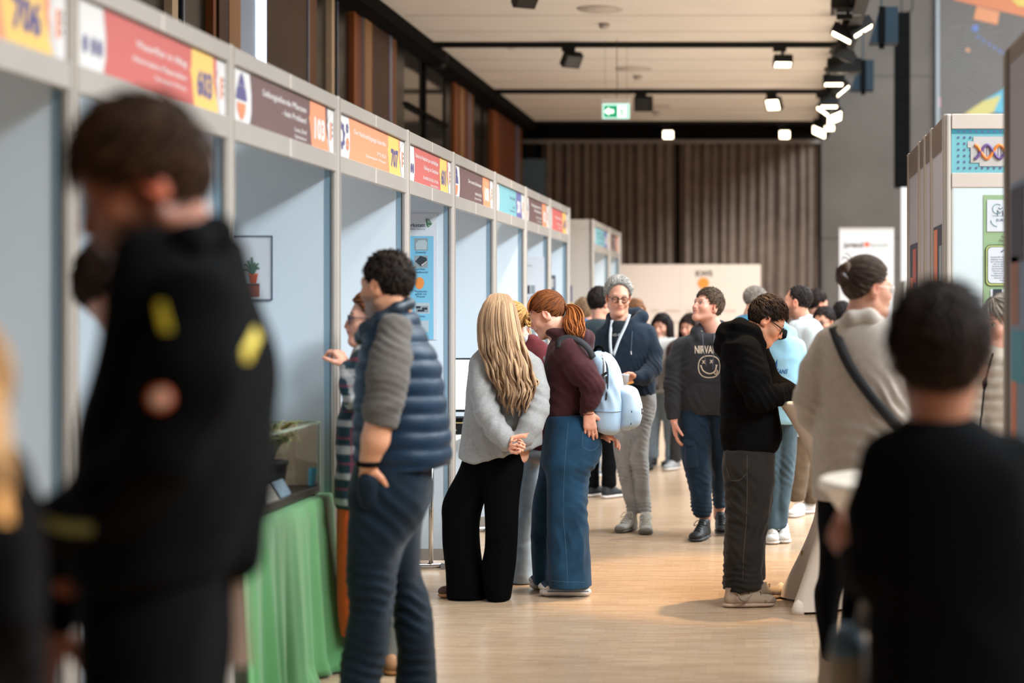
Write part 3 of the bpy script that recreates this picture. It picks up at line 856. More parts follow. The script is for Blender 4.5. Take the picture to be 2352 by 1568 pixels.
flat(r, k, rect(952, 547, 983, 575), PMID, 'printed_photo'); flat(r, k, [(956, 573), (980, 573), (981, 556), (976, 551), (962, 552), (955, 560)], PG, 'printed_ice_cube', .005)
flat(r, k, rect(952, 587, 983, 615), PMID, 'printed_photo'); flat(r, k, [(954, 600), (968, 612), (982, 602), (980, 592), (966, 587)], PDK, 'printed_metal_cube', .005); flat(r, k, [(969, 611), (982, 601), (981, 599), (968, 608)], PWHITE, 'printed_gleam', .006)
t = np.linspace(0, 2 * math.pi, 20, endpoint=False)
flat(r, k, [(964 + 10.5 * math.cos(a_), 649 - 15 * math.sin(a_) * (1 if math.sin(a_) < 0 else .85)) for a_ in t], M('print_fruit', (226, 140, 66), .6), 'printed_fruit', .005)
flat(r, k, rect(953, 695, 987, 720), PG, 'printed_photo'); flat(r, k, rect(956, 702, 984, 717), PMID, 'printed_photo_detail', .005)
mb = MB()
for q in ((956, 703, 966, 708), (970, 706, 982, 711), (960, 711, 975, 715)): mb.plate([on_side(k, x_, y_) + np.array((0, -.006, 0)) for x_, y_ in rect(*q)], (0, -1, 0), .0005)
mb.build('printed_shadow', PDK, r)
flat(r, k, rect(953, 736, 985, 762), PG, 'printed_photo')
# photo sheets in booth 102
k = 7
r = poster(k, 1205, 590, 1250, 800, PAPER, 'white poster with small photo prints on the panel of booth 102')
i_ = 0
for (x0, y0) in ((1207, 655), (1219, 655), (1207, 680), (1219, 680), (1207, 752), (1220, 756)):
    i_ += 1
    flat(r, k, rect(x0, y0, x0 + 10, y0 + 20), (PDK, PMID, PG, PDK, TERR, PMID)[i_ - 1], 'printed_photo', .004)
mb = MB(); mb.tube([on_side(k, 1204, 607) + np.array((0, -.004, 0)), on_side(k, 1222, 611) + np.array((0, -.004, 0))], .003, 4); mb.build('printed_rule', PMID, r)
k = 8
r = poster(k, 1263, 632, 1276, 720, M('poster_slate', (86, 96, 108), .6), 'narrow dark poster on the panel of the last near booth')
flat(r, k, rect(1265, 640, 1272, 660), PWHITE, 'printed_block'); flat(r, k, rect(1265, 668, 1272, 676), PYEL, 'printed_block')

# ------------------------------------------------------------------ tables in the booths and what stands on them
CHROME = M('chrome', (200, 200, 200), .12, metal=1.0)
def booth_table(x0, x1, y0, y1, label, z=.74):
    r = empty('folding_table', ((x0 + x1) / 2, (y0 + y1) / 2, 0), label, 'table')
    MB().box((x0, y0, z - .028), (x1, y1, z), .004).build('tabletop', M('table_grey', (186, 184, 182), .5), r)
    for yy in (y0 + .06, y1 - .06):
        for xx in (x0 + .05, x1 - .05):
            MB().tube([(xx, yy, z - .03), (xx, yy, .03)], .014, 10).build('leg', CHROME, r, True)
        MB().tube([(x0 + .02, yy, .02), (x1 + .02, yy, .02)], .016, 10).build('foot_bar', CHROME, r, True)
        MB().box((x1 + .01, yy - .018, .0), (x1 + .045, yy + .018, .035)).build('foot_cap', M('cap_grey', (150, 152, 156), .5), r)
    return r
yb = YP[4]
booth_table(XB - .75, XB - .03, YP[4] + .16, YP[5] - .18, 'chrome-legged table in the booth behind the man in the vest')
t5 = booth_table(XB - .75, XB - .04, YP[5] + .15, YP[6] - .1, 'chrome-legged table with the bright screen, behind the girl in grey')
booth_table(XB - .75, XB - .04, YP[6] + .12, YP[7] - .12, 'chrome-legged table in booth 201 behind the stooping girls')
# screen
ys = YP[6] - .55
a, b_ = W(1010, 822, ys), W(1150, 946, ys)
r = empty('monitor', ((a[0] + b_[0]) / 2, ys, .74), 'black-framed monitor with a blank white screen on the booth table', 'monitor')
MB().box((a[0], ys, b_[2]), (b_[0], ys + .03, a[2]), .004).build('case', BLACK, r)
MB().box((a[0] + .012, ys - .002, b_[2] + .018), (b_[0] - .012, ys + .001, a[2] - .012)).build('screen', M('screen_white', (240, 246, 255), .4, emit=1.15), r)
MB().box(((a[0] + b_[0]) / 2 - .03, ys + .03, .76), ((a[0] + b_[0]) / 2 + .03, ys + .05, b_[2] + .05)).build('stand', BLACK, r)
MB().box(((a[0] + b_[0]) / 2 - .12, ys - .05, .74), ((a[0] + b_[0]) / 2 + .12, ys + .12, .752), .003).build('base', BLACK, r)
yl = ys - .42
c = W(1052, 985, yl)
r = empty('laptop', (c[0] - .05, yl, .74), 'black device with thin yellow edges lying before the monitor', 'laptop')
MB().box((c[0] - .22, yl - .11, .742), (c[0] + .05, yl + .11, .80), .004).build('case', BLACK, r)
MB().box((c[0] - .22, yl - .112, .812), (c[0] + .05, yl + .1, .818)).build('tray', M('tray_yellow', (170, 150, 90), .5), r)
MB().box((c[0] - .215, yl - .108, .82), (c[0] + .045, yl + .1, .845)).build('lid', BLACKM, r)
mb = MB()
for dx in (.0, -.03, -.06):
    mb.box((c[0] + dx, yl - .1125, .765), (c[0] + dx + .008, yl - .110, .772))
mb.build('status_lights', PWHITE, r)

# green-covered table with the plant case
ytab0, ytab1 = 6.60, 8.01
xt = -1.93
GREEN = M('green_cloth', (84, 140, 84), .85, var=.06, vscale=4, bump=.05, bscale=300, sheen=.3)
r = empty('folding_table', (xt - .4, 7, 0), 'table fully covered by a green cloth in front of booth 103', 'table')
MB().box((xt - .7, ytab0, .70), (xt - .02, ytab1 - .02, .722)).build('tabletop', M('table_grey', None), r)
for yy in (ytab0 + .1, ytab1 - .12):
    for xx in (xt - .65, xt - .08):
        MB().tube([(xx, yy, .70), (xx, yy, 0)], .015, 8).build('leg', CHROME, r)
def green_cloth():
    V = []; Fc = []
    zt = .745
    # border loop of the top: along the front edge (toward the aisle), round the far corner, along the end
    n1, n2 = 150, 50
    loop = [(xt, ytab0 + (ytab1 - ytab0) * i / n1) for i in range(n1)] + [(xt - .7 * i / n2, ytab1) for i in range(n2 + 1)]
    loop = np.array(loop)
    nrm = np.array([(1, 0)] * (n1 - 6) + [(math.cos(t), math.sin(t)) for t in np.linspace(0, math.pi / 2, 12)] + [(0, 1)] * (n2 + 1 - 6))
    arc = np.concatenate([[0], np.cumsum(np.linalg.norm(np.diff(loop, axis=0), axis=1))])
    rows = 26
    for k in range(rows):
        t = k / (rows - 1)
        z = zt * (1 - t) + .012
        flare = .014 + .10 * t * t * np.clip(1 - np.abs(arc - (ytab1 - ytab0)) / .35, 0, 1)
        fold = (np.sin(arc * 2 * math.pi / .17 + .8 * np.sin(arc * 5)) * .020 + np.sin(arc * 2 * math.pi / .41 + 2) * .016 + np.sin(arc * 2 * math.pi / .083 + z * 3) * .006) * (t ** .7)
        dd = flare + fold + .02 * t
        zz = np.full(len(arc), z)
        if k < 1: dd = np.zeros(len(arc)); zz = np.full(len(arc), zt)
        if k == 1: zz = np.full(len(arc), zt - .006); dd = np.full(len(arc), .010)
        if t > .9: dd = dd + .03 * (t - .9) / .1 * np.abs(np.sin(arc * 9))
        P = np.stack([loop[:, 0] + nrm[:, 0] * dd, loop[:, 1] + nrm[:, 1] * dd, np.maximum(zz, .006)], 1)
        V.append(P)
    n = len(arc)
    V = np.vstack(V)
    Fc = [(k * n + i, k * n + i + 1, (k + 1) * n + i + 1, (k + 1) * n + i) for k in range(rows - 1) for i in range(n - 1)]
    c0 = len(V)
    V = np.vstack([V, [(xt - .7, ytab0, zt)]])
    Fc += [(i + 1, i, c0) for i in range(n - 1)]
    o = obj('table_cloth', V, Fc, GREEN, None, True)
    o.modifiers.new('thickness', 'SOLIDIFY').thickness = .003
    tag(o, 'green table cloth falling in folds to the floor, under the glass plant case', 'tablecloth')
green_cloth()
# glass case
yk0, yk1 = 6.9, 7.97
xk1 = -1.965; xk0 = -2.42
zk0, zk1 = .752, 1.06
GL = bpy.data.materials.new('case_glass'); GL.use_nodes = True
g_ = GL.node_tree.nodes['Principled BSDF']
g_.inputs['Base Color'].default_value = (.95, .97, .94, 1); g_.inputs['Roughness'].default_value = .03; g_.inputs['Transmission Weight'].default_value = 1.0; g_.inputs['IOR'].default_value = 1.12
r = empty('glass_plant_case', ((xk0 + xk1) / 2, 7.2, zk0), 'low glass case with a dark base tray holding grassy plants, on the green cloth', 'terrarium')
MB().box((xk0, yk0, zk0), (xk1, yk1, zk0 + .035), .003).build('base_tray', M('tray_dark', (54, 46, 42), .4), r)
for nm, lo, hi in (('pane', (xk1 - .006, yk0, zk0 + .035), (xk1, yk1, zk1)), ('pane', (xk0, yk0, zk0 + .035), (xk0 + .006, yk1, zk1)), ('pane', (xk0 + .006, yk1 - .006, zk0 + .035), (xk1 - .006, yk1, zk1)), ('pane', (xk0 + .006, yk0, zk0 + .035), (xk1 - .006, yk0 + .006, zk1))):
    MB().box(lo, hi).build(nm, GL, r)
MB().box((xk0 + .01, yk1 - .016, zk0 + .035), (xk1 - .012, yk1 - .009, zk1 - .01)).build('back_board', M('board_beige', (214, 186, 158), .7), r)
EDGE = M('glass_edge', (168, 180, 160), .2)
for lo, hi in (((xk1 - .008, yk0, zk1 - .006), (xk1 + .002, yk1, zk1 + .004)), ((xk0, yk1 - .008, zk1 - .006), (xk1, yk1 + .002, zk1 + .004)), ((xk1 - .008, yk1 - .008, zk0 + .03), (xk1 + .002, yk1 + .002, zk1))):
    MB().box(lo, hi).build('rim', EDGE, r)
# plants, pot, cards inside and before it
LEAF = M('leaf_olive', (126, 132, 78), .5, var=.25, vscale=20)
LEAF2 = M('leaf_yellow', (168, 154, 92), .5, var=.25, vscale=20)
POT = M('pot_black', (26, 30, 34), .5)
def grass_plant(c, n, h, spread, label, seed, long=()):
    rg = np.random.default_rng(seed)
    r = empty('grass_plant', c, label, 'plant', 'grassy plants in the glass case')
    MB().lathe(c, [(.05, 0), (.065, .11), (.07, .11), (.07, .125), (.058, .125), (.055, .10)], 18).build('pot', POT, r, True)
    base = np.array(c) + np.array((0, 0, .115))
    for i in range(n):
        a = rg.uniform(0, 2 * math.pi); L = h * rg.uniform(.6, 1.25); sp = spread * rg.uniform(.3, 1.1)
        d = np.array((math.cos(a), math.sin(a) * 1.3, 0))
        d[0] = np.clip(d[0], -.9, .9)
        P = [base, base + d * sp * .3 + np.array((0, 0, L * .6)), base + d * sp * .75 + np.array((0, 0, L * .78)), base + d * sp * 1.15 + np.array((0, 0, L * rg.uniform(.25, .62)))]
        P = catmull(P, 4)
        P[:, 0] = np.clip(P[:, 0], xk0 + .012, xk1 - .014); P[:, 1] = np.clip(P[:, 1], yk0 + .02, yk1 - .014); P[:, 2] = np.clip(P[:, 2], zk0 + .04, zk1 + .02)
        mb = MB()
        w = np.concatenate([np.linspace(.004, .0075, 5), np.linspace(.007, .0012, len(P) - 5)])
        mb.tube(P, w, 5)
        mb.build('leaf', LEAF if rg.random() < .6 else LEAF2, r, True)
grass_plant((-2.13, 7.44, zk0 + .036), 34, .20, .17, 'bushy grass plant in a black pot in the glass case', 3)
grass_plant((-2.11, 7.72, zk0 + .036), 26, .19, .26, 'sparse grass plant with long bent leaves toward the case end', 5)
for (yy, m_, dx) in ((6.98, M('card_white', (206, 196, 190), .6), .09), (7.2, M('card_white', None), .09), (7.42, M('card_blue', (150, 170, 190), .6), .08)):
    r = empty('name_card', (-2.10 + dx, yy, zk0 + .036), {6.98: 'pale folded card nearest in the glass case', 7.2: 'pale folded card in the middle of the glass case', 7.42: 'bluish folded card farthest in the glass case'}[yy], 'card', 'folded cards in the glass case')
    b0 = np.array((-2.10 + dx, yy, zk0 + .036))
    mb = MB(); mb.plate([b0 + np.array(v) for v in ((.03, 0, 0), (.03, .16, 0), (-.005, .16, .062), (-.005, 0, .062))], (-.8, 0, -.4), .002); mb.build('front_flap', m_, r)
    mb = MB(); mb.plate([b0 + np.array(v) for v in ((-.04, 0, 0), (-.04, .16, 0), (-.006, .16, .062), (-.006, 0, .062))][::-1], (.8, 0, -.4), .002); mb.build('back_flap', m_, r)
r = empty('marker_pen', (-1.99, 7.91, zk0 + .036), 'small light-blue clip standing at the far end of the glass case', 'clip')
MB().tube([(-1.99, 7.90, zk0 + .036), (-1.985, 7.92, zk0 + .11)], [.012, .02], 8).build('body', M('clip_blue', (96, 190, 220), .4), r)
MB().tube([(-1.99, 7.94, zk0 + .036), (-1.985, 7.945, zk0 + .085)], [.012, .012], 8).build('cap', PWHITE, r)
# tall wooden board standing at the end of the case (the panel stile side by the post)
r = empty('display_plinth', (-2.03, 15.0, 0), 'narrow white plinth with a wooden tray behind the stooping girls', 'plinth')
MB().box((-2.13, 14.92, 0), (-1.965, 15.1, 1.272), .004).build('column', M('plinth_white', (206, 206, 208), .6), r)
MB().box((-2.14, 14.9, 1.272), (-1.955, 15.12, 1.318), .004).build('wooden_tray', M('tray_wood', (182, 126, 84), .6, var=.2, vscale=20), r)
# ------------------------------------------------------------------ exhibition wall, roll-up and booths at the right
yk = 24.5
a, b_ = W(1380, 607, yk), W(1747, 700, yk)
r = empty('exhibition_wall', ((a[0] + b_[0]) / 2, yk, 0), 'white exhibition wall with a small orange dot logo before the curtains', 'exhibition wall')
KW = M('exhibit_white', (222, 204, 190), .6)
n_ = 2
for i in range(n_):
    x0 = a[0] + (b_[0] - a[0]) * i / n_; x1 = a[0] + (b_[0] - a[0]) * (i + 1) / n_
    MB().box((x0 + .001, yk, 0.0), (x1 - .001, yk + .35, a[2])).build('panel', KW, r)
mb = MB(); c = W(1617, 634, yk)
put_text(mb, 'KWS', c + np.array((0, -.004, 0)), (1, 0, 0), (0, 0, 1), .105, 'CENTER', .03, fit=.225)
mb.build('lettering', M('print_darkgrey', (84, 70, 62), .6), r)
mb = MB(); c = W(1616, 650, yk)
mb.plate([c + np.array((.076 * math.cos(t_), -.002, .076 * math.sin(t_))) for t_ in np.linspace(0, 2 * math.pi, 24, endpoint=False)], (0, -1, 0), .004)
mb.build('orange_dot', M('kws_orange', (244, 140, 50), .6), r)
mb = MB(); mb.plate([W(x_, y_, yk - .003) for x_, y_ in ((1596, 690), (1604, 684), (1618, 674), (1622, 676), (1622, 690))], (0, -1, 0), .003); mb.build('green_mark', M('kws_green', (70, 130, 90), .6), r)
mb = MB()
for (x0, x1, y_) in ((1496, 1515, 713), (1528, 1562, 714), (1576, 1590, 714), (1664, 1690, 714), (1530, 1592, 740), (1664, 1740, 740), (1536, 1560, 772)):
    mb.plate([W(*p, yk - .003) for p in rect(x0, y_ - 3, x1, y_ + 2)], (0, -1, 0), .002)
tag(mb.build('caption_lines', M('kws_faint', (205, 178, 162), .6), r), kind='stuff')
yr = 25.2
a, b_ = W(1928, 527, yr), W(2053, 900, yr)
r = empty('roll_up_banner', ((a[0] + b_[0]) / 2, yr, 0), 'tall white roll-up banner reading jugend forscht before the concrete wall', 'banner')
MB().box((a[0], yr, .08), (b_[0], yr + .004, a[2])).build('sheet', M('banner_white', (204, 202, 204), .6), r)
MB().box((a[0] - .02, yr - .08, 0), (b_[0] + .02, yr + .1, .08), .01).build('base', ALU, r)
MB().box((a[0] - .005, yr - .01, a[2]), (b_[0] + .005, yr + .015, a[2] + .025)).build('top_bar', ALU, r)
mb = MB(); put_text(mb, 'jugend', W(1983, 568, yr) + np.array((0, -.004, 0)), (1, 0, 0), (0, 0, 1), .115, 'RIGHT', .03, fit=.27); mb.build('bold_lettering', M('print_darkgrey', None), r)
mb = MB(); put_text(mb, 'forscht', W(1998, 568, yr) + np.array((0, -.004, 0)), (1, 0, 0), (0, 0, 1), .115, 'LEFT', .0, fit=.26); mb.build('thin_lettering', M('print_midgrey', (130, 126, 124), .6), r)
mb = MB(); c = W(1991, 561, yr)
mb.plate([c + np.array((.036 * math.cos(t_), -.003, .036 * math.sin(t_))) for t_ in np.linspace(0, 2 * math.pi, 20, endpoint=False)], (0, -1, 0), .003); mb.build('red_dot', M('jf_red', (222, 92, 60), .6), r)

# right row of booths: panels along X = .86
XR = .862
def rY(px): return XR * F / (px - CX)
RP = [2086, 2112, 2128, 2143, 2181]
RYs = [11.22, 10.4, 10.02, 9.62, 8.92]
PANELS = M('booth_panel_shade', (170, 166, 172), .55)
r = empty('exhibition_booth', (XR, 10, 0), 'right-hand booth with blue dotted header sign showing a twisted strand', 'booth')
for yy in RYs: post(r, XR, yy)
for ya, yb_ in zip(RYs[1:], RYs[:-1]):
    MB().box((XR - .01, ya + .025, .05), (XR + .012, yb_ - .025, HT - .16)).build('side_panel', PANELS, r)
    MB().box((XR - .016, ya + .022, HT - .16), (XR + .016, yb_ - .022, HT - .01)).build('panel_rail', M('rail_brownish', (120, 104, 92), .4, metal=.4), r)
yd = RYs[-1]
post(r, XR + 1.02, yd)
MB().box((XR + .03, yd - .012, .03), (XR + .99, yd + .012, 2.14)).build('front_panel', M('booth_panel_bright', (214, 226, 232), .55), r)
for (z0, z1) in ((2.427, 2.5), (2.142, 2.213)):
    MB().box((XR + .02, yd - .016, z0), (XR + 1.0, yd + .016, z1), .003).build('header_rail', M('alu_warm', (214, 202, 192), .45, metal=.15), r)
sp = MB().box((XR + .02, yd - .008, 2.213), (XR + 1.0, yd, 2.427)).build('sign_panel', M('print_aqua', (118, 186, 196), .6), r)
pmd = yd / F
def D(x, y, d=.009): return W(x, y, yd) + np.array((0, -d, 0))
MB().box((XR + .02, yd - .010, 2.405), (XR + 1.0, yd - .008, 2.427)).build('dark_edge', M('print_petrol', (46, 136, 158), .6), sp)
mb = MB(); k_ = 0
for ix in range(22):
    for iy in range(8):
        c = D(2201 + ix * 13.7, 302 + iy * 14)
        if 2.22 < c[2] < 2.425 and c[0] < XR + .98: mb.plate([c + np.array((.0058 * math.cos(t_), 0, .0058 * math.sin(t_))) for t_ in np.linspace(0, 2 * math.pi, 8, endpoint=False)], (0, -1, 0), .002)
tag(mb.build('printed_dots', M('print_plum', (96, 98, 150), .6), sp), kind='stuff')
mb = MB(); mb.plate([D(x_, y_, .0115) for x_, y_ in ((2229, 374), (2229, 339), (2222, 339), (2222, 325), (2235, 325), (2235, 314), (2440, 314), (2440, 382), (2249, 382), (2249, 374))][::-1][::-1], (0, -1, 0), .001)
mb.build('white_tile', PWHITE, sp)
for ph, m_ in ((0, M('helix_orange', (228, 132, 62), .6)), (math.pi, M('helix_violet', (108, 84, 140), .6))):
    mb = MB(); P = []
    for x_ in np.linspace(2238, 2420, 60):
        P.append(D(x_, 349 + 15.5 * math.cos((x_ - 2238) / 26 * math.pi * .92 + ph + math.pi), .016))
    mb.tube(P, .0085, 6); mb.build('printed_helix', m_, sp)
mb = MB()
for x_ in np.arange(2246, 2415, 6.5):
    hh = 13 * math.cos((x_ - 2238) / 26 * math.pi * .92)
    if abs(hh) > 4: mb.tube([D(x_, 349 - hh, .0125), D(x_, 349 + hh, .0125)], .0017, 4)
tag(mb.build('printed_rungs', M('helix_violet', None), sp), kind='stuff')
# posters of that booth
r2 = empty('poster', (XR + .5, yd - .016, .9), 'green poster with logo card and rounded text box on the right-hand booth', 'poster')
a, b_ = D(2258, 448, .013), D(2440, 860, .013)
MB().box((a[0], a[1] - .002, b_[2]), (b_[0], a[1] + .002, a[2])).build('sheet', M('poster_green', (150, 178, 136), .65), r2)
def fl(pts, m, name, d=.018):
    mb = MB(); mb.plate([D(x_, y_, d) for x_, y_ in pts], (0, -1, 0), .0008); return mb.build(name, m, r2)
fl(rect(2266, 459, 2430, 532), PAPER, 'logo_card')
mb = MB()
def gl(P, rr=.0016): mb.tube([D(x_, y_, .0205) for x_, y_ in P], rr, 4)
gl([(2290 + 11 * math.cos(t_), 480 + 11 * math.sin(t_)) for t_ in np.linspace(.6, 5.4, 16)])
gl([(2290 + 15 * math.cos(t_), 505 + 15 * math.sin(t_)) for t_ in np.linspace(1.6, 3.1, 10)])
gl([(2278, 496), (2330, 496)], .0008)
mb.build('logo_arc', M('print_teal', None), r2)
mb = MB()
gl([(2290, 496), (2290, 483), (2296, 490), (2302, 483), (2302, 496)])
gl([(2292, 477), (2297, 481), (2302, 477)])
put_text(mb, 'Max-', D(2308, 487, .0205), (1, 0, 0), (0, 0, 1), 8 * pmd, 'LEFT', .02)
put_text(mb, 'Gymnasium', D(2308, 494, .0205), (1, 0, 0), (0, 0, 1), 8 * pmd, 'LEFT', .02)
put_text(mb, 'EUROPASCHULE', D(2287, 509, .0205), (1, 0, 0), (0, 0, 1), 9 * pmd, 'LEFT')
mb.build('logo_lettering', M('print_steelblue', (60, 92, 122), .6), r2)
def rr_(x0, y0, x1, y1, q):
    P = []
    for (cx_, cy_, a0) in ((x1 - q, y1 - q, 0), (x0 + q, y1 - q, 90), (x0 + q, y0 + q, 180), (x1 - q, y0 + q, 270)):
        for t_ in np.linspace(0, 90, 6): P.append((cx_ + q * math.cos(math.radians(a0 + t_)), cy_ + q * math.sin(math.radians(a0 + t_))))
    return P[::-1]
fl(rr_(2262, 562, 2420, 657, 12), M('print_ink', (40, 44, 40), .6), 'box_outline', .018)
fl(rr_(2263.5, 563.5, 2418, 655.5, 11), M('print_lime', (176, 190, 118), .6), 'box_border', .0192)
fl(rr_(2267, 567, 2414, 651, 9), M('print_ink', None), 'box_outline', .0204)
fl(rr_(2268, 568, 2413, 650, 9), PAPER, 'text_box', .0216)
mb = MB()
for i_, s_ in enumerate(('Kunststoffe belasten unsere Umwelt und', 'abgebaut werden. Biokunststoffe', 'aus nachwachsenden Rohstoffen', 'sein. In diesem Projekt', 'basiertes Bioplastik mit', 'verschiedene Papiere', 'Chitosan verbessert', 'untersuche ich die', 'Formbarkeit, um eine', 'dennoch abbaubare', 'Verpackung')):
    put_text(mb, s_, D(2274 + (0, 0, 0, 6, 4, 2, 3, 6, 1, 8, 20)[i_], 592 + i_ * 5.3, .0235), (1, 0, 0), (0, 0, 1), 5.0 * pmd, 'LEFT')
tag(mb.build('text_lines', M('print_captions', None), r2), kind='stuff')
mb = MB()
for P in ([(2299, 542), (2307, 546)], [(2294, 551), (2304, 554)], [(2300, 562.5), (2306, 562)]): gl(P, .0018)
mb.build('spark_lines', M('print_ink', None), r2)
fl([(2316 + 7 * math.cos(t_), 553 + 10 * math.sin(t_)) for t_ in np.linspace(0, 2 * math.pi, 16, endpoint=False)], M('print_bulb', (214, 186, 110), .6), 'printed_bulb', .019)
fl([(2297, 578), (2309, 570), (2310, 571), (2298, 580)], M('print_steelblue', None), 'pen_stroke', .024)
fl(rect(2274, 664, 2420, 690), PAPER, 'photo_strip'); fl(rect(2280, 664, 2300, 690), PDK, 'printed_photo', .021)
# dark posters on the long side of the right-hand row
def aisle_poster(y0, y1, z0, z1, label, cols):
    q = empty('poster', (XR - .012, (y0 + y1) / 2, z0), label, 'poster')
    n_ = len(cols)
    MB().box((XR - .016, y0, z0), (XR - .012, y1, z1)).build('sheet', M('poster_night', (40, 38, 60), .6), q)
    for i_, (m_, a0, a1, b0, b1) in enumerate(cols):
        MB().box((XR - .018, y0 + (y1 - y0) * a0, z0 + (z1 - z0) * b0), (XR - .0155, y0 + (y1 - y0) * a1, z0 + (z1 - z0) * b1)).build('printed_block', m_, q)
aisle_poster(10.5, 11.1, 1.60, 1.93, 'dark poster with a red and orange print on the farthest side panel', [(PRED, .2, .6, .3, .9), (PORANGE, .6, .9, .05, .4)])
aisle_poster(8.98, 9.5, 1.62, 1.97, 'dark poster with an orange edge beside the dotted header booth', [(PORANGE, .55, .9, .0, .95), (PMID, .1, .35, .2, .7)])
# nearest right booth, cut by the picture edge
r = empty('exhibition_booth', (XR, 6.3, 0), 'nearest right-hand booth corner with tall posters at the picture edge', 'booth')
yn = 6.70
XN = .878
post(r, XN, yn)
MB().box((XN + .025, yn + .01, .03), (XN + 1.0, yn + .03, HT - .08)).build('side_panel', PANELS, r)
MB().box((XN - .012, yn - 1.2, .05), (XN + .012, yn - .03, HT - .06)).build('front_panel', PANELS, r)
MB().box((XN - .016, yn - 1.2, HT - .06), (XN + .016, yn - .03, HT)).build('panel_rail', M('rail_brownish', None), r)
MB().box((XN - .02, yn - .07, 0.02), (XN + .018, yn - .025, HT)).build('panel_stile', M('rail_brownish', None), r)
post(r, XN, yn - 1.22)
q = empty('poster', (XN - .014, yn - .6, .9), 'tall blue and orange poster on the nearest right booth', 'poster')
MB().box((XN - .018, yn - 1.1, .95), (XN - .013, yn - .15, 2.0)).build('sheet', M('poster_steel', (110, 128, 150), .6), q)
for (a0, a1, z0, z1, m_) in ((yn - .5, yn - .16, 1.72, 1.98, M('poster_night', None)), (yn - .36, yn - .17, 1.5, 1.74, M('poster_rust', (150, 96, 70), .6)), (yn - .5, yn - .18, 1.3, 1.48, M('print_petrol', None)), (yn - .3, yn - .18, 1.06, 1.3, PORANGE), (yn - .6, yn - .2, .96, 1.05, PYEL)):
    MB().box((XN - .02, a0, z0), (XN - .0175, a1, z1)).build('printed_block', m_, q)

# ------------------------------------------------------------------ high tables with stretch covers
COVER = M('stretch_cover', (226, 212, 198), .7, var=.02, vscale=3)
def high_table(cx, cy, H, R, label, rot=.4):
    r = empty('high_table', (cx, cy, 0), label, 'high table', None)
    nz, na = 40, 72
    V = []; Fc = []
    ang = np.linspace(0, 2 * math.pi, na, endpoint=False)
    for k in range(nz):
        t = k / (nz - 1); z = .012 + (H - .03) * t
        # round top, pinched waist, four stretched feet
        waist = .15 + .10 * abs(t - .42) ** 1.6 * 3.2
        top = np.clip((t - .55) / .45, 0, 1) ** 1.7
        foot = np.clip((.5 - t) / .5, 0, 1) ** 1.25
        lobe = np.maximum(np.cos(2 * (ang - rot)) ** 2, 0) ** 1.5
        rr = .15 + (R - .15) * top + foot * (.08 + .19 * lobe)
        V.append(np.stack([cx + rr * np.cos(ang), cy + rr * np.sin(ang), np.full(na, z)], 1))
    V = np.vstack(V)
    Fc = [(k * na + i, k * na + (i + 1) % na, (k + 1) * na + (i + 1) % na, (k + 1) * na + i) for k in range(nz - 1) for i in range(na)]
    obj('stretch_cover', V, Fc, COVER, r, True)
    MB().lathe((cx, cy, H - .03), [(R + .003, 0), (R + .006, .012), (R + .002, .026), (R - .01, .03)], 72).build('table_top', M('cover_top', (234, 222, 208), .6), r, True)
    for i in range(4):
        a_ = rot + i * math.pi / 2
        c_ = (cx + .415 * math.cos(a_), cy + .415 * math.sin(a_), 0)
        MB().lathe(c_, [(.032, 0), (.034, .02), (.022, .06), (.0, .075)], 12).build('foot_pocket', M('cover_top', None), r, True)
    return r
cxA = W(1790 + 150, 922, 9.6)[0]
high_table(cxA, 9.62, 1.07, .345, 'white-covered high table the boy in black leans on', .93)
cxB = W(2160, 1090, 5.3)[0]
high_table(cxB, 5.3, 1.07, .35, 'white-covered high table nearest, behind the dark-haired boy', .6)
_o = [o for o in bpy.data.objects if o.name.startswith('stretch_cover')][0]
_bv = BVHTree.FromPolygons([v.co + Vector(OFF[_o.name]) for v in _o.data.vertices], [tuple(p.vertices) for p in _o.data.polygons])
_c = W(1844, 1282, 9.5)
_h = _bv.ray_cast(Vector((_c[0], 8.0, _c[2])), Vector((0, 1, 0)))[0]
_y = _h.y if _h else 9.5
tag(MB().box((_c[0] - .006, _y - .004, _c[2] - .014), (_c[0] + .006, _y + .002, _c[2] + .014)).build('gold_tag', M('gold', (150, 120, 60), .3, metal=.8), None), 'tiny gold tag pinned low on the far white table cover', 'tag')
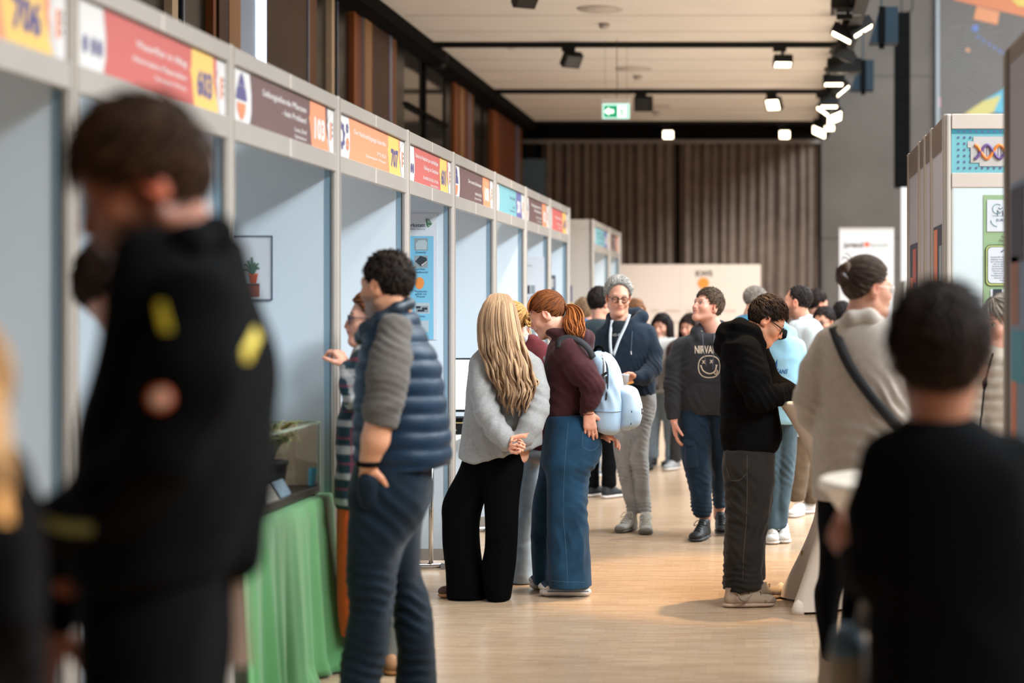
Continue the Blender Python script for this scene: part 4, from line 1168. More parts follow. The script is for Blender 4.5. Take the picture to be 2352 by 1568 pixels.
# ------------------------------------------------------------------ smooth bodies: signed distances meshed by surface nets
def surf_nets(f, xs, ys, zs):
    s = f < 0
    c = np.zeros((len(xs) - 1, len(ys) - 1, len(zs) - 1), dtype=np.int8)
    for dx in (0, 1):
        for dy in (0, 1):
            for dz in (0, 1):
                c += s[dx:dx + c.shape[0], dy:dy + c.shape[1], dz:dz + c.shape[2]]
    act = (c > 0) & (c < 8)
    I = np.argwhere(act)
    n = len(I)
    if n == 0:
        return np.zeros((0, 3)), np.zeros((0, 4), int)
    idx = np.full(c.shape, -1, dtype=np.int64); idx[act] = np.arange(n)
    corners = [(0, 0, 0), (1, 0, 0), (0, 1, 0), (1, 1, 0), (0, 0, 1), (1, 0, 1), (0, 1, 1), (1, 1, 1)]
    val = np.stack([f[I[:, 0] + a, I[:, 1] + b, I[:, 2] + d] for a, b, d in corners], 1)
    pos = np.stack([np.stack([xs[I[:, 0] + a], ys[I[:, 1] + b], zs[I[:, 2] + d]], 1) for a, b, d in corners], 1)
    acc = np.zeros((n, 3)); cnt = np.zeros(n)
    for a in range(8):
        for b in range(a + 1, 8):
            if bin(a ^ b).count('1') != 1: continue
            m = (val[:, a] < 0) != (val[:, b] < 0)
            t = val[m, a] / (val[m, a] - val[m, b])
            acc[m] += pos[m, a] + t[:, None] * (pos[m, b] - pos[m, a]); cnt[m] += 1
    V = acc / cnt[:, None]
    Q = []
    for ax in range(3):
        sl0 = [slice(None)] * 3; sl1 = [slice(None)] * 3
        sl0[ax] = slice(0, -1); sl1[ax] = slice(1, None)
        e = s[tuple(sl0)] != s[tuple(sl1)]
        o1, o2 = [(1, 2), (2, 0), (0, 1)][ax]
        E = np.argwhere(e)
        E = E[(E[:, o1] > 0) & (E[:, o2] > 0) & (E[:, o1] < f.shape[o1] - 1) & (E[:, o2] < f.shape[o2] - 1)]
        if not len(E): continue
        def g(d1, d2):
            J = E.copy(); J[:, o1] -= d1; J[:, o2] -= d2
            return idx[J[:, 0], J[:, 1], J[:, 2]]
        q = np.stack([g(1, 1), g(0, 1), g(0, 0), g(1, 0)], 1)
        fl = ~s[E[:, 0], E[:, 1], E[:, 2]]
        q[fl] = q[fl][:, ::-1]
        Q.append(q)
    Q = np.vstack(Q)
    return V, Q[(Q >= 0).all(1)]

def vnormals(V, Q):
    n = np.cross(V[Q[:, 2]] - V[Q[:, 0]], V[Q[:, 3]] - V[Q[:, 1]])
    N = np.zeros_like(V)
    for k in range(4): np.add.at(N, Q[:, k], n)
    return N / (np.linalg.norm(N, axis=1)[:, None] + 1e-12)

_rw = np.random.default_rng(11)
_WK = [(_rw.normal(size=3), _rw.uniform(0, 6.28)) for _ in range(40)]
def wnoise(P, freq, n=6, seed=0, aniso=(1, 1, 1)):
    """smooth pseudo noise in -1..1"""
    P = np.asarray(P) * np.asarray(aniso) * freq
    o = np.zeros(len(P))
    for k in range(n):
        d, ph = _WK[(k + seed * 5) % 40]
        o += np.sin(P @ d + ph + 1.3 * np.sin(P @ _WK[(k + seed * 5 + 9) % 40][0] * .6))
    return o / n * 1.4

def smin(a, b, k):
    h = np.maximum(k - np.abs(a - b), 0) / k
    return np.minimum(a, b) - h * h * k * .25

class Shape:
    """a list of soft primitives"""
    def __init__(s, k=.02): s.ops = []; s.k = k
    # ---- primitives: (op, lo, hi, fn, k)
    def _add(s, lo, hi, fn, k=None, op='u'):
        s.ops.append((op, np.asarray(lo, float), np.asarray(hi, float), fn, s.k if k is None else k)); return s
    def cap(s, a, b, ra, rb, flat=1.0, axis=(0, 1, 0), k=None, op='u'):
        a = np.asarray(a, float); b = np.asarray(b, float); ax = np.asarray(axis, float)
        R = max(ra, rb) * max(1, flat)
        ba = b - a; L = ba @ ba + 1e-12
        def fn(X, Y, Z):
            px, py, pz = X - a[0], Y - a[1], Z - a[2]
            t = np.clip((px * ba[0] + py * ba[1] + pz * ba[2]) / L, 0, 1)
            px = px - t * ba[0]; py = py - t * ba[1]; pz = pz - t * ba[2]
            if flat != 1.0:
                c = (px * ax[0] + py * ax[1] + pz * ax[2]) * (1 / flat - 1)
                px = px + c * ax[0]; py = py + c * ax[1]; pz = pz + c * ax[2]
            d = np.sqrt(px * px + py * py + pz * pz) - (ra + (rb - ra) * t)
            return d * min(1, flat)
        return s._add(np.minimum(a, b) - R, np.maximum(a, b) + R, fn, k, op)
    def chain(s, pts, flat=1.0, axis=(0, 1, 0), k=None):
        """pts: list of (x, y, z, r)"""
        for p, q in zip(pts[:-1], pts[1:]):
            s.cap(p[:3], q[:3], p[3], q[3], flat, axis, k)
        return s
    def ell(s, c, r, R=None, k=None, op='u'):
        c = np.asarray(c, float); r = np.asarray(r, float)
        R = np.eye(3) if R is None else np.asarray(R)
        m = r.max()
        def fn(X, Y, Z):
            x, y, z = X - c[0], Y - c[1], Z - c[2]
            u = (x * R[0, 0] + y * R[1, 0] + z * R[2, 0]) / r[0]
            v = (x * R[0, 1] + y * R[1, 1] + z * R[2, 1]) / r[1]
            w = (x * R[0, 2] + y * R[1, 2] + z * R[2, 2]) / r[2]
            k0 = np.sqrt(u * u + v * v + w * w) + 1e-9
            k1 = np.sqrt((u / r[0]) ** 2 + (v / r[1]) ** 2 + (w / r[2]) ** 2) + 1e-9
            return k0 * (k0 - 1) / k1
        return s._add(c - m, c + m, fn, k, op)
    def loft(s, rows, k=None, expo=2.3, rnd=.02, op='u', yaw=0.0):
        """rows: (z, cx, cy, half width, half depth) top to bottom"""
        R_ = np.asarray(rows, float)
        R_ = R_[np.argsort(R_[:, 0])]
        t = np.arange(len(R_))
        D = catmull(R_, 8)
        D = D[np.argsort(D[:, 0])]
        z0, z1 = R_[0, 0], R_[-1, 0]
        m = max(R_[:, 3].max(), R_[:, 4].max()) * 1.1
        lo = (R_[:, 1].min() - m, R_[:, 2].min() - m, z0); hi = (R_[:, 1].max() + m, R_[:, 2].max() + m, z1)
        cs, sn = math.cos(yaw), math.sin(yaw)
        def fn(X, Y, Z):
            zz = Z.ravel() if Z.ndim == 3 and Z.shape[0] == 1 and Z.shape[1] == 1 else None
            q = Z if zz is None else zz
            sh = q.shape
            qi = np.clip(q.ravel(), z0, z1)
            cx = np.interp(qi, D[:, 0], D[:, 1]); cy = np.interp(qi, D[:, 0], D[:, 2])
            a = np.maximum(np.interp(qi, D[:, 0], D[:, 3]), .004); b = np.maximum(np.interp(qi, D[:, 0], D[:, 4]), .004)
            if zz is not None:
                cx, cy, a, b = [v.reshape(1, 1, -1) for v in (cx, cy, a, b)]
            else:
                cx, cy, a, b = [v.reshape(sh) for v in (cx, cy, a, b)]
            dx = X - cx; dy = Y - cy
            if yaw:
                dx, dy = dx * cs + dy * sn, -dx * sn + dy * cs
            rho = (np.abs(dx / a) ** expo + np.abs(dy / b) ** expo) ** (1 / expo)
            d = (rho - 1) * np.minimum(a, b)
            dz = np.maximum(z0 - Z, Z - z1) + 0 * d
            return -smin(-d, -dz, max(rnd, 1e-4))
        return s._add(lo, hi, fn, k, op)
    def plane(s, p, n, k=.006):
        """cut away everything on the side n points to"""
        p = np.asarray(p, float); n = np.asarray(n, float); n = n / np.linalg.norm(n)
        def fn(X, Y, Z): return (X - p[0]) * n[0] + (Y - p[1]) * n[1] + (Z - p[2]) * n[2]
        s.ops.append(('cut', None, None, fn, k)); return s
    # ---- sampling
    def bounds(s):
        lo = np.min([o[1] for o in s.ops if o[0] == 'u'], axis=0); hi = np.max([o[2] for o in s.ops if o[0] == 'u'], axis=0)
        return lo, hi
    def mesh(s, h, lo=None, hi=None):
        l, u = s.bounds()
        lo = l if lo is None else np.maximum(l, lo); hi = u if hi is None else np.minimum(u, hi)
        pad = 2.5 * h
        xs, ys, zs = [np.arange(lo[i] - pad, hi[i] + pad + h, h) for i in range(3)]
        f = np.full((len(xs), len(ys), len(zs)), 1.0, dtype=np.float64)
        for (op, a, b, fn, k) in s.ops:
            if op == 'cut':
                d = fn(xs[:, None, None], ys[None, :, None], zs[None, None, :])
                f = -smin(-f, -d, k)
                continue
            m = k + 3 * h
            sl = []
            for ax, g in enumerate((xs, ys, zs)):
                i0 = max(np.searchsorted(g, a[ax] - m) - 1, 0); i1 = min(np.searchsorted(g, b[ax] + m) + 1, len(g))
                sl.append(slice(i0, i1))
            if any(q.stop <= q.start for q in sl): continue
            d = fn(xs[sl[0]][:, None, None], ys[sl[1]][None, :, None], zs[sl[2]][None, None, :])
            F0 = f[tuple(sl)]
            if op == 'u':
                f[tuple(sl)] = smin(F0, d, k)
            else:
                f[tuple(sl)] = -smin(-F0, d, k)
        # close at the box border
        f[0], f[-1] = 1, 1; f[:, 0], f[:, -1] = 1, 1; f[:, :, 0], f[:, :, -1] = 1, 1
        return surf_nets(f, xs, ys, zs)

def relax(V, Q, it=1, lam=.5):
    E = np.vstack([Q[:, [0, 1]], Q[:, [1, 2]], Q[:, [2, 3]], Q[:, [3, 0]]])
    n = len(V)
    deg = np.bincount(E[:, 0], minlength=n) + np.bincount(E[:, 1], minlength=n)
    for _ in range(it):
        A = np.zeros_like(V)
        for c in range(3):
            A[:, c] = np.bincount(E[:, 0], V[E[:, 1], c], n) + np.bincount(E[:, 1], V[E[:, 0], c], n)
        V = V + lam * (A / np.maximum(deg, 1)[:, None] - V)
    return V

# ------------------------------------------------------------------ cloth, skin and hair materials
def cloth(name, rgb, rough=.9, var=.10, vscale=30, bump=.25, bscale=350, sheen=.08, attr=False, stretch=None):
    dark = rgb is not None and max(rgb) < 24
    return M(name, rgb, .95 if dark else rough, var=var, vscale=vscale, bump=bump, bscale=bscale, sheen=0 if dark else sheen, spec=.05 if dark else .2, attr=attr, stretch=stretch)
SKIN = M('skin', None, .48, attr=True, var=.05, vscale=60, spec=.4)
_b = SKIN.node_tree.nodes['Principled BSDF']
_b.inputs['Subsurface Weight'].default_value = .12
_b.inputs['Subsurface Radius'].default_value = (.012, .004, .002)
HAIR = M('hair', None, .6, attr=True, spec=.12)
GLASSF = M('spectacle_frame', (18, 20, 26), .3)
SPECT = bpy.data.materials.new('spectacle_lens'); SPECT.use_nodes = True
_g = SPECT.node_tree.nodes['Principled BSDF']
_g.inputs['Roughness'].default_value = .03; _g.inputs['Transmission Weight'].default_value = 1; _g.inputs['IOR'].default_value = 1.05

class Person:
    def __init__(s, label, px, Y, skin=(206, 150, 122), group=None):
        x = W(px, CY, Y)[0]
        s.Y = Y
        s.root = empty('person', (x, Y, 0), label, 'person', group)
        s.skin = np.array(lin(skin))
        s.bodyparts = []      # (V, Q, col)
        s.inner = Shape(.03)  # the trunk and limbs inside the clothes
        s.has_inner = False
        s.heads = None
    def p(s, x, y, d=0.0): return W(x, y, s.Y + d)
    def r(s, px): return px * s.Y / F
    def pt(s, q): return (*s.p(q[0], q[1], q[2]), s.r(q[3]))
    # rows given as (y_px, x_left, x_right, depth centre m, half depth m)
    def rows(s, R):
        out = []
        for (y, x0, x1, d, b) in R:
            c = s.p((x0 + x1) / 2, y, d)
            out.append((c[2], c[0], c[1], s.r((x1 - x0) / 2) * (s.Y + d) / s.Y, b))
        return out
    def garment(s, name, mat, lofts=(), limbs=(), h=.011, k=.03, fold=.004, ffreq=26, fseed=0, aniso=(1, 1, 1), cuts=(), expo=2.3, rnd=.025, inner=.72, quilt=None, flats=None, extra=None, smooth=1, colfn=None, limbk=None, creases=()):
        sh = Shape(k)
        for R in lofts:
            rr = s.rows(R)
            sh.loft(rr, expo=expo, rnd=rnd)
            if inner:
                s.inner.loft([(a, b, c, d * inner, e * inner) for (a, b, c, d, e) in rr], expo=2, rnd=.03); s.has_inner = True
        for i, L in enumerate(limbs):
            fl = flats[i] if flats else 1.0
            P = [s.pt(q) for q in L]
            sh.chain(P, fl, k=limbk)
            if inner:
                s.inner.chain([(*q[:3], q[3] * inner) for q in P]); s.has_inner = True
        if extra: extra(sh, s)
        for (pp, nn) in cuts:
            sh.plane(s.p(*pp), nn)
        V, Q = sh.mesh(h)
        V = relax(V, Q, smooth)
        N = vnormals(V, Q)
        d = np.zeros(len(V))
        if fold:
            n1 = wnoise(V, ffreq, 7, fseed, aniso); n2 = wnoise(V, ffreq * 2.1, 6, fseed + 3, aniso)
            d += fold * ((1 - 2 * np.abs(n1)) * .8 + .35 * n2)
        for (cx_, cy_, cd, rad, amp, wl, ang) in creases:   # local drag folds: centre px, radius px, amplitude m, wavelength px, direction deg
            c = s.p(cx_, cy_, cd)
            rel = V - c
            w = np.exp(-(np.linalg.norm(rel, axis=1) / s.r(rad)) ** 2)
            a = math.radians(ang)
            u = rel[:, 0] * math.cos(a) + rel[:, 2] * math.sin(a) + .25 * rel[:, 1]
            vv = -rel[:, 0] * math.sin(a) + rel[:, 2] * math.cos(a)
            ph = u / s.r(wl) * 2 * math.pi + 1.1 * np.sin(vv / s.r(wl) * 1.3 + cx_)
            d += amp * w * (1 - 1.6 * np.abs(np.sin(ph * .5)))
        if quilt:
            pitch, amp, z0 = quilt
            ph = (V[:, 2] - z0) / pitch + .10 * wnoise(V, 6, 4, 5)
            d += amp * (np.sqrt(np.abs(np.sin(math.pi * ph))) - .6)
        V = V + N * d[:, None]
        V[:, 2] = np.maximum(V[:, 2], .004)
        col = colfn(V, N) if colfn else None
        o = obj(name, V, Q, mat, s.root, True, col=col)
        s.last = (V, Q)
        return o
    # ---------------------------------------------------------------- skin parts
    def skinpart(s, sh, h, colfn=None, smooth=1):
        V, Q = sh.mesh(h)
        V = relax(V, Q, smooth, .35)
        c = np.tile(s.skin, (len(V), 1)) if colfn is None else colfn(V)
        s.bodyparts.append((V, Q, c))
        return V, Q
    def finish(s, hin=.028):
        if s.has_inner:
            V, Q = s.inner.mesh(hin)
            s.bodyparts.append((V, Q, np.tile(s.skin, (len(V), 1))))
        if s.bodyparts:
            n = 0; Vs, Qs, Cs = [], [], []
            for V, Q, c in s.bodyparts:
                Vs.append(V); Qs.append(Q + n); Cs.append(c); n += len(V)
            obj('body', np.vstack(Vs), np.vstack(Qs), SKIN, s.root, True, col=np.vstack(Cs))
        return s.root
    # ---------------------------------------------------------------- head
    def head(s, px, py, d=0.0, H=.235, yaw=0, pitch=0, roll=0, neck=None, neckr=.056, h=.0035, face=True, fem=False, brow=(60, 40, 30), lips=None, stubble=None, gaze=(0, 0), child=False, earcol=None, smile=0.0, eyes='open', wide=1.0):
        """yaw 0 looks down the aisle, 180 at the viewer, 90 to picture right; pitch > 0 looks up"""
        c = s.p(px, py, d)
        k = H / .245
        R = np.array(Matrix.Rotation(math.radians(-yaw), 3, 'Z') @ Matrix.Rotation(math.radians(pitch), 3, 'X') @ Matrix.Rotation(math.radians(roll), 3, 'Y'))
        S = np.array([wide, 1, 1]) * k
        def T(v): return c + R @ (np.asarray(v, float) * S)
        s.hd = (c, R, k, T, wide)
        sh = Shape(.012 * k)
        rr = lambda *v: np.array(v) * S
        sh.ell(T((0, -.012, .036)), rr(.0745, .094, .087), R)
        sh.ell(T((0, .024, -.016)), rr(.0665 if not child else .069, .068, .088), R, k=.03 * k)
        jw = .050 if fem or child else .056
        sh.cap(T((-jw, .0, -.062)), T((-.016, .070, -.101)), .020 * k, .017 * k, k=.025 * k)
        sh.cap(T((jw, .0, -.062)), T((.016, .070, -.101)), .020 * k, .017 * k, k=.025 * k)
        sh.cap(T((0, .02, -.07)), T((0, .072, -.098)), .044 * k, .021 * k, k=.03 * k)
        for sx in (-1, 1):
            sh.ell(T((sx * .040, .060, -.030)), rr(.026, .026, .024), R, k=.03 * k)          # cheek
        if face:
            sh.cap(T((-.036, .076, .020)), T((.036, .076, .020)), .015 * k, .015 * k, k=.02 * k)  # brow ridge
            for sx in (-1, 1):
                sh.ell(T((sx * .031, .0965, -.001)), rr(.019, .017, .0125), R, k=.010 * k, op='s')
            nl = .016 if child else .019 if fem else .022
            sh.chain([(*T((0, .084, .006)), .0075 * k), (*T((0, .094 + nl * .35, -.014)), .0085 * k), (*T((0, .090 + nl, -.034)), .0105 * k)], k=.010 * k)
            for sx in (-1, 1):
                sh.ell(T((sx * .0125, .096, -.037)), rr(.0085, .011, .008), R, k=.007 * k)
                sh.ell(T((sx * .031, .0765, -.001)), rr(.0145, .0145, .0145), R, k=.002 * k)   # eyeball and lid
                sh.cap(T((sx * .018, .0885, .0085)), T((sx * .044, .080, .006)), .0042 * k, .004 * k, k=.006 * k)
            sh.ell(T((0, .090, -.058)), rr(.024, .014, .020), R, k=.016 * k)
            sh.cap(T((-.019, .0905, -.0555 + smile * .004)), T((.0, .1000, -.0545)), .0042 * k, .0062 * k, k=.006 * k)
            sh.cap(T((.019, .0905, -.0555 + smile * .004)), T((.0, .1000, -.0545)), .0042 * k, .0062 * k, k=.006 * k)
            sh.cap(T((-.014, .0905, -.0665)), T((.014, .0905, -.0665)), .0066 * k, .0066 * k, k=.006 * k)
            sh.cap(T((-.03, .0975, -.0605 + smile * .006)), T((.03, .0975, -.0605 + smile * .006)), .0014 * k, .0014 * k, k=.005 * k, op='s')
            sh.ell(T((0, .080, -.098)), rr(.018, .015, .014), R, k=.014 * k)
        for sx in (-1, 1):
            Re = R @ np.array(Matrix.Rotation(math.radians(-sx * 22), 3, 'Z') @ Matrix.Rotation(math.radians(-12), 3, 'X'))
            sh.ell(T((sx * .0800, -.012, -.008)), rr(.0105, .021, .035), Re, k=.006 * k)
            sh.ell(T((sx * .0900, -.006, -.001)), rr(.006, .012, .020), Re, k=.005 * k, op='s')
            sh.ell(T((sx * .0755, -.002, -.034)), rr(.007, .009, .010), Re, k=.006 * k)
        # neck
        nb = s.p(*neck) if neck is not None else T((0, -.04, -.21))
        nt = T((0, -.024, -.06))
        mid = nt * .5 + nb * .5
        sh.chain([(*nt, neckr * .98 * k), (*mid, neckr * .96 * k), (*nb, neckr * 1.08 * k)], k=.03 * k)
        wv = nb - mid
        sh.cap(nb, nb + np.array((0, 0, -.05)), neckr * 1.05 * k, neckr * 1.1 * k, k=.04)
        skin = s.skin
        lipc = np.array(lin(lips)) if lips else skin * np.array((.86, .55, .55))
        browc = np.array(lin(brow))
        def colfn(V):
            L = ((V - c) @ R) / S
            x, y, z = L[:, 0], L[:, 1], L[:, 2]
            C = np.tile(skin, (len(V), 1))
            def mixin(w, colr):
                nonlocal C
                w = np.clip(w, 0, 1)[:, None]; C = C * (1 - w) + np.asarray(colr) * w
            def blob(cx_, cz_, rx, rz, soft=.5, y0=.05):
                q = np.sqrt(((x - cx_) / rx) ** 2 + ((z - cz_) / rz) ** 2)
                return np.clip((1 + soft - q) / (2 * soft), 0, 1) * (y > y0)
            for sx in (-1, 1):
                mixin(.35 * blob(sx * .042, -.030, .024, .018, .9), skin * np.array((1.04, .74, .70)))
                mixin(.55 * np.exp(-(((np.abs(x) - .08) / .02) ** 2 + ((y + .008) / .03) ** 2 + (z / .04) ** 2)) * (sx > 0), skin * np.array((1.1, .62, .52)) if earcol is None else np.array(lin(earcol)))
            mixin(.3 * blob(0, -.034, .014, .012, .8, .08), skin * np.array((1.05, .72, .68)))
            if stubble is not None:
                sb = np.clip((-.030 - z) / .02, 0, 1) * np.clip((y + .03) / .04, 0, 1) * (1 - blob(0, -.0605, .020, .010, .3)) * np.clip((z + .135) / .02, 0, 1)
                mixin(.62 * sb, lin(stubble))
            if face:
                mixin(.85 * blob(0, -.0605, .0215, .0098, .35, .07), lipc)
                mixin(.7 * blob(0, -.0605, .023, .0012, .8, .07), lipc * .35)
                for sx in (-1, 1):
                    arch = .0235 + .003 * np.cos((x - sx * .031) / .02 * 1.4)
                    bw = np.clip(1.4 - np.abs(z - arch) / .0030, 0, 1) * np.clip((.0205 - np.abs(x - sx * .032)) / .005, 0, 1) * (y > .05)
                    mixin(.88 * bw, browc)
                    if eyes == 'open':
                        mixin(.95 * blob(sx * .031, -.0005, .0135, .0055, .25, .06), (.72, .70, .68))
                        mixin(blob(sx * .031 + gaze[0] * .006, -.0005 + gaze[1] * .002, .0062, .0058, .2, .06), (.035, .022, .016))
                        mixin(.85 * blob(sx * .0315, .0055, .0150, .0016, .7, .06), (.03, .02, .016))
                        mixin(.5 * blob(sx * .031, .012, .016, .003, .9, .06), skin * .55)
                    else:
                        mixin(.85 * blob(sx * .031, -.0045, .0140, .0018, .7, .06), (.035, .022, .018))
                        mixin(.4 * blob(sx * .031, .010, .016, .004, .9, .06), skin * .6)
                    mixin(.7 * blob(sx * .0085, -.0435, .004, .0025, .8, .09), skin * .25)
            return C
        s.skinpart(sh, h * k, colfn, 1)
        s.headshape = sh
        return s
    HL_X = np.array([-.12, -.095, -.06, -.03, -.012, .010, .030, .050, .066, .078, .090])
    HL = {'short': np.array([-.085, -.085, -.055, -.040, .012, .016, .010, .040, .064, .072, .075]),
          'low': np.array([-.10, -.10, -.075, -.055, .006, .008, .0, .028, .052, .062, .066]),
          'nape': np.array([-.150, -.145, -.120, -.070, .0, .012, .010, .040, .064, .072, .075]),
          'recede': np.array([-.085, -.085, -.055, -.040, .012, .016, .020, .070, .100, .112, .115]),
          'updo': np.array([-.088, -.082, -.050, -.018, .016, .022, .020, .044, .066, .074, .078])}
    def hair(s, rgb, style='short', vol=.014, top=.014, n=500, length=.035, comb=(0, -.3, -.9), lift=.5, jitter=.5, width=.0042, tint=.25, hair2=None, hc=.006, seed=1, capnoise=.003, curl=0.0, fringe=0.0, sides=1.0, gloss=None):
        """a cap of hair over the scalp plus many tapered locks"""
        c, R, k, T, wide = s.hd
        S = np.array([wide, 1, 1]) * k
        xs_, hl = s.HL_X, s.HL[style]
        rad = np.array([.0765 + vol * sides, .097 + vol, .090 + top])
        cen = np.array([0, -.014, .036])
        base = np.array(lin(rgb)); b2 = np.array(lin(hair2)) if hair2 else base * 1.5
        sh = Shape(.006)
        sh.ell(T(cen), rad * S, R)
        def hlfn(X, Y, Z):
            x, y, z = X - c[0], Y - c[1], Z - c[2]
            v = (x * R[0, 1] + y * R[1, 1] + z * R[2, 1]) / S[1]; w = (x * R[0, 2] + y * R[1, 2] + z * R[2, 2]) / S[2]
            return (np.interp(v.ravel(), xs_, hl).reshape(v.shape) - w) * k * .8
        sh.ops.append(('cut', None, None, hlfn, .008))
        V, Q = sh.mesh(hc)
        V = relax(V, Q, 1)
        N = vnormals(V, Q)
        L0 = ((V - c) @ R) / S
        V = V + N * (capnoise * wnoise(V, 90, 7, seed))[:, None]
        rg = np.random.default_rng(seed)
        # locks
        m = n * 4
        u = rg.normal(size=(m, 3)); u /= np.linalg.norm(u, axis=1)[:, None]
        P = cen + u * rad * .97
        keep = P[:, 2] > np.interp(P[:, 1], xs_, hl) + .002
        P = P[keep][:n]; u = u[keep][:n]
        nn = u / rad; nn /= np.linalg.norm(nn, axis=1)[:, None]
        dirs = np.asarray(comb, float)
        g = dirs if dirs.ndim == 2 else np.tile(dirs, (len(P), 1))
        if fringe:
            fr = np.clip((P[:, 1] - .0) / .06, 0, 1)[:, None] * np.clip((P[:, 2] - .04) / .04, 0, 1)[:, None]
            g = g * (1 - fr) + fr * np.array((.25 * fringe, 1.0, -.15))
        tan = g - nn * (g * nn).sum(1)[:, None]
        tan /= np.linalg.norm(tan, axis=1)[:, None] + 1e-6
        dvec = tan + nn * lift + rg.normal(size=P.shape) * jitter * .5
        dvec /= np.linalg.norm(dvec, axis=1)[:, None]
        ln = length * rg.uniform(.6, 1.25, len(P))
        ln = ln * np.where(P[:, 1] < .055, np.clip(.30 + (P[:, 2] - np.interp(P[:, 1], xs_, hl)) / .06, .3, 1), 1)
        nseg = 5
        tt = np.linspace(0, 1, nseg)
        path = P[:, None, :] + dvec[:, None, :] * (ln[:, None] * tt)[:, :, None]
        path = path + (tan * 0.35 - nn * (.30 * lift))[:, None, :] * (ln[:, None] * tt ** 2)[:, :, None]
        if curl:
            side = np.cross(tan, nn)
            ph = rg.uniform(0, 6.28, len(P))[:, None]
            path = path + (side[:, None, :] * np.sin(tt * 7 + ph)[:, :, None] + nn[:, None, :] * np.cos(tt * 7 + ph)[:, :, None]) * curl * tt[None, :, None]
        rel = path - cen
        rho = np.linalg.norm(rel / rad, axis=2)[:, :, None]
        path = cen + rel / rho * (1 + np.maximum(rho - 1, -.02) * min(1.0, lift * 1.6) + .02)
        wd = width * rg.uniform(.7, 1.4, len(P))[:, None] * np.array([1.0, 1.15, 1.0, .7, .12])[None, :]
        sdv = np.cross(dvec, nn); sdv /= np.linalg.norm(sdv, axis=1)[:, None] + 1e-6
        ring = []
        for (a, b) in ((1, 0), (-.5, .8), (-.5, -.8)):
            ring.append(path + sdv[:, None, :] * (a * wd)[:, :, None] + nn[:, None, :] * (b * wd * .6)[:, :, None])
        G = np.stack(ring, 2)                       # n, seg, 3, xyz
        nl = len(P)
        GV = (c + (G.reshape(-1, 3) * S) @ R.T)
        idx = np.arange(nl * nseg * 3).reshape(nl, nseg, 3)
        F4 = []
        for a in range(3):
            b = (a + 1) % 3
            F4.append(np.stack([idx[:, :-1, a], idx[:, :-1, b], idx[:, 1:, b], idx[:, 1:, a]], -1).reshape(-1, 4))
        F4 = np.vstack(F4)
        rc = rg.random(nl)
        lc = base * (1 - .5 * rc[:, None]) + b2 * (.5 * rc[:, None])
        lc = lc * rg.uniform(1 - tint, 1 + tint, nl)[:, None]
        LC = np.repeat(lc, nseg * 3, axis=0)
        cc = np.tile(base * .8, (len(V), 1)) * (1 + .35 * wnoise(V, 120, 6, seed + 1))[:, None]
        return obj('hair', np.vstack([V, GV]), np.vstack([Q, F4 + len(V)]), HAIR, s.root, True, col=np.clip(np.vstack([cc, LC]), 0, 1))
    def locks(s, name, paths, width, rgb, rgb2=None, tint=.22, flatn=(0, -1, 0), n=5, parent=None, taper=(.5, 1, 1, .8, .12)):
        """explicit locks: list of point lists (world)"""
        rg = np.random.default_rng(len(paths))
        base = np.array(lin(rgb)); b2 = np.array(lin(rgb2)) if rgb2 else base
        mb = MB(); cols = []
        for P in paths:
            P = np.asarray(P)
            w = width * rg.uniform(.6, 1.35) * np.interp(np.linspace(0, 1, len(P)), np.linspace(0, 1, len(taper)), taper)
            n0 = mb.n
            mb.tube(P, w, n, cap=True)
            m = rg.random()
            cols.append(np.tile((base * (1 - m) + b2 * m) * rg.uniform(1 - tint, 1 + tint), (mb.n - n0, 1)))
        return obj(name, np.vstack(mb.V), mb.F, HAIR, s.root if parent is None else parent, True, col=np.clip(np.vstack(cols), 0, 1))
    def glasses(s, rgb=None, r=.0225, thick=.0018, round_=True):
        c, R, k, T, wide = s.hd
        mat = GLASSF if rgb is None else M('frame_%d' % rgb[0], rgb, .3, metal=.4)
        mb = MB()
        root = None
        for sx in (-1, 1):
            t = np.linspace(0, 2 * math.pi, 21)
            mb.tube([T((sx * .0315 + r * math.cos(a), .1005 - .10 * abs(r * math.cos(a) + (.0)) , -.003 + r * .84 * math.sin(a))) for a in t], thick, 6, cap=False)
            mb.tube([T((sx * .054, .097, .004)), T((sx * .074, .075, .006)), T((sx * .0815, .0, .008)), T((sx * .080, -.016, .0))], thick * 1.1, 6)
        mb.tube([T((-.0095, .101, .0)), T((0, .104, .003)), T((.0095, .101, .0))], thick, 6)
        o = mb.build('glasses', mat, s.root, True)
        OFF[o.name] = OFF[s.root.name]
        for sx in (-1, 1):
            mb = MB(); t = np.linspace(0, 2 * math.pi, 18, endpoint=False)
            mb.plate([T((sx * .0315 + r * .95 * math.cos(a), .0995 - .10 * abs(r * math.cos(a)), -.003 + r * .8 * math.sin(a))) for a in t], R @ np.array((0, 1, 0)), .0008)
            mb.build('lens', SPECT, o, False)
        return o
    # ---------------------------------------------------------------- hands
    def hand(s, wrist, tip_dir, palm_n, thumb, size=.18, curl=(20, 30, 20), spread=6, tcurl=25, fist=None, h=.0042, fore=.05, foredir=None, wr=.026, k=.006):
        """wrist world point; tip_dir fingers' direction; palm_n the way the palm faces; thumb = +1/-1 side"""
        w = np.asarray(wrist, float)
        u = np.asarray(tip_dir, float); u /= np.linalg.norm(u)
        n = np.asarray(palm_n, float); n = n - u * (n @ u); n /= np.linalg.norm(n)
        v = np.cross(n, u) * thumb
        q = size / .18
        sh = Shape(k * q)
        fd = -u if foredir is None else np.asarray(foredir, float) / np.linalg.norm(foredir)
        sh.cap(w + fd * fore, w, wr * 1.08 * q, wr * .92 * q, k=.012)
        K = []
        for i, (a, l) in enumerate(((.026, .088), (.009, .092), (-.009, .087), (-.026, .078))):
            K.append(w + (u * l + v * a) * q)
            sh.cap(w + (u * .012 + v * a * .55) * q, K[-1], .0150 * q, .0120 * q, k=.012 * q)
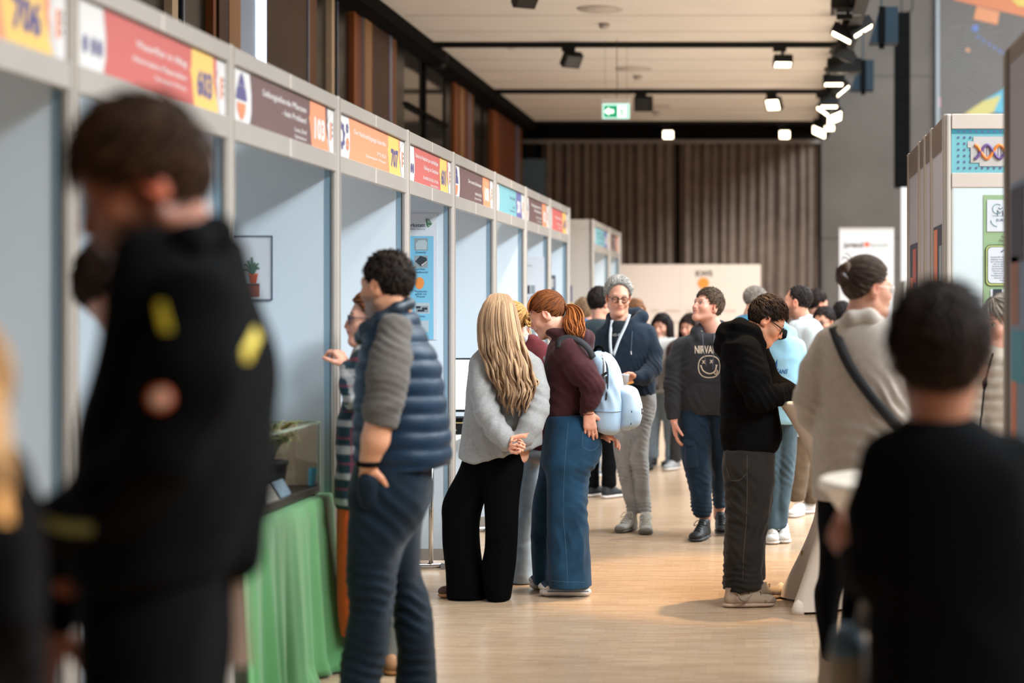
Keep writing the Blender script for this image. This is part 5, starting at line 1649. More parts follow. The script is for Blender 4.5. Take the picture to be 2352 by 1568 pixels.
        def rot(vec, ax, deg):
            t = math.radians(deg); ax = ax / np.linalg.norm(ax)
            return vec * math.cos(t) + np.cross(ax, vec) * math.sin(t) + ax * (ax @ vec) * (1 - math.cos(t))
        axc = np.cross(u, n)      # bends u toward the palm side
        seg = ((.040, .025, .020), (.044, .029, .021), (.041, .027, .020), (.032, .020, .018))
        for i in range(4):
            c = curl[i] if isinstance(curl[0], (list, tuple)) else curl
            d = rot(u, n, (1.5 - i) * spread * -thumb * (1 if True else 1))
            if (d @ v) * (1.5 - i) < 0: d = rot(u, n, (1.5 - i) * spread * thumb)
            p0 = K[i]; rad = (.0088, .0092, .0088, .0078)[i]
            for j in range(3):
                d = rot(d, axc, c[j])
                p1 = p0 + d * seg[i][j] * q
                sh.cap(p0, p1, rad * q * (1 - .06 * j), rad * q * (.93 - .07 * j), k=.0035 * q)
                p0 = p1
        # thumb from the side of the palm
        b0 = w + (u * .022 + v * .022 + n * .006) * q
        d = u * .62 + v * .72 + n * .25; d /= np.linalg.norm(d)
        p1 = b0 + d * .038 * q
        sh.cap(b0, p1, .0155 * q, .0125 * q, k=.010 * q)
        d2 = rot(d, np.cross(d, u * .8 + n * .5), tcurl)
        p2 = p1 + d2 * .034 * q
        sh.cap(p1, p2, .0112 * q, .0102 * q, k=.005 * q)
        d3 = rot(d2, np.cross(d, u * .8 + n * .5), tcurl * .7)
        sh.cap(p2, p2 + d3 * .026 * q, .0100 * q, .0080 * q, k=.004 * q)
        sk = s.skin
        def colfn(V):
            nz = np.clip(wnoise(V, 160, 5, 2), -1, 1)[:, None]
            return sk * (1 + .07 * nz) * np.array((1.02, .93, .90))
        s.skinpart(sh, h, colfn, 1)
        return sh
    # ---------------------------------------------------------------- shoes
    def shoe(s, heel, toe, mat, sole, hgt=.10, wid=.048, ankle=None, solecol=None, lace=None, toecap=None, thick=.028, h=.006, stripes=None):
        """heel/toe: world points on the ground (z = sole underside)"""
        a = np.asarray(heel, float); b = np.asarray(toe, float)
        z = a[2]
        u = b - a; Ln = np.linalg.norm(u); u /= Ln
        v = np.cross((0, 0, 1), u)
        r = wid
        sr = Shape(.02)
        def pt(t, up, side=0): return a + u * (t * Ln) + np.array((0, 0, up)) + v * side
        sh = Shape(.012)
        sh.cap(pt(.14, thick * .5), pt(.48, thick * .5), r * .78, r * .80, flat=thick / (2 * r * .78), axis=(0, 0, 1))
        sh.cap(pt(.48, thick * .5), pt(.80, thick * .5), r * .80, r, flat=thick / (2 * r * .9), axis=(0, 0, 1))
        V, Q = sh.mesh(h)
        up = Shape(.02)
        up.cap(pt(.16, thick + .012), pt(.45, thick + .014), r * .72, r * .74, flat=.9, axis=(0, 0, 1))
        up.cap(pt(.45, thick + .012), pt(.82, thick + .006), r * .76, r * .86, flat=.62, axis=(0, 0, 1))
        up.cap(pt(.20, thick + .03), pt(.17, hgt), r * .74, r * .66)
        up.cap(pt(.25, hgt * .75), pt(.60, thick + .03), r * .66, r * .55)
        up.plane(pt(0, thick * .7), (0, 0, -1), .004)
        up.plane(pt(.2, hgt + .004), (-u * .15 + np.array((0, 0, 1))), .01)
        V2, Q2 = up.mesh(h)
        o = obj('shoe', V2, Q2, mat, s.root, True)
        OFF[o.name] = OFF[s.root.name]
        V[:, 2] = np.maximum(V[:, 2], z)
        obj('sole', V, Q, sole, o, True)
        if lace is not None:
            mb = MB()
            for i in range(5):
                t = .42 + i * .075; z_ = thick + .035 + (hgt - thick - .03) * np.clip((.72 - t) / .35, 0, 1) * .75
                w_ = r * .42
                zz = z_ + .012
                mb.tube([pt(t, zz - .010, -w_), pt(t + .02, zz + .002, 0), pt(t, zz - .010, w_)], .0032, 5)
            mb.tube(catmull([pt(.40, hgt * .93, 0), pt(.42, hgt * .98, .03), pt(.50, hgt * .75, .045), pt(.46, hgt * .8, .02)]), .0028, 5)
            mb.tube(catmull([pt(.40, hgt * .93, 0), pt(.42, hgt * .98, -.03), pt(.50, hgt * .75, -.045), pt(.46, hgt * .8, -.02)]), .0028, 5)
            mb.build('lace', lace, o, True)
        if toecap is not None:
            tc = Shape(.01); tc.cap(pt(.80, thick + .004), pt(.86, thick + .002), r * .88, r * .82, flat=.56, axis=(0, 0, 1)); tc.plane(pt(.76, 0), -u, .004); tc.plane(pt(0, thick * .7), (0, 0, -1), .004)
            V3, Q3 = tc.mesh(h); obj('toe_cap', V3, Q3, toecap, o, True)
        if stripes is not None:
            mb = MB()
            for sd in (-1, 1):
                for i in range(3):
                    t = .42 + i * .075
                    mb.tube([pt(t - .03, thick + .052, sd * r * .60), pt(t, thick + .03, sd * r * .74), pt(t + .03, thick + .004, sd * r * .80)], .004, 5)
            mb.build('side_stripes', stripes, o, True)
        return o
    def strap(s, name, mat, P, w, t=.003, nrm=(0, -1, 0), parent=None):
        """flat band along world points; nrm: outward normal(s)"""
        P = catmull(P, 6)
        nr = np.asarray(nrm, float)
        Nn = np.tile(nr, (len(P), 1)) if nr.ndim == 1 else catmull(nr, 6)
        Tn = np.gradient(P, axis=0); Tn /= np.linalg.norm(Tn, axis=1)[:, None]
        Sd = np.cross(Tn, Nn); Sd /= np.linalg.norm(Sd, axis=1)[:, None]
        Nn = np.cross(Sd, Tn)
        V = []; Fc = []
        for i in range(len(P)):
            for (a, b) in ((-1, 0), (1, 0), (1, 1), (-1, 1)):
                V.append(P[i] + Sd[i] * a * w / 2 + Nn[i] * b * t)
        n = len(P)
        for i in range(n - 1):
            for a in range(4):
                b = (a + 1) % 4
                Fc.append((i * 4 + a, i * 4 + b, (i + 1) * 4 + b, (i + 1) * 4 + a))
        Fc += [(3, 2, 1, 0), tuple((n - 1) * 4 + q for q in range(4))]
        return obj(name, V, Fc, mat, s.root if parent is None else parent, True)
    def on_front(s, pts, off=.003, Vq=None):
        """drop points of the picture plane onto the last garment's near side, along the aisle"""
        V, Q = s.last if Vq is None else Vq
        bv = BVHTree.FromPolygons([Vector(v) for v in V], [tuple(int(i) for i in q) for q in Q])
        out = []
        for p in pts:
            o = W(p[0], p[1], s.Y + (p[2] if len(p) > 2 else 0))
            d = Vector(o - np.array((0, 0, CH))).normalized()
            hit = bv.ray_cast(Vector((0, 0, CH)), d)
            out.append(np.array(hit[0] - d * off if hit[0] else o))
        return out
    def front_text(s, name, txt, px, py, size_px, mat, align='CENTER', fit_px=None, bold=0, off=.0035, skew=0, parent=None):
        V, Fc = text_geo(txt, 1.0, align, bold)
        if not len(V): return
        V = V.copy() * size_px
        if fit_px: V[:, 0] *= fit_px / (V[:, 0].max() - V[:, 0].min())
        V[:, 0] += skew * V[:, 1]
        P = s.on_front([(px + a, py - b) for a, b in V], off)
        return obj(name, P, Fc, mat, s.root if parent is None else parent)
# ------------------------------------------------------------------ the people
def G(s, px, d=0.0, z=0.0):
    q = W(px, CY, s.Y + d); q[2] = z; return q
def lerp(a, b, t): return a + (b - a) * t
SOLET = M('sole_tan', (176, 120, 74), .6); SOLEW = M('sole_white', (222, 214, 208), .6); SOLEK = M('sole_black', (20, 20, 20), .7)
LACEW = M('lace_white', (216, 208, 196), .8); LACEK = M('lace_black', (16, 16, 18), .8)

# --- girl in the grey wool jacket, long fair hair, seen from behind
P = Person('girl with long wavy fair hair and grey wool jacket, hands clasped behind her', 1140, 9.77, (224, 166, 138))
P.garment('jacket', cloth('wool_grey', (150, 149, 148), var=.12, vscale=90, bump=.4, bscale=260),
    lofts=[[(786, 1128, 1182, .02, .06), (800, 1102, 1208, .01, .09), (826, 1083, 1236, 0, .115), (870, 1075, 1243, 0, .125), (930, 1070, 1245, 0, .13), (985, 1063, 1246, 0, .135), (1030, 1056, 1244, 0, .14), (1066, 1052, 1240, 0, .145)]],
    limbs=[[(1106, 838, -.05, 27), (1110, 900, -.12, 29), (1119, 948, -.17, 28), (1143, 988, -.20, 25), (1166, 1016, -.22, 21)],
           [(1222, 845, -.03, 26), (1234, 900, -.10, 27), (1233, 940, -.14, 27), (1219, 975, -.18, 26), (1203, 1004, -.205, 23)]],
    cuts=[((1095, 1064, 0), (.26, 0, -.96)), ((1095, 1063, 0), (-.30, 0, -.95)), ],
    fold=.004, ffreq=15, aniso=(1, 1, .6), k=.022, rnd=.012,
    creases=[(1140, 900, -.12, 40, .012, 22, -25), (1150, 970, -.14, 45, .012, 24, -30), (1215, 930, -.1, 40, .012, 20, 60), (1180, 1030, -.1, 60, .008, 34, 10), (1110, 950, -.17, 30, .008, 16, -50)])
P.garment('trousers', cloth('black_crepe', (6, 6, 7), .9, var=.05, bump=.1, sheen=0),
    lofts=[[(1030, 1070, 1140, .02, .08), (1080, 1054, 1136, .02, .105), (1150, 1019, 1113, .02, .11), (1200, 1017, 1101, .02, .105), (1250, 1019, 1101, .02, .10), (1300, 1024, 1108, .02, .10), (1374, 1027, 1119, .02, .11)],
           [(1030, 1096, 1204, -.02, .08), (1080, 1102, 1201, -.03, .10), (1150, 1112, 1191, -.03, .105), (1250, 1113, 1187, -.03, .10), (1300, 1107, 1184, -.03, .10), (1376, 1119, 1172, -.03, .10)]],
    fold=.004, ffreq=12, aniso=(1, 1, .35), k=.012, rnd=.008, h=.012)
P.head(1141, 732, .02, .232, -35, -12, 0, neck=(1150, 800, .02), face=True, fem=True, h=.0045)
P.hair((140, 108, 82), 'low', .008, .004, 500, .05, (0, -.4, -1), .03, .15, hair2=(190, 156, 122), width=.003)
rg = np.random.default_rng(4)
paths = []
clumps = [(k + .5) / 34 + rg.uniform(-.012, .012) for k in range(34)] * 2
for ci, uc in enumerate(clumps):
    lay = (-.012 if ci < 34 else .012) + rg.uniform(-.008, .008); ph = rg.uniform(0, 6.28); am = rg.uniform(2.5, 5.5)
    t2c = 2 * uc - 1
    tip = rg.uniform(-34, 14) - 30 * abs(t2c) ** 2.4; wl = rg.uniform(10, 13.5)
    for j in range(11):
        u0 = min(max(uc + rg.normal() * .022, 0), 1); u1 = min(max(uc + rg.normal() * .010, 0), 1); u2 = min(max(uc + rg.normal() * .017, 0), 1)
        t2 = 2 * u0 - 1; dep = math.sqrt(max(0, 1 - t2 * t2)); l2 = lay + rg.uniform(-.006, .006); tp = tip + rg.uniform(-12, 6)
        q = [(1146 + t2 * 10, 682, .075), (1146 + t2 * 20, 674 + 4 * abs(t2), .02), (lerp(1112, 1181, u0), 690 + 8 * abs(t2), -.01 - .065 * dep), (lerp(1099, 1190, u0), 728, -.01 - .11 * dep + l2), (lerp(1097, 1200, u0), 775, -.06 - .08 * dep + l2),
             (lerp(1106, 1214, u1), 820, -.10 - .065 * dep + l2), (lerp(1126, 1226, u1), 865, -.135 - .05 * dep + l2), (lerp(1140, 1234, u1), 905 + tp * .5, -.15 - .05 * dep + l2), (lerp(1146, 1228, u2), 940 + tp, -.155 - .05 * dep + l2)]
        C = catmull(np.array(q), 5)
        w_ = np.clip((C[:, 1] - 745) / 110, 0, 1)
        C[:, 0] += am * w_ * np.sin(ph + C[:, 1] / wl)
        C[:, 2] += .012 * w_ * np.cos(ph + C[:, 1] / wl)
        paths.append([P.p(*c) for c in C])
P.locks('long_hair', paths, .0042, (122, 94, 72), (200, 164, 128), .25, n=4, taper=(.6, 1, 1.1, 1.1, 1, .8, .25))
P.hand(P.p(1166, 1018, -.235), (1, .0, -.30), (0, -.9, .45), -1, .150, (62, 78, 45), 3, 40, fore=.05, foredir=(-.9, .35, .8))
P.hand(P.p(1206, 1002, -.235), (-1, -.15, -.35), (0, -.7, -.6), 1, .150, (68, 76, 45), 3, 40, fore=.05, foredir=(.6, .3, .9))
tanm = M('shoe_brown', (84, 58, 44), .8)
P.shoe(G(P, 1117, .03), G(P, 1004, .06), tanm, SOLET, .085, .05)
P.shoe(G(P, 1148, -.09), G(P, 1138, .13), tanm, SOLET, .085, .05)
P.finish()

# --- girl with the bun, between the two stooping girls
P = Person('girl with a fair hair bun and maroon hoodie, half hidden between the two stooping girls', 1205, 10.35, (224, 172, 146))
P.garment('hoodie', cloth('maroon_fleece', (98, 40, 44)),
    lofts=[[(786, 1188, 1222, 0, .08), (800, 1178, 1246, 0, .11), (850, 1172, 1256, 0, .13), (920, 1175, 1256, 0, .13), (990, 1180, 1256, 0, .13), (1032, 1184, 1254, 0, .13)]],
    limbs=[[(1240, 815, -.08, 24), (1246, 900, -.12, 25), (1247, 980, -.1, 20), (1246, 1026, -.08, 17)], [(1192, 790, .0, 14), (1222, 786, -.06, 15), (1244, 800, -.05, 14), (1256, 812, .02, 12)]],
    fold=.005, ffreq=22)
P.garment('shirt_collar', M('collar_white', (206, 206, 210), .8), limbs=[[(1196, 784, -.06, 8), (1212, 782, -.07, 9), (1226, 787, -.04, 6)]], h=.006, fold=0, inner=0)
P.garment('sweat_hem', cloth('sweat_grey', (150, 152, 154)), limbs=[[(1215, 1046, -.09, 20), (1243, 1046, -.09, 18)]], fold=.004, inner=0, h=.009)
P.garment('jeans', cloth('denim_light', (150, 170, 186), var=.22, vscale=14),
    lofts=[[(1020, 1190, 1246, 0, .12), (1070, 1186, 1246, 0, .12), (1150, 1184, 1240, 0, .10), (1230, 1182, 1224, 0, .095), (1300, 1178, 1226, 0, .10), (1338, 1176, 1226, 0, .11)],
           [(1020, 1215, 1252, .1, .10), (1150, 1218, 1250, .1, .09), (1338, 1212, 1246, .12, .09)]],
    fold=.006, ffreq=20, aniso=(.6, 1, 1.4), rnd=.01, k=.01)
P.head(1172, 742, 0, .222, -80, -16, 0, neck=(1198, 790, .0), fem=True, h=.0045)
P.hair((170, 122, 70), 'updo', .010, .010, 500, .05, (0, -1, .35), .05, .12, hair2=(222, 176, 112))
paths = []
for i in range(60):
    a = rg.uniform(0, 6.28); r_ = rg.uniform(4, 12); z_ = rg.uniform(-8, 8)
    t = np.linspace(0, 4.5, 14)
    paths.append([P.p(1217 + (r_ + 1) * .75 * math.cos(a + x) + z_ * .15, 734 + 1.45 * r_ * math.sin(a + x), -.05 + .0015 * z_ * (1 + math.cos(x))) for x in t])
P.locks('hair_bun', paths, .0065, (168, 118, 66), (226, 180, 114), .25)
mb = MB(); mb.tube([P.p(1207 + 2 * math.cos(t), 734 + 11 * math.sin(t), -.03 - .03 * math.cos(t)) for t in np.linspace(0, 6.28, 16)], .006, 6, cap=False); mb.build('hair_tie', BLACKM, P.root, True)
paths = [[P.p(1212 + k, 750, -.04), P.p(1216 + k * 2, 765, -.05), P.p(1213 + k * 3, 780, -.05), P.p(1222 + k * 3, 800, -.06)] for k in (-3, 0, 2)]
P.locks('loose_strands', [catmull(q, 4) for q in paths], .002, (220, 176, 116))
P.strap('floral_strap', M('floral_black', (54, 40, 36), .7, var=.8, vscale=120), [P.p(1220, 812, -.10), P.p(1238, 818, -.13), P.p(1248, 834, -.14), P.p(1253, 860, -.14)], .045, .004, (0.2, -1, .3))
P.garment('shoulder_bag', M('floral_black', None), limbs=[[(1250, 960, .02, 14), (1254, 1050, .02, 15)]], inner=0, fold=.004, h=.012)
P.shoe(G(P, 1212, -.04), G(P, 1150, .02), M('shoe_darkbrown', (40, 32, 30), .8), SOLET, .07, .045, thick=.03)
P.shoe(G(P, 1232, .12), G(P, 1175, .16), M('shoe_darkbrown', None), SOLET, .07, .045, thick=.03)
P.finish()

# --- girl in the maroon hoodie leaning forward
P = Person('girl with auburn ponytail and maroon hoodie leaning forward, light blue backpack on her back', 1290, 9.96, (226, 170, 146))
MAR = cloth('maroon_dark', (62, 28, 32), var=.14)
P.garment('hoodie', MAR,
    lofts=[[(762, 1284, 1336, .02, .07), (780, 1268, 1350, 0, .13), (805, 1258, 1362, 0, .19), (850, 1251, 1364, 0, .20), (905, 1250, 1356, 0, .19), (945, 1251, 1350, 0, .18), (962, 1252, 1348, 0, .175)]],
    limbs=[[(1306, 806, -.17, 32), (1335, 850, -.20, 31), (1362, 886, -.215, 25), (1356, 915, -.21, 22), (1348, 938, -.20, 16)],
           [(1262, 760, -.05, 12), (1296, 772, -.11, 16), (1330, 768, -.09, 19), (1346, 778, -.03, 19), (1350, 800, .02, 14)],
           [(1300, 815, .17, 30), (1330, 880, .2, 26)]],
    fold=.005, ffreq=20, k=.022,
    creases=[(1350, 880, -.2, 30, .013, 13, 35), (1300, 830, -.15, 40, .007, 20, -35), (1352, 915, -.2, 22, .010, 9, 70), (1280, 900, -.15, 45, .006, 24, 60)])
P.garment('cuff', MAR, limbs=[[(1348, 932, -.20, 14.5), (1344, 945, -.198, 13)]], inner=0, fold=0, h=.007)
DEN = cloth('denim_blue', (27, 62, 88), .85, var=.36, vscale=9, bump=.35, bscale=500)
P.garment('jeans', DEN,
    lofts=[[(952, 1256, 1356, -.06, .13), (985, 1254, 1372, -.06, .15), (1030, 1250, 1383, -.06, .16), (1065, 1246, 1372, -.07, .15), (1090, 1256, 1354, -.08, .13), (1150, 1258, 1348, -.09, .12), (1200, 1258, 1349, -.09, .115), (1260, 1258, 1353, -.09, .12), (1347, 1263, 1359, -.09, .13)],
           [(952, 1258, 1340, .07, .12), (1030, 1246, 1350, .07, .13), (1090, 1238, 1310, .08, .12), (1150, 1226, 1290, .10, .11), (1220, 1222, 1274, .11, .105), (1280, 1222, 1268, .11, .105), (1338, 1224, 1266, .11, .12)]],
    fold=.005, ffreq=13, aniso=(1, 1, .5), k=.014, rnd=.01,
    creases=[(1340, 1066, -.1, 34, .009, 17, 70), (1315, 1110, -.1, 34, .006, 19, 60), (1330, 1165, -.1, 34, .008, 20, 55), (1330, 1250, -.12, 60, .007, 26, 10), (1250, 1240, .0, 50, .005, 22, 12)])
STI = M('stitch_pale', (84, 112, 130), .9)
def seam(P_, name, pts, mat, r=.0016, n=6, parent=None):
    Q_ = P_.on_front(catmull(np.array(pts, float), n), .0005)
    mb = MB(); mb.tube(Q_, r, 4); return mb.build(name, mat, P_.root if parent is None else parent)
seam(P, 'side_seam', [(1306, 965), (1300, 1030), (1296, 1090), (1294, 1180), (1300, 1260), (1304, 1340)], STI, .0008)
seam(P, 'back_pocket', [(1340, 976), (1338, 1022), (1345, 1030), (1358, 1034), (1372, 1026), (1376, 1008)], STI, .0009)
seam(P, 'hem_stitch', [(1266, 1333), (1300, 1336), (1355, 1337)], STI, .0008)
P.head(1257, 722, -.02, .232, -84, -24, 0, neck=(1296, 786, -.01), fem=True, h=.0032, brow=(96, 58, 36), lips=(196, 110, 100), neckr=.06, eyes='open', gaze=(0, -1))
P.hair((84, 48, 28), 'updo', .010, .012, 1300, .055, (0, -1, .25), .04, .12, hair2=(168, 98, 52), width=.0028)
paths = []
for i in range(260):
    u = rg.random(); ly = rg.uniform(-.04, .04); ph = rg.uniform(0, 6.28)
    q = [(1294, 700 + 8 * u, -.02 + ly * .4), (lerp(1302, 1318, 1 - u), lerp(712, 700, 1 - u), -.02 + ly), (lerp(1295, 1336, 1 - u), lerp(738, 714, 1 - u), -.06 + ly * 1.3), (lerp(1297, 1342, 1 - u), 748 + rg.uniform(-4, 4), -.11 + ly * 1.2), (lerp(1308, 1340, 1 - u), 774 + rg.uniform(-14, 3), -.14 + ly)]
    C = catmull(np.array(q), 5); C[:, 0] += 2.2 * np.sin(ph + C[:, 1] / 5.5) * np.clip((C[:, 1] - 715) / 30, 0, 1)
    paths.append([P.p(*c) for c in C])
P.locks('ponytail', paths, .0040, (112, 62, 32), (196, 118, 62), .3)
mb = MB(); mb.tube([P.p(1297 + 3 * math.cos(t), 704 + 9 * math.sin(t), -.02 - .028 * math.cos(t)) for t in np.linspace(0, 6.28, 16)], .006, 6, cap=False); mb.build('hair_tie', M('tie_brown', (110, 60, 34), .7), P.root, True)
paths = []
for i in range(46):
    u = rg.random()
    q = [(1236 + 16 * u, 668 - 2 * u, -.03 + .07 * (u - .5)), (1220 + 8 * u, 684, -.04 + .06 * (u - .5)), (1212 + 7 * u, 704 + rg.uniform(-4, 4), -.05 + .06 * (u - .5)), (1213 + 8 * u, 716 + rg.uniform(-6, 5), -.05 + .05 * (u - .5))]
    paths.append([P.p(*c) for c in catmull(np.array(q), 4)])
P.locks('fringe', paths, .0042, (96, 54, 30), (170, 100, 52), .25)
# hand resting on the hip, thumb down
P.hand(P.p(1351, 946, -.205), (.12, .12, -1), (-.2, .85, -.1), -1, .175, (16, 22, 14), 4, 10, fore=.045, foredir=(.05, 0, 1))
mb = MB()
for dz in (0, 5): mb.tube([P.p(1349 + 13.5 * math.cos(t), 944 + dz + 2 * math.sin(t), -.203 - .026 * math.sin(t)) for t in np.linspace(0, 6.28, 18)], .0035, 6, cap=False)
mb.build('bracelet', M('bead_brown', (120, 70, 40), .5, var=.5, vscale=150), P.root, True)
P.hand(P.p(1372, 998, .02), (1, -.1, -.18), (0, -.3, -1), 1, .165, (25, 35, 20), 3, 20, fore=.05)
# shoes
CV = M('canvas_navy', (52, 74, 96), .85)
P.shoe(G(P, 1358, -.10), G(P, 1237, -.08), CV, SOLEW, .085, .052, toecap=SOLEW, lace=LACEW, thick=.05)
P.shoe(G(P, 1310, .13), G(P, 1218, .16), CV, SOLEW, .085, .05, toecap=SOLEW, thick=.05)
mb = MB(); mb.tube([G(P, 1352, -.153, .034), G(P, 1300, -.150, .032), G(P, 1258, -.140, .032)], .0022, 4); mb.build('sole_stripe', M('print_navyblue', None), P.root)
P.finish()
# her backpack (worn, but a thing of its own)
BPM = cloth('backpack_blue', (168, 192, 214), .75, var=.05, vscale=10, bump=.2, bscale=500, sheen=.1)
q = Person('light blue backpack hanging on the back of the girl in the maroon hoodie', 1400, 9.96)
bp = q.root; bp.name = 'backpack'; OFF['backpack'] = OFF.pop('person') if 'person' in OFF else OFF[bp.name]
OFF[bp.name] = np.array(bp.location); bp['category'] = 'backpack'
q.garment('main_bag', BPM, lofts=[[(806, 1360, 1392, -.02, .09), (820, 1357, 1408, -.02, .12), (850, 1362, 1424, -.02, .145), (890, 1368, 1432, -.02, .155), (930, 1362, 1436, -.02, .16), (965, 1358, 1434, -.02, .16), (985, 1366, 1428, -.02, .15), (998, 1382, 1418, -.02, .12)]],
    inner=0, fold=.004, ffreq=16, aniso=(1, 1, .5), expo=2.8, rnd=.04, creases=[(1395, 900, -.15, 50, .007, 22, 15), (1410, 860, -.1, 40, .006, 18, -20)])
q.garment('front_pocket', BPM, lofts=[[(884, 1426, 1452, -.02, .08), (896, 1424, 1463, -.02, .11), (925, 1424, 1473, -.02, .125), (955, 1422, 1474, -.02, .125), (978, 1420, 1466, -.02, .115), (988, 1424, 1450, -.02, .09)]], inner=0, fold=.003, expo=2.8, rnd=.04, h=.009)
def btube(name, pts, m, r=.004):
    mb = MB(); mb.tube([q.p(*a) for a in catmull(np.array(pts), 5)], r, 6); return mb.build(name, m, bp, True)
btube('zipper', [(1378, 818, -.13), (1394, 838, -.16), (1396, 880, -.175), (1392, 918, -.18)], M('zip_dark', (40, 44, 54), .6), .004)
btube('zipper', [(1448, 938, -.135), (1450, 955, -.14), (1449, 975, -.135)], M('zip_dark', None), .0035)
btube('piping', [(1384, 815, -.12), (1389, 840, -.165), (1388, 868, -.178)], M('pipe_grey', (176, 180, 186), .5), .007)
btube('seam_line', [(1362, 942, -.165), (1390, 945, -.185), (1415, 945, -.175), (1434, 942, -.10)], M('backpack_seam', (134, 160, 184), .8), .0025)
btube('seam_line', [(1436, 925, -.12), (1455, 926, -.13), (1472, 928, -.08)], M('backpack_seam', None), .0025)
mb = MB(); mb.obox(q.p(1388, 859, -.19), (.035, .006, .014), rotm(0, 0, -.5)); mb.obox(q.p(1393, 872, -.185), (.010, .006, .04), rotm(0, 0, 0)); mb.build('zip_pull', CHROME, bp)
mb = MB(); mb.obox(q.p(1448, 945, -.145), (.018, .005, .010), rotm(0, 0, 0)); mb.build('zip_pull', CHROME, bp)
MB().obox(q.p(1474, 944, -.04), (.006, .035, .03), rotm(0, 0, 0)).build('woven_label', M('label_dark', (40, 24, 34), .7), bp)
MB().obox(q.p(1475, 944, -.04), (.007, .02, .006), rotm(0, 0, 0)).build('label_mark', SOLEW, bp)
btube('grab_loop', [(1362, 812, -.03), (1372, 797, -.05), (1384, 799, -.06), (1386, 812, -.05)], BLACKM, .009)
q.strap('shoulder_strap', M('strap_black', (20, 20, 24), .8), [q.p(1282, 800, -.22), q.p(1285, 783, -.20), q.p(1302, 776, -.19), q.p(1328, 782, -.20), q.p(1350, 800, -.215), q.p(1362, 822, -.20)], .036, .007, [(-.6, -.8, .3), (-.3, -.8, .7), (0, -.8, .8), (.2, -.8, .8), (.4, -.8, .6), (.5, -.8, .4)])
# --- man with glasses and lanyard
P = Person('grey-haired man with glasses, dark navy zip hoodie and white lanyard walking toward the viewer', 1445, 12.8, (214, 156, 130))
NAV = cloth('navy_fleece', (28, 40, 54), var=.12)
P.garment('hoodie', NAV,
    lofts=[[(738, 1396, 1470, 0, .09), (752, 1382, 1494, 0, .115), (780, 1374, 1503, 0, .13), (830, 1376, 1502, 0, .135), (870, 1380, 1504, 0, .135), (908, 1388, 1508, 0, .13)]],
    limbs=[[(1486, 766, .0, 22), (1499, 810, -.02, 22), (1499, 845, -.08, 21), (1480, 866, -.19, 17), (1464, 868, -.235, 14.5)],
           [(1386, 768, .0, 20), (1374, 815, .0, 20), (1376, 860, -.06, 18), (1398, 872, -.18, 15)],
           [(1452, 742, -.06, 11), (1474, 728, .0, 14), (1464, 722, .07, 15), (1432, 722, .09, 15), (1404, 730, .04, 12), (1398, 745, -.05, 9)]],
    fold=.005, ffreq=20, k=.02, h=.010, creases=[(1490, 840, -.08, 26, .010, 10, 30), (1478, 868, -.18, 18, .008, 8, 80), (1460, 890, -.1, 40, .006, 14, 20)])
SEAMN = M('seam_navy', (18, 26, 36), .9)
seam(P, 'zipper', [(1411, 812), (1412, 850), (1413, 900)], M('zip_steel', (90, 100, 112), .4, metal=.6), .0025)
seam(P, 'drawstring', [(1452, 760), (1450, 790), (1449, 808)], M('cord_navy', (60, 76, 96), .8), .004)
seam(P, 'cord_tip', [(1449, 806), (1450, 814)], PWHITE, .0045)
P.garment('t_shirt', cloth('tee_dark', (26, 32, 40)), lofts=[[(736, 1408, 1436, -.06, .05), (750, 1402, 1440, -.075, .055), (775, 1404, 1430, -.09, .055), (800, 1408, 1418, -.10, .055)]], inner=0, fold=.001, h=.007, rnd=.01)
tv = P.last
P.front_text('shirt_lettering', 'NO OR', 1417, 772, 9, PWHITE, fit_px=26)
P.strap('hoodie_lining', M('lining_white', (206, 204, 204), .8), P.on_front([(1399, 758), (1404, 778), (1411, 800)], .012, tv), .03, .003, (.3, -1, .2))
P.strap('hoodie_lining', M('lining_white', None), P.on_front([(1444, 752), (1432, 776), (1415, 800)], .012, tv), .035, .003, (-.3, -1, .2))
LANY = M('lanyard_white', (190, 198, 206), .7)
P.strap('lanyard', LANY, [P.p(1406, 735, -.085), P.p(1402, 765, -.135), P.p(1402, 795, -.155), P.p(1405, 816, -.16)], .02, .003, (0, -1, .1))
P.strap('lanyard', LANY, [P.p(1446, 722, -.06), P.p(1438, 745, -.11), P.p(1422, 780, -.145), P.p(1409, 816, -.165)], .02, .003, (0, -1, .2))
JG = cloth('jeans_grey', (146, 144, 142), .85, var=.2, vscale=14)
P.garment('jeans', JG,
    lofts=[[(900, 1428, 1480, .0, .10), (940, 1420, 1474, 0, .105), (1000, 1410, 1466, -.01, .10), (1040, 1411, 1456, -.02, .085), (1080, 1419, 1457, -.02, .075), (1130, 1430, 1461, -.01, .065), (1160, 1438, 1470, 0, .065), (1178, 1441, 1472, 0, .065)],
           [(900, 1450, 1506, .0, .10), (940, 1450, 1506, 0, .105), (1000, 1449, 1492, -.04, .10), (1050, 1446, 1489, -.06, .09), (1080, 1452, 1490, -.06, .08), (1130, 1458, 1492, -.05, .07), (1160, 1462, 1494, -.04, .068), (1176, 1464, 1496, -.04, .068)]],
    fold=.005, ffreq=20, aniso=(1, 1, 1.3), k=.012, rnd=.008, h=.009,
    creases=[(1436, 1085, -.05, 26, .008, 9, 85), (1470, 1078, -.1, 26, .008, 9, 80), (1455, 1165, 0, 24, .010, 8, 88), (1482, 1164, -.05, 24, .010, 8, 88), (1450, 1000, -.1, 40, .005, 12, 60), (1485, 960, -.1, 30, .006, 9, 80)])
P.head(1420, 682, -.03, .25, 168, -9, -2, neck=(1427, 745, .0), h=.003, brow=(120, 96, 80), lips=(190, 116, 104), eyes='shut', smile=1.3, neckr=.057, wide=.96)
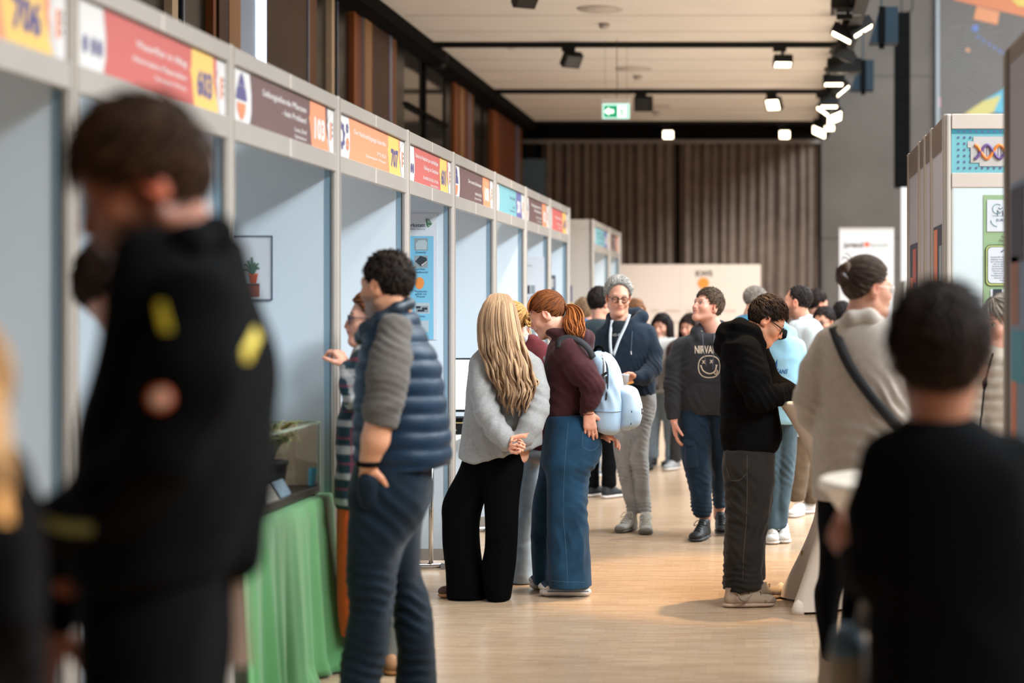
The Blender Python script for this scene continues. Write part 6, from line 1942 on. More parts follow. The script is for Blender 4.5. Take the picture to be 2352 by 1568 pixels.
P.hair((136, 132, 128), 'recede', .014, .018, 900, .045, (-.55, -.6, .25), .30, .55, sides=1.5, hair2=(196, 192, 186), width=.0032, curl=.006, tint=.2, seed=5)
P.glasses((24, 34, 44), r=.0255, thick=.0022)
P.hand(P.p(1462, 868, -.245), (-1, -.35, .08), (.1, -.75, -.6), -1, .18, (28, 40, 25), 5, 20, fore=.05, foredir=(1, .5, 0))
SN = M('sneaker_grey', (158, 154, 146), .85, var=.1, vscale=60)
P.shoe(G(P, 1458, .02), G(P, 1420, -.24), SN, M('sole_greybrown', (94, 90, 84), .8), .13, .052, lace=LACEW, toecap=M('suede_grey', (112, 108, 102), .95), stripes=LACEW, h=.005)
P.shoe(G(P, 1482, -.06), G(P, 1484, -.34), SN, M('sole_greybrown', None), .13, .052, lace=LACEW, toecap=M('suede_grey', None), stripes=LACEW, h=.005)
P.finish()
# the cup and wooden fork in his hand
c = P.p(1434, 876, -.33)
r = empty('plastic_cup', c - np.array((0, 0, .045)), 'translucent white plastic cup held by the man with glasses', 'cup')
CUPM = M('cup_plastic', (216, 220, 226), .35, trans=.25)
MB().lathe(c - np.array((0, 0, .045)), [(.024, 0), (.034, .085), (.0365, .088), (.0365, .092), (.033, .092), (.023, .004)], 20).build('cup_wall', CUPM, r, True)
mb = MB(); mb.lathe(c + np.array((0, 0, .047)), [(.036, 0), (.037, .004), (.03, .006)], 20); mb.build('rim', CUPM, r, True)
r = empty('wooden_fork', P.p(1446, 879, -.31), 'orange-brown wooden stick held with the cup by the man with glasses', 'fork')
mb = MB(); mb.obox(P.p(1447, 879, -.34), (.05, .004, .016), rotm(.2, 0, -.25)); mb.obox(P.p(1438, 882, -.342), (.02, .0042, .010), rotm(.2, 0, -.25)); mb.build('handle', M('fork_wood', (206, 140, 70), .6), r)

# --- boy in the printed charcoal hoodie looking up
P = Person('boy in charcoal hoodie with printed smiling face, dark jeans, looking up to the left', 1620, 12.44, (226, 166, 144))
CHA = cloth('charcoal_fleece', (46, 46, 50), var=.1)
P.garment('hoodie', CHA,
    lofts=[[(766, 1588, 1676, .0, .10), (782, 1560, 1700, 0, .125), (810, 1553, 1708, 0, .145), (860, 1556, 1704, 0, .16), (910, 1560, 1702, 0, .165), (938, 1562, 1702, 0, .16), (950, 1566, 1700, 0, .15)]],
    limbs=[[(1570, 798, .0, 26), (1556, 835, -.02, 25), (1548, 885, -.04, 23), (1546, 930, -.07, 18), (1547, 962, -.09, 15)],
           [(1690, 800, .0, 26), (1704, 860, -.02, 24), (1704, 950, -.05, 17)],
           [(1606, 776, -.10, 10), (1600, 762, -.04, 13), (1622, 752, .06, 16), (1652, 752, .07, 17), (1668, 764, -.03, 14), (1640, 790, -.12, 9)]],
    cuts=[((1640, 952, 0), (.09, 0, -1))],
    fold=.005, ffreq=18, k=.022, h=.010, creases=[(1550, 890, -.06, 30, .008, 12, 60), (1590, 930, -.15, 40, .006, 16, 20), (1575, 830, -.1, 30, .006, 14, -50)])
hv = P.last
PRINT = M('print_cream', (206, 188, 168), .8)
P.front_text('chest_lettering', 'NIRVANA', 1595, 811, 24.5, PRINT, 'LEFT', fit_px=62, bold=.025)
def ink(pts, r=.0034, nm='chest_print'):
    mb = MB(); mb.tube(P.on_front(pts, .001, hv), r, 5); return mb.build(nm, PRINT, P.root)
t = np.linspace(0, 2 * math.pi, 40)
ink([(1629 + 25 * np.sign(math.cos(a)) * abs(math.cos(a)) ** .8, 842 + 25 * np.sign(math.sin(a)) * abs(math.sin(a)) ** .85) for a in t])
for (cx_, cy_) in ((1616, 831), (1634, 830)):
    ink([(cx_ - 3, cy_ - 4), (cx_ + 3, cy_ + 4)], .003); ink([(cx_ + 3, cy_ - 4), (cx_ - 3, cy_ + 4)], .003)
ink([(1608, 840), (1612, 839)], .003)
ink(catmull(np.array([(1610, 840.), (1614, 850), (1622, 856), (1630, 858), (1637, 856), (1643, 850), (1646, 838)]), 5), .004)
ink([(1643, 838), (1648, 839)], .003)
ink(catmull(np.array([(1640, 853.), (1641, 858), (1645, 859), (1648, 854), (1646, 849)]), 4), .003); ink([(1643, 852), (1645, 856)], .002)
seam(P, 'pocket_seam', [(1564, 905), (1574, 893), (1584, 880), (1590, 876), (1640, 878), (1690, 880)], M('seam_grey', (30, 30, 33), .9), .0025)
seam(P, 'shoulder_seam', [(1584, 782), (1574, 800), (1570, 830)], M('seam_grey', None), .002)
for x0, x1, y1 in ((1612, 1622, 842), (1640, 1637, 848)):
    seam(P, 'drawstring', [(x0, 766), (lerp(x0, x1, .4), 800), (x1, y1)], M('cord_grey_dark', (70, 72, 80), .8), .0045)
for x0 in (1611, 1640):
    mb = MB(); c = P.on_front([(x0, 762)], .004, hv)[0]
    mb.tube([c + np.array((.007 * math.cos(a), 0, .007 * math.sin(a))) for a in np.linspace(0, 6.28, 12)], .002, 5, cap=False); mb.build('eyelet', CHROME, P.root, True)
DD = cloth('denim_dark', (24, 46, 66), .85, var=.22, vscale=14)
P.garment('jeans', DD,
    lofts=[[(935, 1564, 1634, 0, .13), (970, 1560, 1636, 0, .14), (1030, 1564, 1634, -.02, .13), (1085, 1574, 1634, -.05, .115), (1140, 1586, 1634, -.05, .10), (1170, 1590, 1634, -.04, .09), (1186, 1596, 1630, -.03, .08)],
           [(935, 1628, 1694, .02, .13), (970, 1630, 1696, .02, .14), (1030, 1634, 1684, .06, .12), (1085, 1634, 1672, .12, .105), (1140, 1638, 1668, .2, .09), (1164, 1640, 1668, .24, .08)]],
    fold=.006, ffreq=20, aniso=(1, 1, 1.2), k=.014, rnd=.008, h=.009,
    creases=[(1605, 1165, -.05, 28, .010, 9, 86), (1600, 1100, -.1, 34, .006, 14, 70), (1650, 1150, .2, 24, .008, 9, 85), (1620, 985, -.1, 30, .006, 12, 40)])
P.garment('cargo_pocket', DD, lofts=[[(1012, 1572, 1597, -.10, .055), (1030, 1573, 1603, -.115, .055), (1074, 1575, 1608, -.135, .045)]], inner=0, fold=.002, h=.008, rnd=.01, expo=3)
P.garment('pocket_flap', DD, lofts=[[(1009, 1570, 1597, -.115, .055), (1024, 1571, 1599, -.125, .053)]], inner=0, fold=.001, h=.007, rnd=.008, expo=3)
P.head(1625, 704, -.02, .236, -128, 17, 0, neck=(1640, 768, .02), h=.003, child=True, brow=(84, 60, 46), lips=(200, 122, 112), gaze=(-.5, .8), neckr=.064, wide=1.05)
P.hair((72, 58, 48), 'short', .011, .017, 900, .030, (-.1, .5, -.5), .30, .5, hair2=(128, 104, 84), width=.0032, fringe=.5, seed=6)
P.hand(P.p(1548, 968, -.10), (.10, .05, -1), (1, .2, 0), -1, .175, (14, 20, 14), 4, 15, fore=.025, foredir=(0, 0, 1))
SK = M('shoe_black', (22, 23, 26), .55)
P.shoe(G(P, 1624, -.06), G(P, 1592, -.35), SK, M('sole_dark', (54, 56, 60), .6), .125, .055, lace=LACEK, h=.006)
P.shoe(G(P, 1655, .24, .015), G(P, 1660, -.03, .0), SK, M('sole_dark', None), .125, .052, lace=LACEK, h=.006)
P.skinpart(Shape(.02).cap(P.p(1620, 1180, -.02), P.p(1618, 1205, -.03), .042, .04).cap(P.p(1652, 1160, .24), P.p(1652, 1185, .23), .042, .04), .008)
P.finish()

# --- boy in the black hoodie at the high table
P = Person('boy with glasses and black hoodie bent over the white high table, reading', 1712, 9.66, (222, 160, 128))
BLK = cloth('black_fleece', (13, 12, 12), var=.1, sheen=.03)
P.garment('hoodie', BLK,
    lofts=[[(760, 1668, 1740, 0, .12), (790, 1654, 1752, 0, .19), (840, 1656, 1764, 0, .205), (900, 1656, 1778, 0, .20), (960, 1655, 1790, 0, .195), (1000, 1655, 1795, 0, .19), (1022, 1658, 1790, 0, .185), (1040, 1664, 1780, 0, .175)]],
    limbs=[[(1712, 808, -.16, 36), (1730, 865, -.21, 35), (1744, 915, -.23, 31), (1775, 908, -.20, 25), (1806, 903, -.12, 22), (1830, 903, -.04, 18)],
           [(1735, 800, .17, 30), (1770, 880, .2, 26), (1820, 900, .1, 18)],
           [(1750, 792, -.07, 12), (1730, 764, -.11, 18), (1700, 754, -.10, 22), (1672, 768, -.06, 25), (1662, 792, 0, 24), (1672, 768, .06, 24), (1712, 754, .09, 20)]],
    fold=.006, ffreq=16, k=.024, h=.010, creases=[(1690, 775, -.1, 40, .010, 26, 70), (1668, 800, -.1, 26, .010, 18, 20), (1750, 905, -.22, 36, .013, 16, 40), (1790, 904, -.18, 30, .010, 14, 10), (1680, 850, -.15, 45, .008, 20, 75), (1690, 960, -.15, 50, .007, 24, 80), (1730, 840, -.2, 36, .007, 18, 70)])
P.garment('hem_rib', BLK, lofts=[[(1024, 1662, 1784, 0, .182), (1044, 1664, 1779, 0, .175)]], inner=0, fold=.001, rnd=.012)
P.garment('jeans', cloth('denim_black', (36, 31, 27), .85, var=.25, vscale=16, bump=.35),
    lofts=[[(1030, 1662, 1779, -.03, .16), (1070, 1660, 1779, -.04, .17), (1110, 1664, 1778, -.05, .16), (1150, 1667, 1772, -.06, .145), (1200, 1667, 1764, -.07, .135), (1250, 1664, 1756, -.08, .13), (1310, 1664, 1750, -.08, .13), (1334, 1660, 1752, -.08, .13), (1352, 1662, 1746, -.08, .125)],
           [(1040, 1680, 1778, .10, .13), (1150, 1690, 1774, .12, .12), (1250, 1690, 1757, .13, .11), (1330, 1692, 1757, .14, .115)]],
    fold=.007, ffreq=14, aniso=(1, 1, 1.0), k=.014, rnd=.01, h=.010,
    creases=[(1690, 1110, -.15, 40, .008, 18, 35), (1680, 1180, -.15, 40, .010, 20, 50), (1735, 1210, -.15, 36, .008, 18, -30), (1700, 1335, -.15, 46, .014, 13, 86), (1675, 1280, -.15, 36, .008, 18, 40)])
seam(P, 'back_pocket', [(1668, 1072), (1676, 1098), (1688, 1104), (1702, 1100), (1714, 1088)], M('stitch_brown', (80, 70, 62), .9), .0015)
seam(P, 'side_seam', [(1716, 1046), (1716, 1130), (1714, 1200), (1708, 1270), (1706, 1330)], M('stitch_brown', None), .0015)
P.head(1761, 736, 0, .236, 84, -34, 0, neck=(1726, 792, .0), h=.003, brow=(46, 32, 26), lips=(196, 116, 106), eyes='shut', neckr=.058)
P.hair((30, 21, 17), 'short', .011, .018, 1000, .026, (0, .9, -.35), .26, .45, hair2=(76, 56, 42), width=.0034, fringe=.25, seed=7, curl=.004)
P.glasses((20, 22, 28), r=.0225, thick=.0026)
P.hand(P.p(1832, 903, -.03), (1, .3, -.1), (0, 0, -1), 1, .175, (10, 14, 8), 5, 15, fore=.04)
DK = M('sneaker_beige', (170, 146, 124), .8)
P.shoe(G(P, 1660, -.16), G(P, 1781, -.12), DK, M('sole_cream', (186, 158, 138), .7), .105, .054, toecap=M('suede_taupe', (134, 116, 100), .9), lace=M('lace_taupe', (140, 124, 106), .8), h=.005)
mb = MB(); mb.tube(catmull(np.array([G(P, 1696, -.212, .075), G(P, 1702, -.214, .05), G(P, 1714, -.213, .044), G(P, 1728, -.205, .075)]), 5), [.004] * 3 + [.008] * 10 + [.003] * 3, 6); mb.build('side_mark', M('suede_taupe', None), P.root, True)
P.shoe(G(P, 1684, .12), G(P, 1798, .15), DK, M('sole_cream', None), .105, .054, toecap=M('suede_taupe', None), lace=M('lace_taupe', None), h=.006)
P.finish()

# --- person in the light blue zip hoodie behind him
P = Person('curly dark-haired person in light blue zip hoodie, behind the boy in black', 1795, 12.2, (196, 140, 112))
LB = cloth('skyblue_fleece', (150, 200, 226), var=.05)
P.garment('hoodie', LB,
    lofts=[[(768, 1764, 1814, 0, .10), (784, 1750, 1838, 0, .13), (820, 1748, 1846, 0, .15), (880, 1750, 1842, 0, .155), (940, 1752, 1838, 0, .155), (972, 1756, 1832, 0, .15)]],
    limbs=[[(1832, 800, 0, 21), (1846, 850, -.02, 20), (1848, 920, -.05, 17)], [(1756, 800, 0, 21), (1744, 860, -.02, 20), (1748, 930, -.05, 17)], [(1770, 772, -.10, 10), (1762, 762, .0, 14), (1790, 752, .07, 16), (1814, 766, 0, 14), (1800, 780, -.10, 10)]],
    fold=.005, ffreq=20, h=.011)
lv = P.last
seam(P, 'zipper', [(1770, 785), (1768, 850), (1770, 970)], M('zip_light', (150, 176, 200), .4, metal=.4), .006)
BLP = M('print_royal', (28, 92, 160), .7)
for T3 in ([(1786, 824), (1784, 848), (1772, 846)], [(1773, 872), (1781, 872), (1778, 892)]):
    obj('star_point', P.on_front(T3, .004, lv), [(0, 1, 2)], BLP, P.root)
P.front_text('chest_lettering', 'TITANS', 1789, 858, 15, BLP, fit_px=38, bold=.02, skew=.25)
P.front_text('chest_lettering', 'Seifen', 1786, 868, 9, BLP, fit_px=22, bold=.01, skew=.25)
P.garment('neck_scarf', BLACKM, limbs=[[(1780, 775, -.10, 7), (1796, 772, -.11, 9), (1803, 762, -.09, 6)]], inner=0, fold=.002, h=.008)
P.garment('jeans', cloth('denim_washed', (66, 84, 94), .85, var=.25, vscale=12),
    lofts=[[(960, 1758, 1800, 0, .12), (1050, 1758, 1796, 0, .11), (1150, 1756, 1792, -.02, .10), (1212, 1756, 1796, -.03, .10)], [(960, 1790, 1834, .02, .12), (1050, 1786, 1828, .02, .11), (1150, 1784, 1814, .0, .10), (1208, 1780, 1808, 0, .10)]],
    fold=.006, ffreq=18, aniso=(1, 1, .8), k=.01, rnd=.008, h=.012, creases=[(1800, 1080, -.1, 36, .008, 14, 50)])
P.head(1772, 732, 0, .228, 190, -8, 0, neck=(1784, 776, .0), h=.006)
P.hair((30, 24, 22), 'short', .010, .008, 350, .025, (0, .3, -.5), .4, .8, curl=.008, seed=8)
# loose curls at the side of the head
P.locks('curls', [[P.p(1736 + 5 * math.cos(a + t), 712 + k * 4 + 4 * math.sin(a + t), -.02) for t in np.linspace(0, 5, 10)] for k, a in enumerate((0, 1, 2, 3, 4))], .006, (28, 24, 26))
P.shoe(G(P, 1774, .04), G(P, 1774, -.24), M('sneaker_white', (206, 202, 198), .7), SOLEW, .11, .052, lace=LACEW)
P.shoe(G(P, 1798, .06), G(P, 1802, -.18), M('sneaker_white', None), SOLEW, .11, .05)
P.finish()
# --- man in the quilted vest
P = Person('dark curly-haired bearded man in blue quilted vest and jeans, hand in his pocket', 900, 7.1, (206, 146, 112))
VB = M('vest_blue', (3, 33, 54), .5, var=.12, vscale=8, bump=.2, bscale=60, spec=.3)
P.garment('vest', VB,
    lofts=[[(716, 886, 950, .0, .11), (735, 862, 958, 0, .17), (765, 842, 972, 0, .205), (800, 834, 990, 0, .215), (830, 828, 1004, 0, .22), (900, 820, 1016, 0, .215), (960, 818, 1025, 0, .21), (1020, 820, 1030, 0, .21), (1066, 824, 1033, 0, .205), (1098, 830, 1033, 0, .20)]],
    cuts=[((930, 1078, 0), (.10, 0, -1))], inner=.5, fold=.003, ffreq=14, quilt=(.066, .013, .3), rnd=.02, h=.010, k=.02)
P.garment('collar', M('vest_collar', (6, 26, 40), .5), limbs=[[(824, 770, -.05, 11), (838, 752, -.10, 12), (872, 730, -.135, 13), (912, 708, -.12, 13), (936, 698, -.05, 13), (940, 698, .05, 13), (915, 706, .12, 13), (850, 740, .11, 13)], [(828, 780, -.03, 13), (842, 764, -.10, 14), (880, 742, -.15, 14)]], inner=0, fold=.002, h=.010, k=.02)
SWT = cloth('sweater_taupe', (92, 85, 80), var=.12, vscale=60)
P.garment('sweater', SWT, limbs=[[(906, 764, -.17, 38), (898, 810, -.215, 43), (889, 870, -.24, 43), (881, 930, -.25, 41), (874, 968, -.25, 37)], [(906, 764, -.17, 38), (900, 770, .17, 38), (880, 900, .24, 38)]],
    cuts=[((872, 976, -.25), (-.25, 0, -1))], fold=.006, ffreq=16, aniso=(.5, .5, 1.6), h=.010, creases=[(900, 790, -.24, 45, .008, 20, 60), (885, 900, -.26, 50, .008, 18, 80), (876, 955, -.26, 30, .006, 40, 85)])
P.skinpart(Shape(.02).cap(P.p(872, 965, -.25), P.p(862, 1010, -.245), .054, .05).cap(P.p(862, 1010, -.245), P.p(846, 1066, -.225), .05, .036), .008)
P.hand(P.p(846, 1066, -.225), (-.12, .15, -1), (.3, .8, 0), -1, .185, (12, 18, 12), 4, 15, fore=.04, wr=.03)
mb = MB(); mb.tube([P.p(846 + 22 * math.cos(t), 1064 + 4 * math.sin(t), -.225 - .04 * math.sin(t)) for t in np.linspace(0, 6.28, 20)], .011, 8, cap=False); mb.build('watch_strap', BLACKM, P.root, True)
DV = cloth('denim_ink', (7, 23, 35), .85, var=.3, vscale=8)
P.garment('jeans', DV,
    lofts=[[(1050, 824, 985, -.04, .16), (1110, 807, 990, -.05, .17), (1180, 805, 975, -.07, .155), (1253, 804, 930, -.09, .13), (1326, 797, 908, -.10, .115), (1400, 806, 900, -.1, .105), (1450, 800, 896, -.1, .10), (1507, 787, 884, -.1, .10), (1570, 782, 870, -.1, .105), (1618, 782, 866, -.1, .11)],
           [(1060, 900, 985, .08, .14), (1140, 880, 990, .08, .14), (1203, 890, 966, .09, .125), (1308, 902, 964, .1, .11), (1400, 908, 986, .1, .10), (1500, 914, 997, .1, .10), (1612, 914, 1004, .1, .105)]],
    fold=.008, ffreq=11, aniso=(1, 1, 1.1), k=.014, rnd=.01, h=.011, creases=[(860, 1350, -.15, 60, .012, 26, 75), (940, 1400, .0, 60, .012, 26, 65), (880, 1180, -.2, 70, .008, 34, 40), (850, 1540, -.15, 60, .012, 24, 80), (955, 1540, .0, 60, .010, 26, 80)])
P.garment('pocket_bulge', DV, limbs=[[(846, 1108, -.215, 26), (850, 1150, -.20, 24)]], inner=0, fold=.003)
P.head(888, 656, -.02, .246, -62, -2, 0, neck=(900, 724, 0), h=.005, stubble=(38, 28, 24), brow=(34, 26, 22), neckr=.062, earcol=(214, 130, 96))
P.hair((22, 18, 17), 'short', .006, .010, 900, .022, (0, -.2, -.4), .4, .9, hair2=(74, 54, 40), curl=.008, width=.005, hc=.006, capnoise=.008, seed=9)
P.shoe(G(P, 870, -.1), G(P, 760, -.1), M('shoe_darkbrown', None), SOLEK, .1, .055, h=.01)
P.shoe(G(P, 985, .1), G(P, 905, .14), M('shoe_darkbrown', None), SOLEK, .1, .055, h=.01)
P.finish()

# --- woman in the plaid shirt
P = Person('woman with glasses and plaid shirt behind the vest man, hand on the booth post', 836, 7.9, (226, 168, 144))
def plaid(V, N):
    a = V[:, 0] + V[:, 1]; z = V[:, 2]
    fa = (a / .11) % 1; fz = (z / .11) % 1
    c = np.tile(np.array(lin((26, 54, 64))), (len(V), 1))
    w1 = ((fa > .55) & (fa < .80)).astype(float)[:, None]; w2 = ((fz > .55) & (fz < .82)).astype(float)[:, None]
    c = c * (1 - .5 * w1) + .5 * w1 * np.array(lin((214, 206, 204))); c = c * (1 - .55 * w2) + .55 * w2 * np.array(lin((214, 206, 204)))
    r_ = (((fa > .13) & (fa < .2)) | ((fz > .13) & (fz < .2))).astype(float)[:, None]
    c = c * (1 - .6 * r_) + .6 * r_ * np.array(lin((150, 60, 80)))
    return c
PL = cloth('plaid_flannel', None, attr=True, var=.06)
P.garment('shirt', PL,
    lofts=[[(790, 822, 880, 0, .12), (830, 806, 892, 0, .17), (900, 796, 894, 0, .18), (960, 782, 892, 0, .175), (1040, 777, 890, 0, .17), (1110, 775, 890, 0, .17), (1163, 776, 890, 0, .175)]],
    limbs=[[(838, 822, -.15, 24), (826, 885, -.19, 23), (814, 915, -.2, 21), (803, 885, -.18, 20), (799, 850, -.15, 19)]],
    fold=.005, ffreq=18, colfn=plaid, h=.009)
P.garment('skirt', cloth('orange_cloth', (232, 92, 44), var=.06), lofts=[[(1150, 780, 880, .0, .16), (1250, 781, 884, 0, .17), (1380, 782, 890, 0, .17), (1452, 790, 892, 0, .16)]], cuts=[((800, 1452, 0), (.45, 0, -.9))], fold=.006, ffreq=14, aniso=(1, 1, .3), rnd=.008)
P.garment('trousers', cloth('olive_cloth', (92, 92, 84)), lofts=[[(1300, 806, 872, 0, .11), (1420, 812, 876, .0, .09), (1530, 822, 872, 0, .09)], [(1300, 850, 915, -.02, .11), (1420, 868, 920, -.02, .09), (1530, 872, 916, -.02, .09)]], fold=.006, ffreq=18, rnd=.008)
P.head(853, 734, -.04, .235, -108, 2, 0, neck=(862, 800, 0), fem=True, h=.0045, lips=(190, 90, 84), brow=(110, 76, 56), gaze=(-.6, 0), neckr=.052)
P.hair((112, 66, 42), 'updo', .012, .014, 500, .05, (0, -1, -.2), .05, .15, hair2=(158, 100, 66), seed=12)
P.glasses((70, 62, 84), r=.024, thick=.0022)
P.hand(P.p(796, 840, -.14), (-.55, .25, .78), (-.8, .5, -.2), -1, .150, (48, 55, 35), 6, 25, fore=.05, foredir=(.1, -.1, -1))
P.shoe(G(P, 870, .0), G(P, 915, -.16), M('shoe_tan', (150, 104, 70), .7), SOLET, .09, .046, h=.009)
P.shoe(G(P, 825, .0), G(P, 835, -.22), M('shoe_black', None), SOLEK, .09, .046, h=.009)
P.finish()

# --- woman in the beige jacket with the cross strap
P = Person('woman with pinned-up hair in beige jacket, black strap across her back, black trousers', 1980, 7.4, (214, 160, 136))
BG = cloth('wool_beige', (184, 173, 163), var=.08, vscale=40)
P.garment('jacket', BG,
    lofts=[[(728, 1938, 2026, .0, .09), (745, 1912, 2046, 0, .13), (775, 1888, 2068, 0, .155), (830, 1878, 2080, 0, .17), (900, 1876, 2086, 0, .17), (1000, 1868, 2090, 0, .175), (1100, 1863, 2092, 0, .18), (1150, 1866, 2094, 0, .18)]],
    limbs=[[(1902, 786, .0, 34), (1874, 850, -.02, 37), (1858, 915, -.02, 35), (1862, 955, .03, 28), (1876, 982, .09, 22)], [(2058, 790, 0, 36), (2084, 860, -.02, 36), (2104, 925, .02, 32), (2116, 960, .1, 28)]],
    cuts=[((1900, 1146, 0), (-.12, 0, -1))], fold=.006, ffreq=11, aniso=(1, 1, .5), k=.022, h=.011, creases=[(2050, 930, -.15, 60, .010, 26, 40), (1866, 930, -.05, 40, .009, 18, 50), (1990, 1000, -.15, 70, .006, 34, 70)])
jv = P.last
P.garment('collar', BG, limbs=[[(1938, 748, -.04, 17), (1958, 734, -.10, 19), (1996, 730, -.10, 19), (2022, 742, -.04, 16)], [(1940, 740, .04, 15), (1980, 728, .07, 16), (2020, 738, .04, 15)]], inner=0, fold=.002, h=.010)
P.strap('cross_strap', M('strap_black', None), P.on_front([(1914, 752), (1928, 790), (1950, 838), (1985, 890), (2030, 945), (2080, 1000)], .008, jv), .040, .005, (0, -1, .15))
P.garment('trousers', cloth('black_twill', (11, 11, 13), .85, var=.05, sheen=0),
    lofts=[[(1120, 1878, 1975, 0, .12), (1210, 1880, 1955, 0, .12), (1319, 1879, 1940, 0, .10), (1362, 1872, 1932, 0, .10), (1435, 1878, 1920, 0, .085), (1514, 1890, 1914, 0, .075)], [(1120, 1950, 2070, 0, .12), (1210, 1950, 2050, .03, .12), (1320, 1940, 2000, .1, .10), (1440, 1932, 1972, .14, .08), (1500, 1930, 1966, .16, .08)]], fold=.005, ffreq=14, rnd=.008, k=.012)
P.head(1992, 662, 0, .238, 62, -2, 0, neck=(1978, 738, .0), fem=True, h=.005, brow=(90, 70, 56), gaze=(.3, 0), neckr=.054)
P.hair((58, 47, 42), 'updo', .010, .012, 800, .06, (0, -1, .3), .03, .12, hair2=(122, 104, 92), seed=13)
paths = []
for i in range(60):
    a = rg.uniform(0, 6.28); t = np.linspace(0, 3.6, 12); r_ = rg.uniform(6, 17)
    paths.append([P.p(1944 + .72 * r_ * math.cos(a + x), 632 + 1.7 * r_ * math.sin(a + x), -.03 + .05 * math.sin(x + a)) for x in t])
P.locks('hair_bun', paths, .008, (58, 46, 40), (104, 84, 72), .25)
P.locks('loose_strands', [catmull([P.p(1950, 596, 0), P.p(1938, 590, -.02), P.p(1932, 600, -.02)], 4), catmull([P.p(1955, 592, 0), P.p(1946, 582, 0), P.p(1938, 584, 0)], 4)], .003, (90, 74, 64))
P.garment('claw_clip', M('clip_brown', (52, 32, 26), .35), limbs=[[(1936, 612, -.06, 6), (1930, 634, -.07, 7), (1936, 656, -.06, 6)], [(1944, 612, -.08, 4), (1926, 620, -.06, 4)], [(1946, 640, -.085, 4), (1926, 644, -.06, 4)]], inner=0, fold=0, h=.006)
P.glasses((190, 180, 170), r=.023, thick=.0016)
BT = M('boot_beige', (150, 134, 118), .8)
P.shoe(G(P, 1898, -.02), G(P, 1912, .22), BT, SOLET, .2, .05, h=.009)
P.shoe(G(P, 1946, .13), G(P, 1962, .36), BT, SOLET, .2, .05, h=.009)
P.finish()

# --- boy in black nearest on the right, from behind
P = Person('dark-haired boy in black long-sleeved top, seen from behind, nearest on the right', 2170, 3.65, (150, 98, 74))
BT2 = cloth('black_jersey', (8, 8, 9), .9, var=.05, sheen=0)
P.garment('top', BT2,
    lofts=[[(950, 2098, 2226, 0, .06), (975, 2066, 2258, 0, .085), (1015, 2024, 2310, 0, .11), (1080, 1998, 2362, 0, .13), (1200, 1992, 2390, 0, .135), (1400, 1996, 2394, 0, .13), (1600, 1996, 2390, 0, .13), (1760, 1990, 2396, 0, .135)]],
    limbs=[[(2040, 1060, 0, 62), (2010, 1180, 0, 60), (2006, 1300, .0, 56), (1986, 1320, .08, 48), (1960, 1285, .14, 40)], [(2320, 1060, 0, 62), (2370, 1200, 0, 60), (2390, 1380, .02, 52), (2370, 1500, .1, 40)]], fold=.006, ffreq=12, h=.013)
P.garment('trousers', cloth('trousers_black', (12, 12, 14), sheen=0), lofts=[[(1730, 2000, 2190, 0, .13), (1900, 2010, 2180, 0, .11), (2200, 2040, 2160, 0, .085), (2440, 2050, 2150, 0, .08)], [(1730, 2190, 2390, 0, .13), (1900, 2200, 2370, 0, .11), (2200, 2220, 2340, 0, .085), (2440, 2230, 2330, 0, .08)]], fold=.005, h=.016)
P.head(2158, 821, 0, .26, 6, -6, 0, neck=(2158, 960, -.01), h=.006, child=True, neckr=.044, earcol=(130, 50, 36))
P.hair((25, 16, 12), 'nape', .014, .016, 2200, .034, (0, -.2, -.9), .5, .8, hair2=(64, 42, 28), width=.0035, seed=14, capnoise=.004)
P.hand(P.p(1954, 1276, .15), (-.3, .5, .55), (.8, .3, -.4), 1, .16, (40, 55, 35), 4, 25, fore=.05, h=.006)
P.shoe(G(P, 2100, -.05), G(P, 2096, .2), SK, SOLEK, .1, .05, h=.012)
P.shoe(G(P, 2282, -.05), G(P, 2290, .2), SK, SOLEK, .1, .05, h=.012)
P.finish()
q = Person('canvas bag with blue flap hanging at the side of the boy in black', 1946, 3.78)
bg_ = q.root; bg_.name = 'canvas_bag'; OFF['canvas_bag'] = np.array(bg_.location); bg_['category'] = 'bag'
q.garment('bag_body', cloth('canvas_beige', (120, 106, 92)), lofts=[[(1452, 1912, 1984, 0, .05), (1500, 1902, 1998, 0, .065), (1600, 1898, 2004, 0, .07), (1680, 1904, 2000, 0, .06)]], inner=0, fold=.004)
q.garment('flap', cloth('flap_blue', (58, 76, 90)), lofts=[[(1432, 1922, 1974, -.02, .05), (1458, 1908, 1986, -.02, .068), (1510, 1903, 1990, -.03, .07)]], inner=0, fold=.003)
q.strap('strap', M('strap_pale', (170, 156, 146), .8), [q.p(1976, 1450, 0), q.p(1988, 1405, -.01), q.p(1998, 1360, -.02), q.p(2006, 1325, -.02)], .03, .004)

# --- man in black in the foreground
P = Person('tall brown-haired man in black jacket with yellow stripes, large in the left foreground, head bowed', 400, 3.0, (160, 98, 72))
BJ = cloth('black_softshell', (9, 9, 10), .7, var=.08, sheen=0)
P.garment('jacket', BJ,
    lofts=[[(528, 330, 514, .02, .12), (560, 316, 534, .02, .19), (640, 308, 548, .02, .235), (720, 296, 574, .02, .25), (800, 270, 600, .02, .25), (870, 250, 605, .02, .25), (960, 228, 602, .02, .24), (1080, 214, 596, .02, .23), (1220, 204, 560, .02, .22), (1330, 200, 530, .02, .21)]],
    limbs=[[(458, 700, -.19, 88), (442, 860, -.24, 90), (370, 1040, -.25, 84), (270, 1130, -.2, 68), (150, 1196, -.12, 56), (84, 1222, -.08, 50)],
           [(380, 760, .2, 70), (262, 1060, .22, 60), (170, 1280, .12, 60), (130, 1420, .08, 50)],
           [(545, 950, .1, 62), (552, 1130, .08, 56), (548, 1290, .05, 48)]],
    fold=.007, ffreq=9, h=.014, k=.03)
fv = P.last
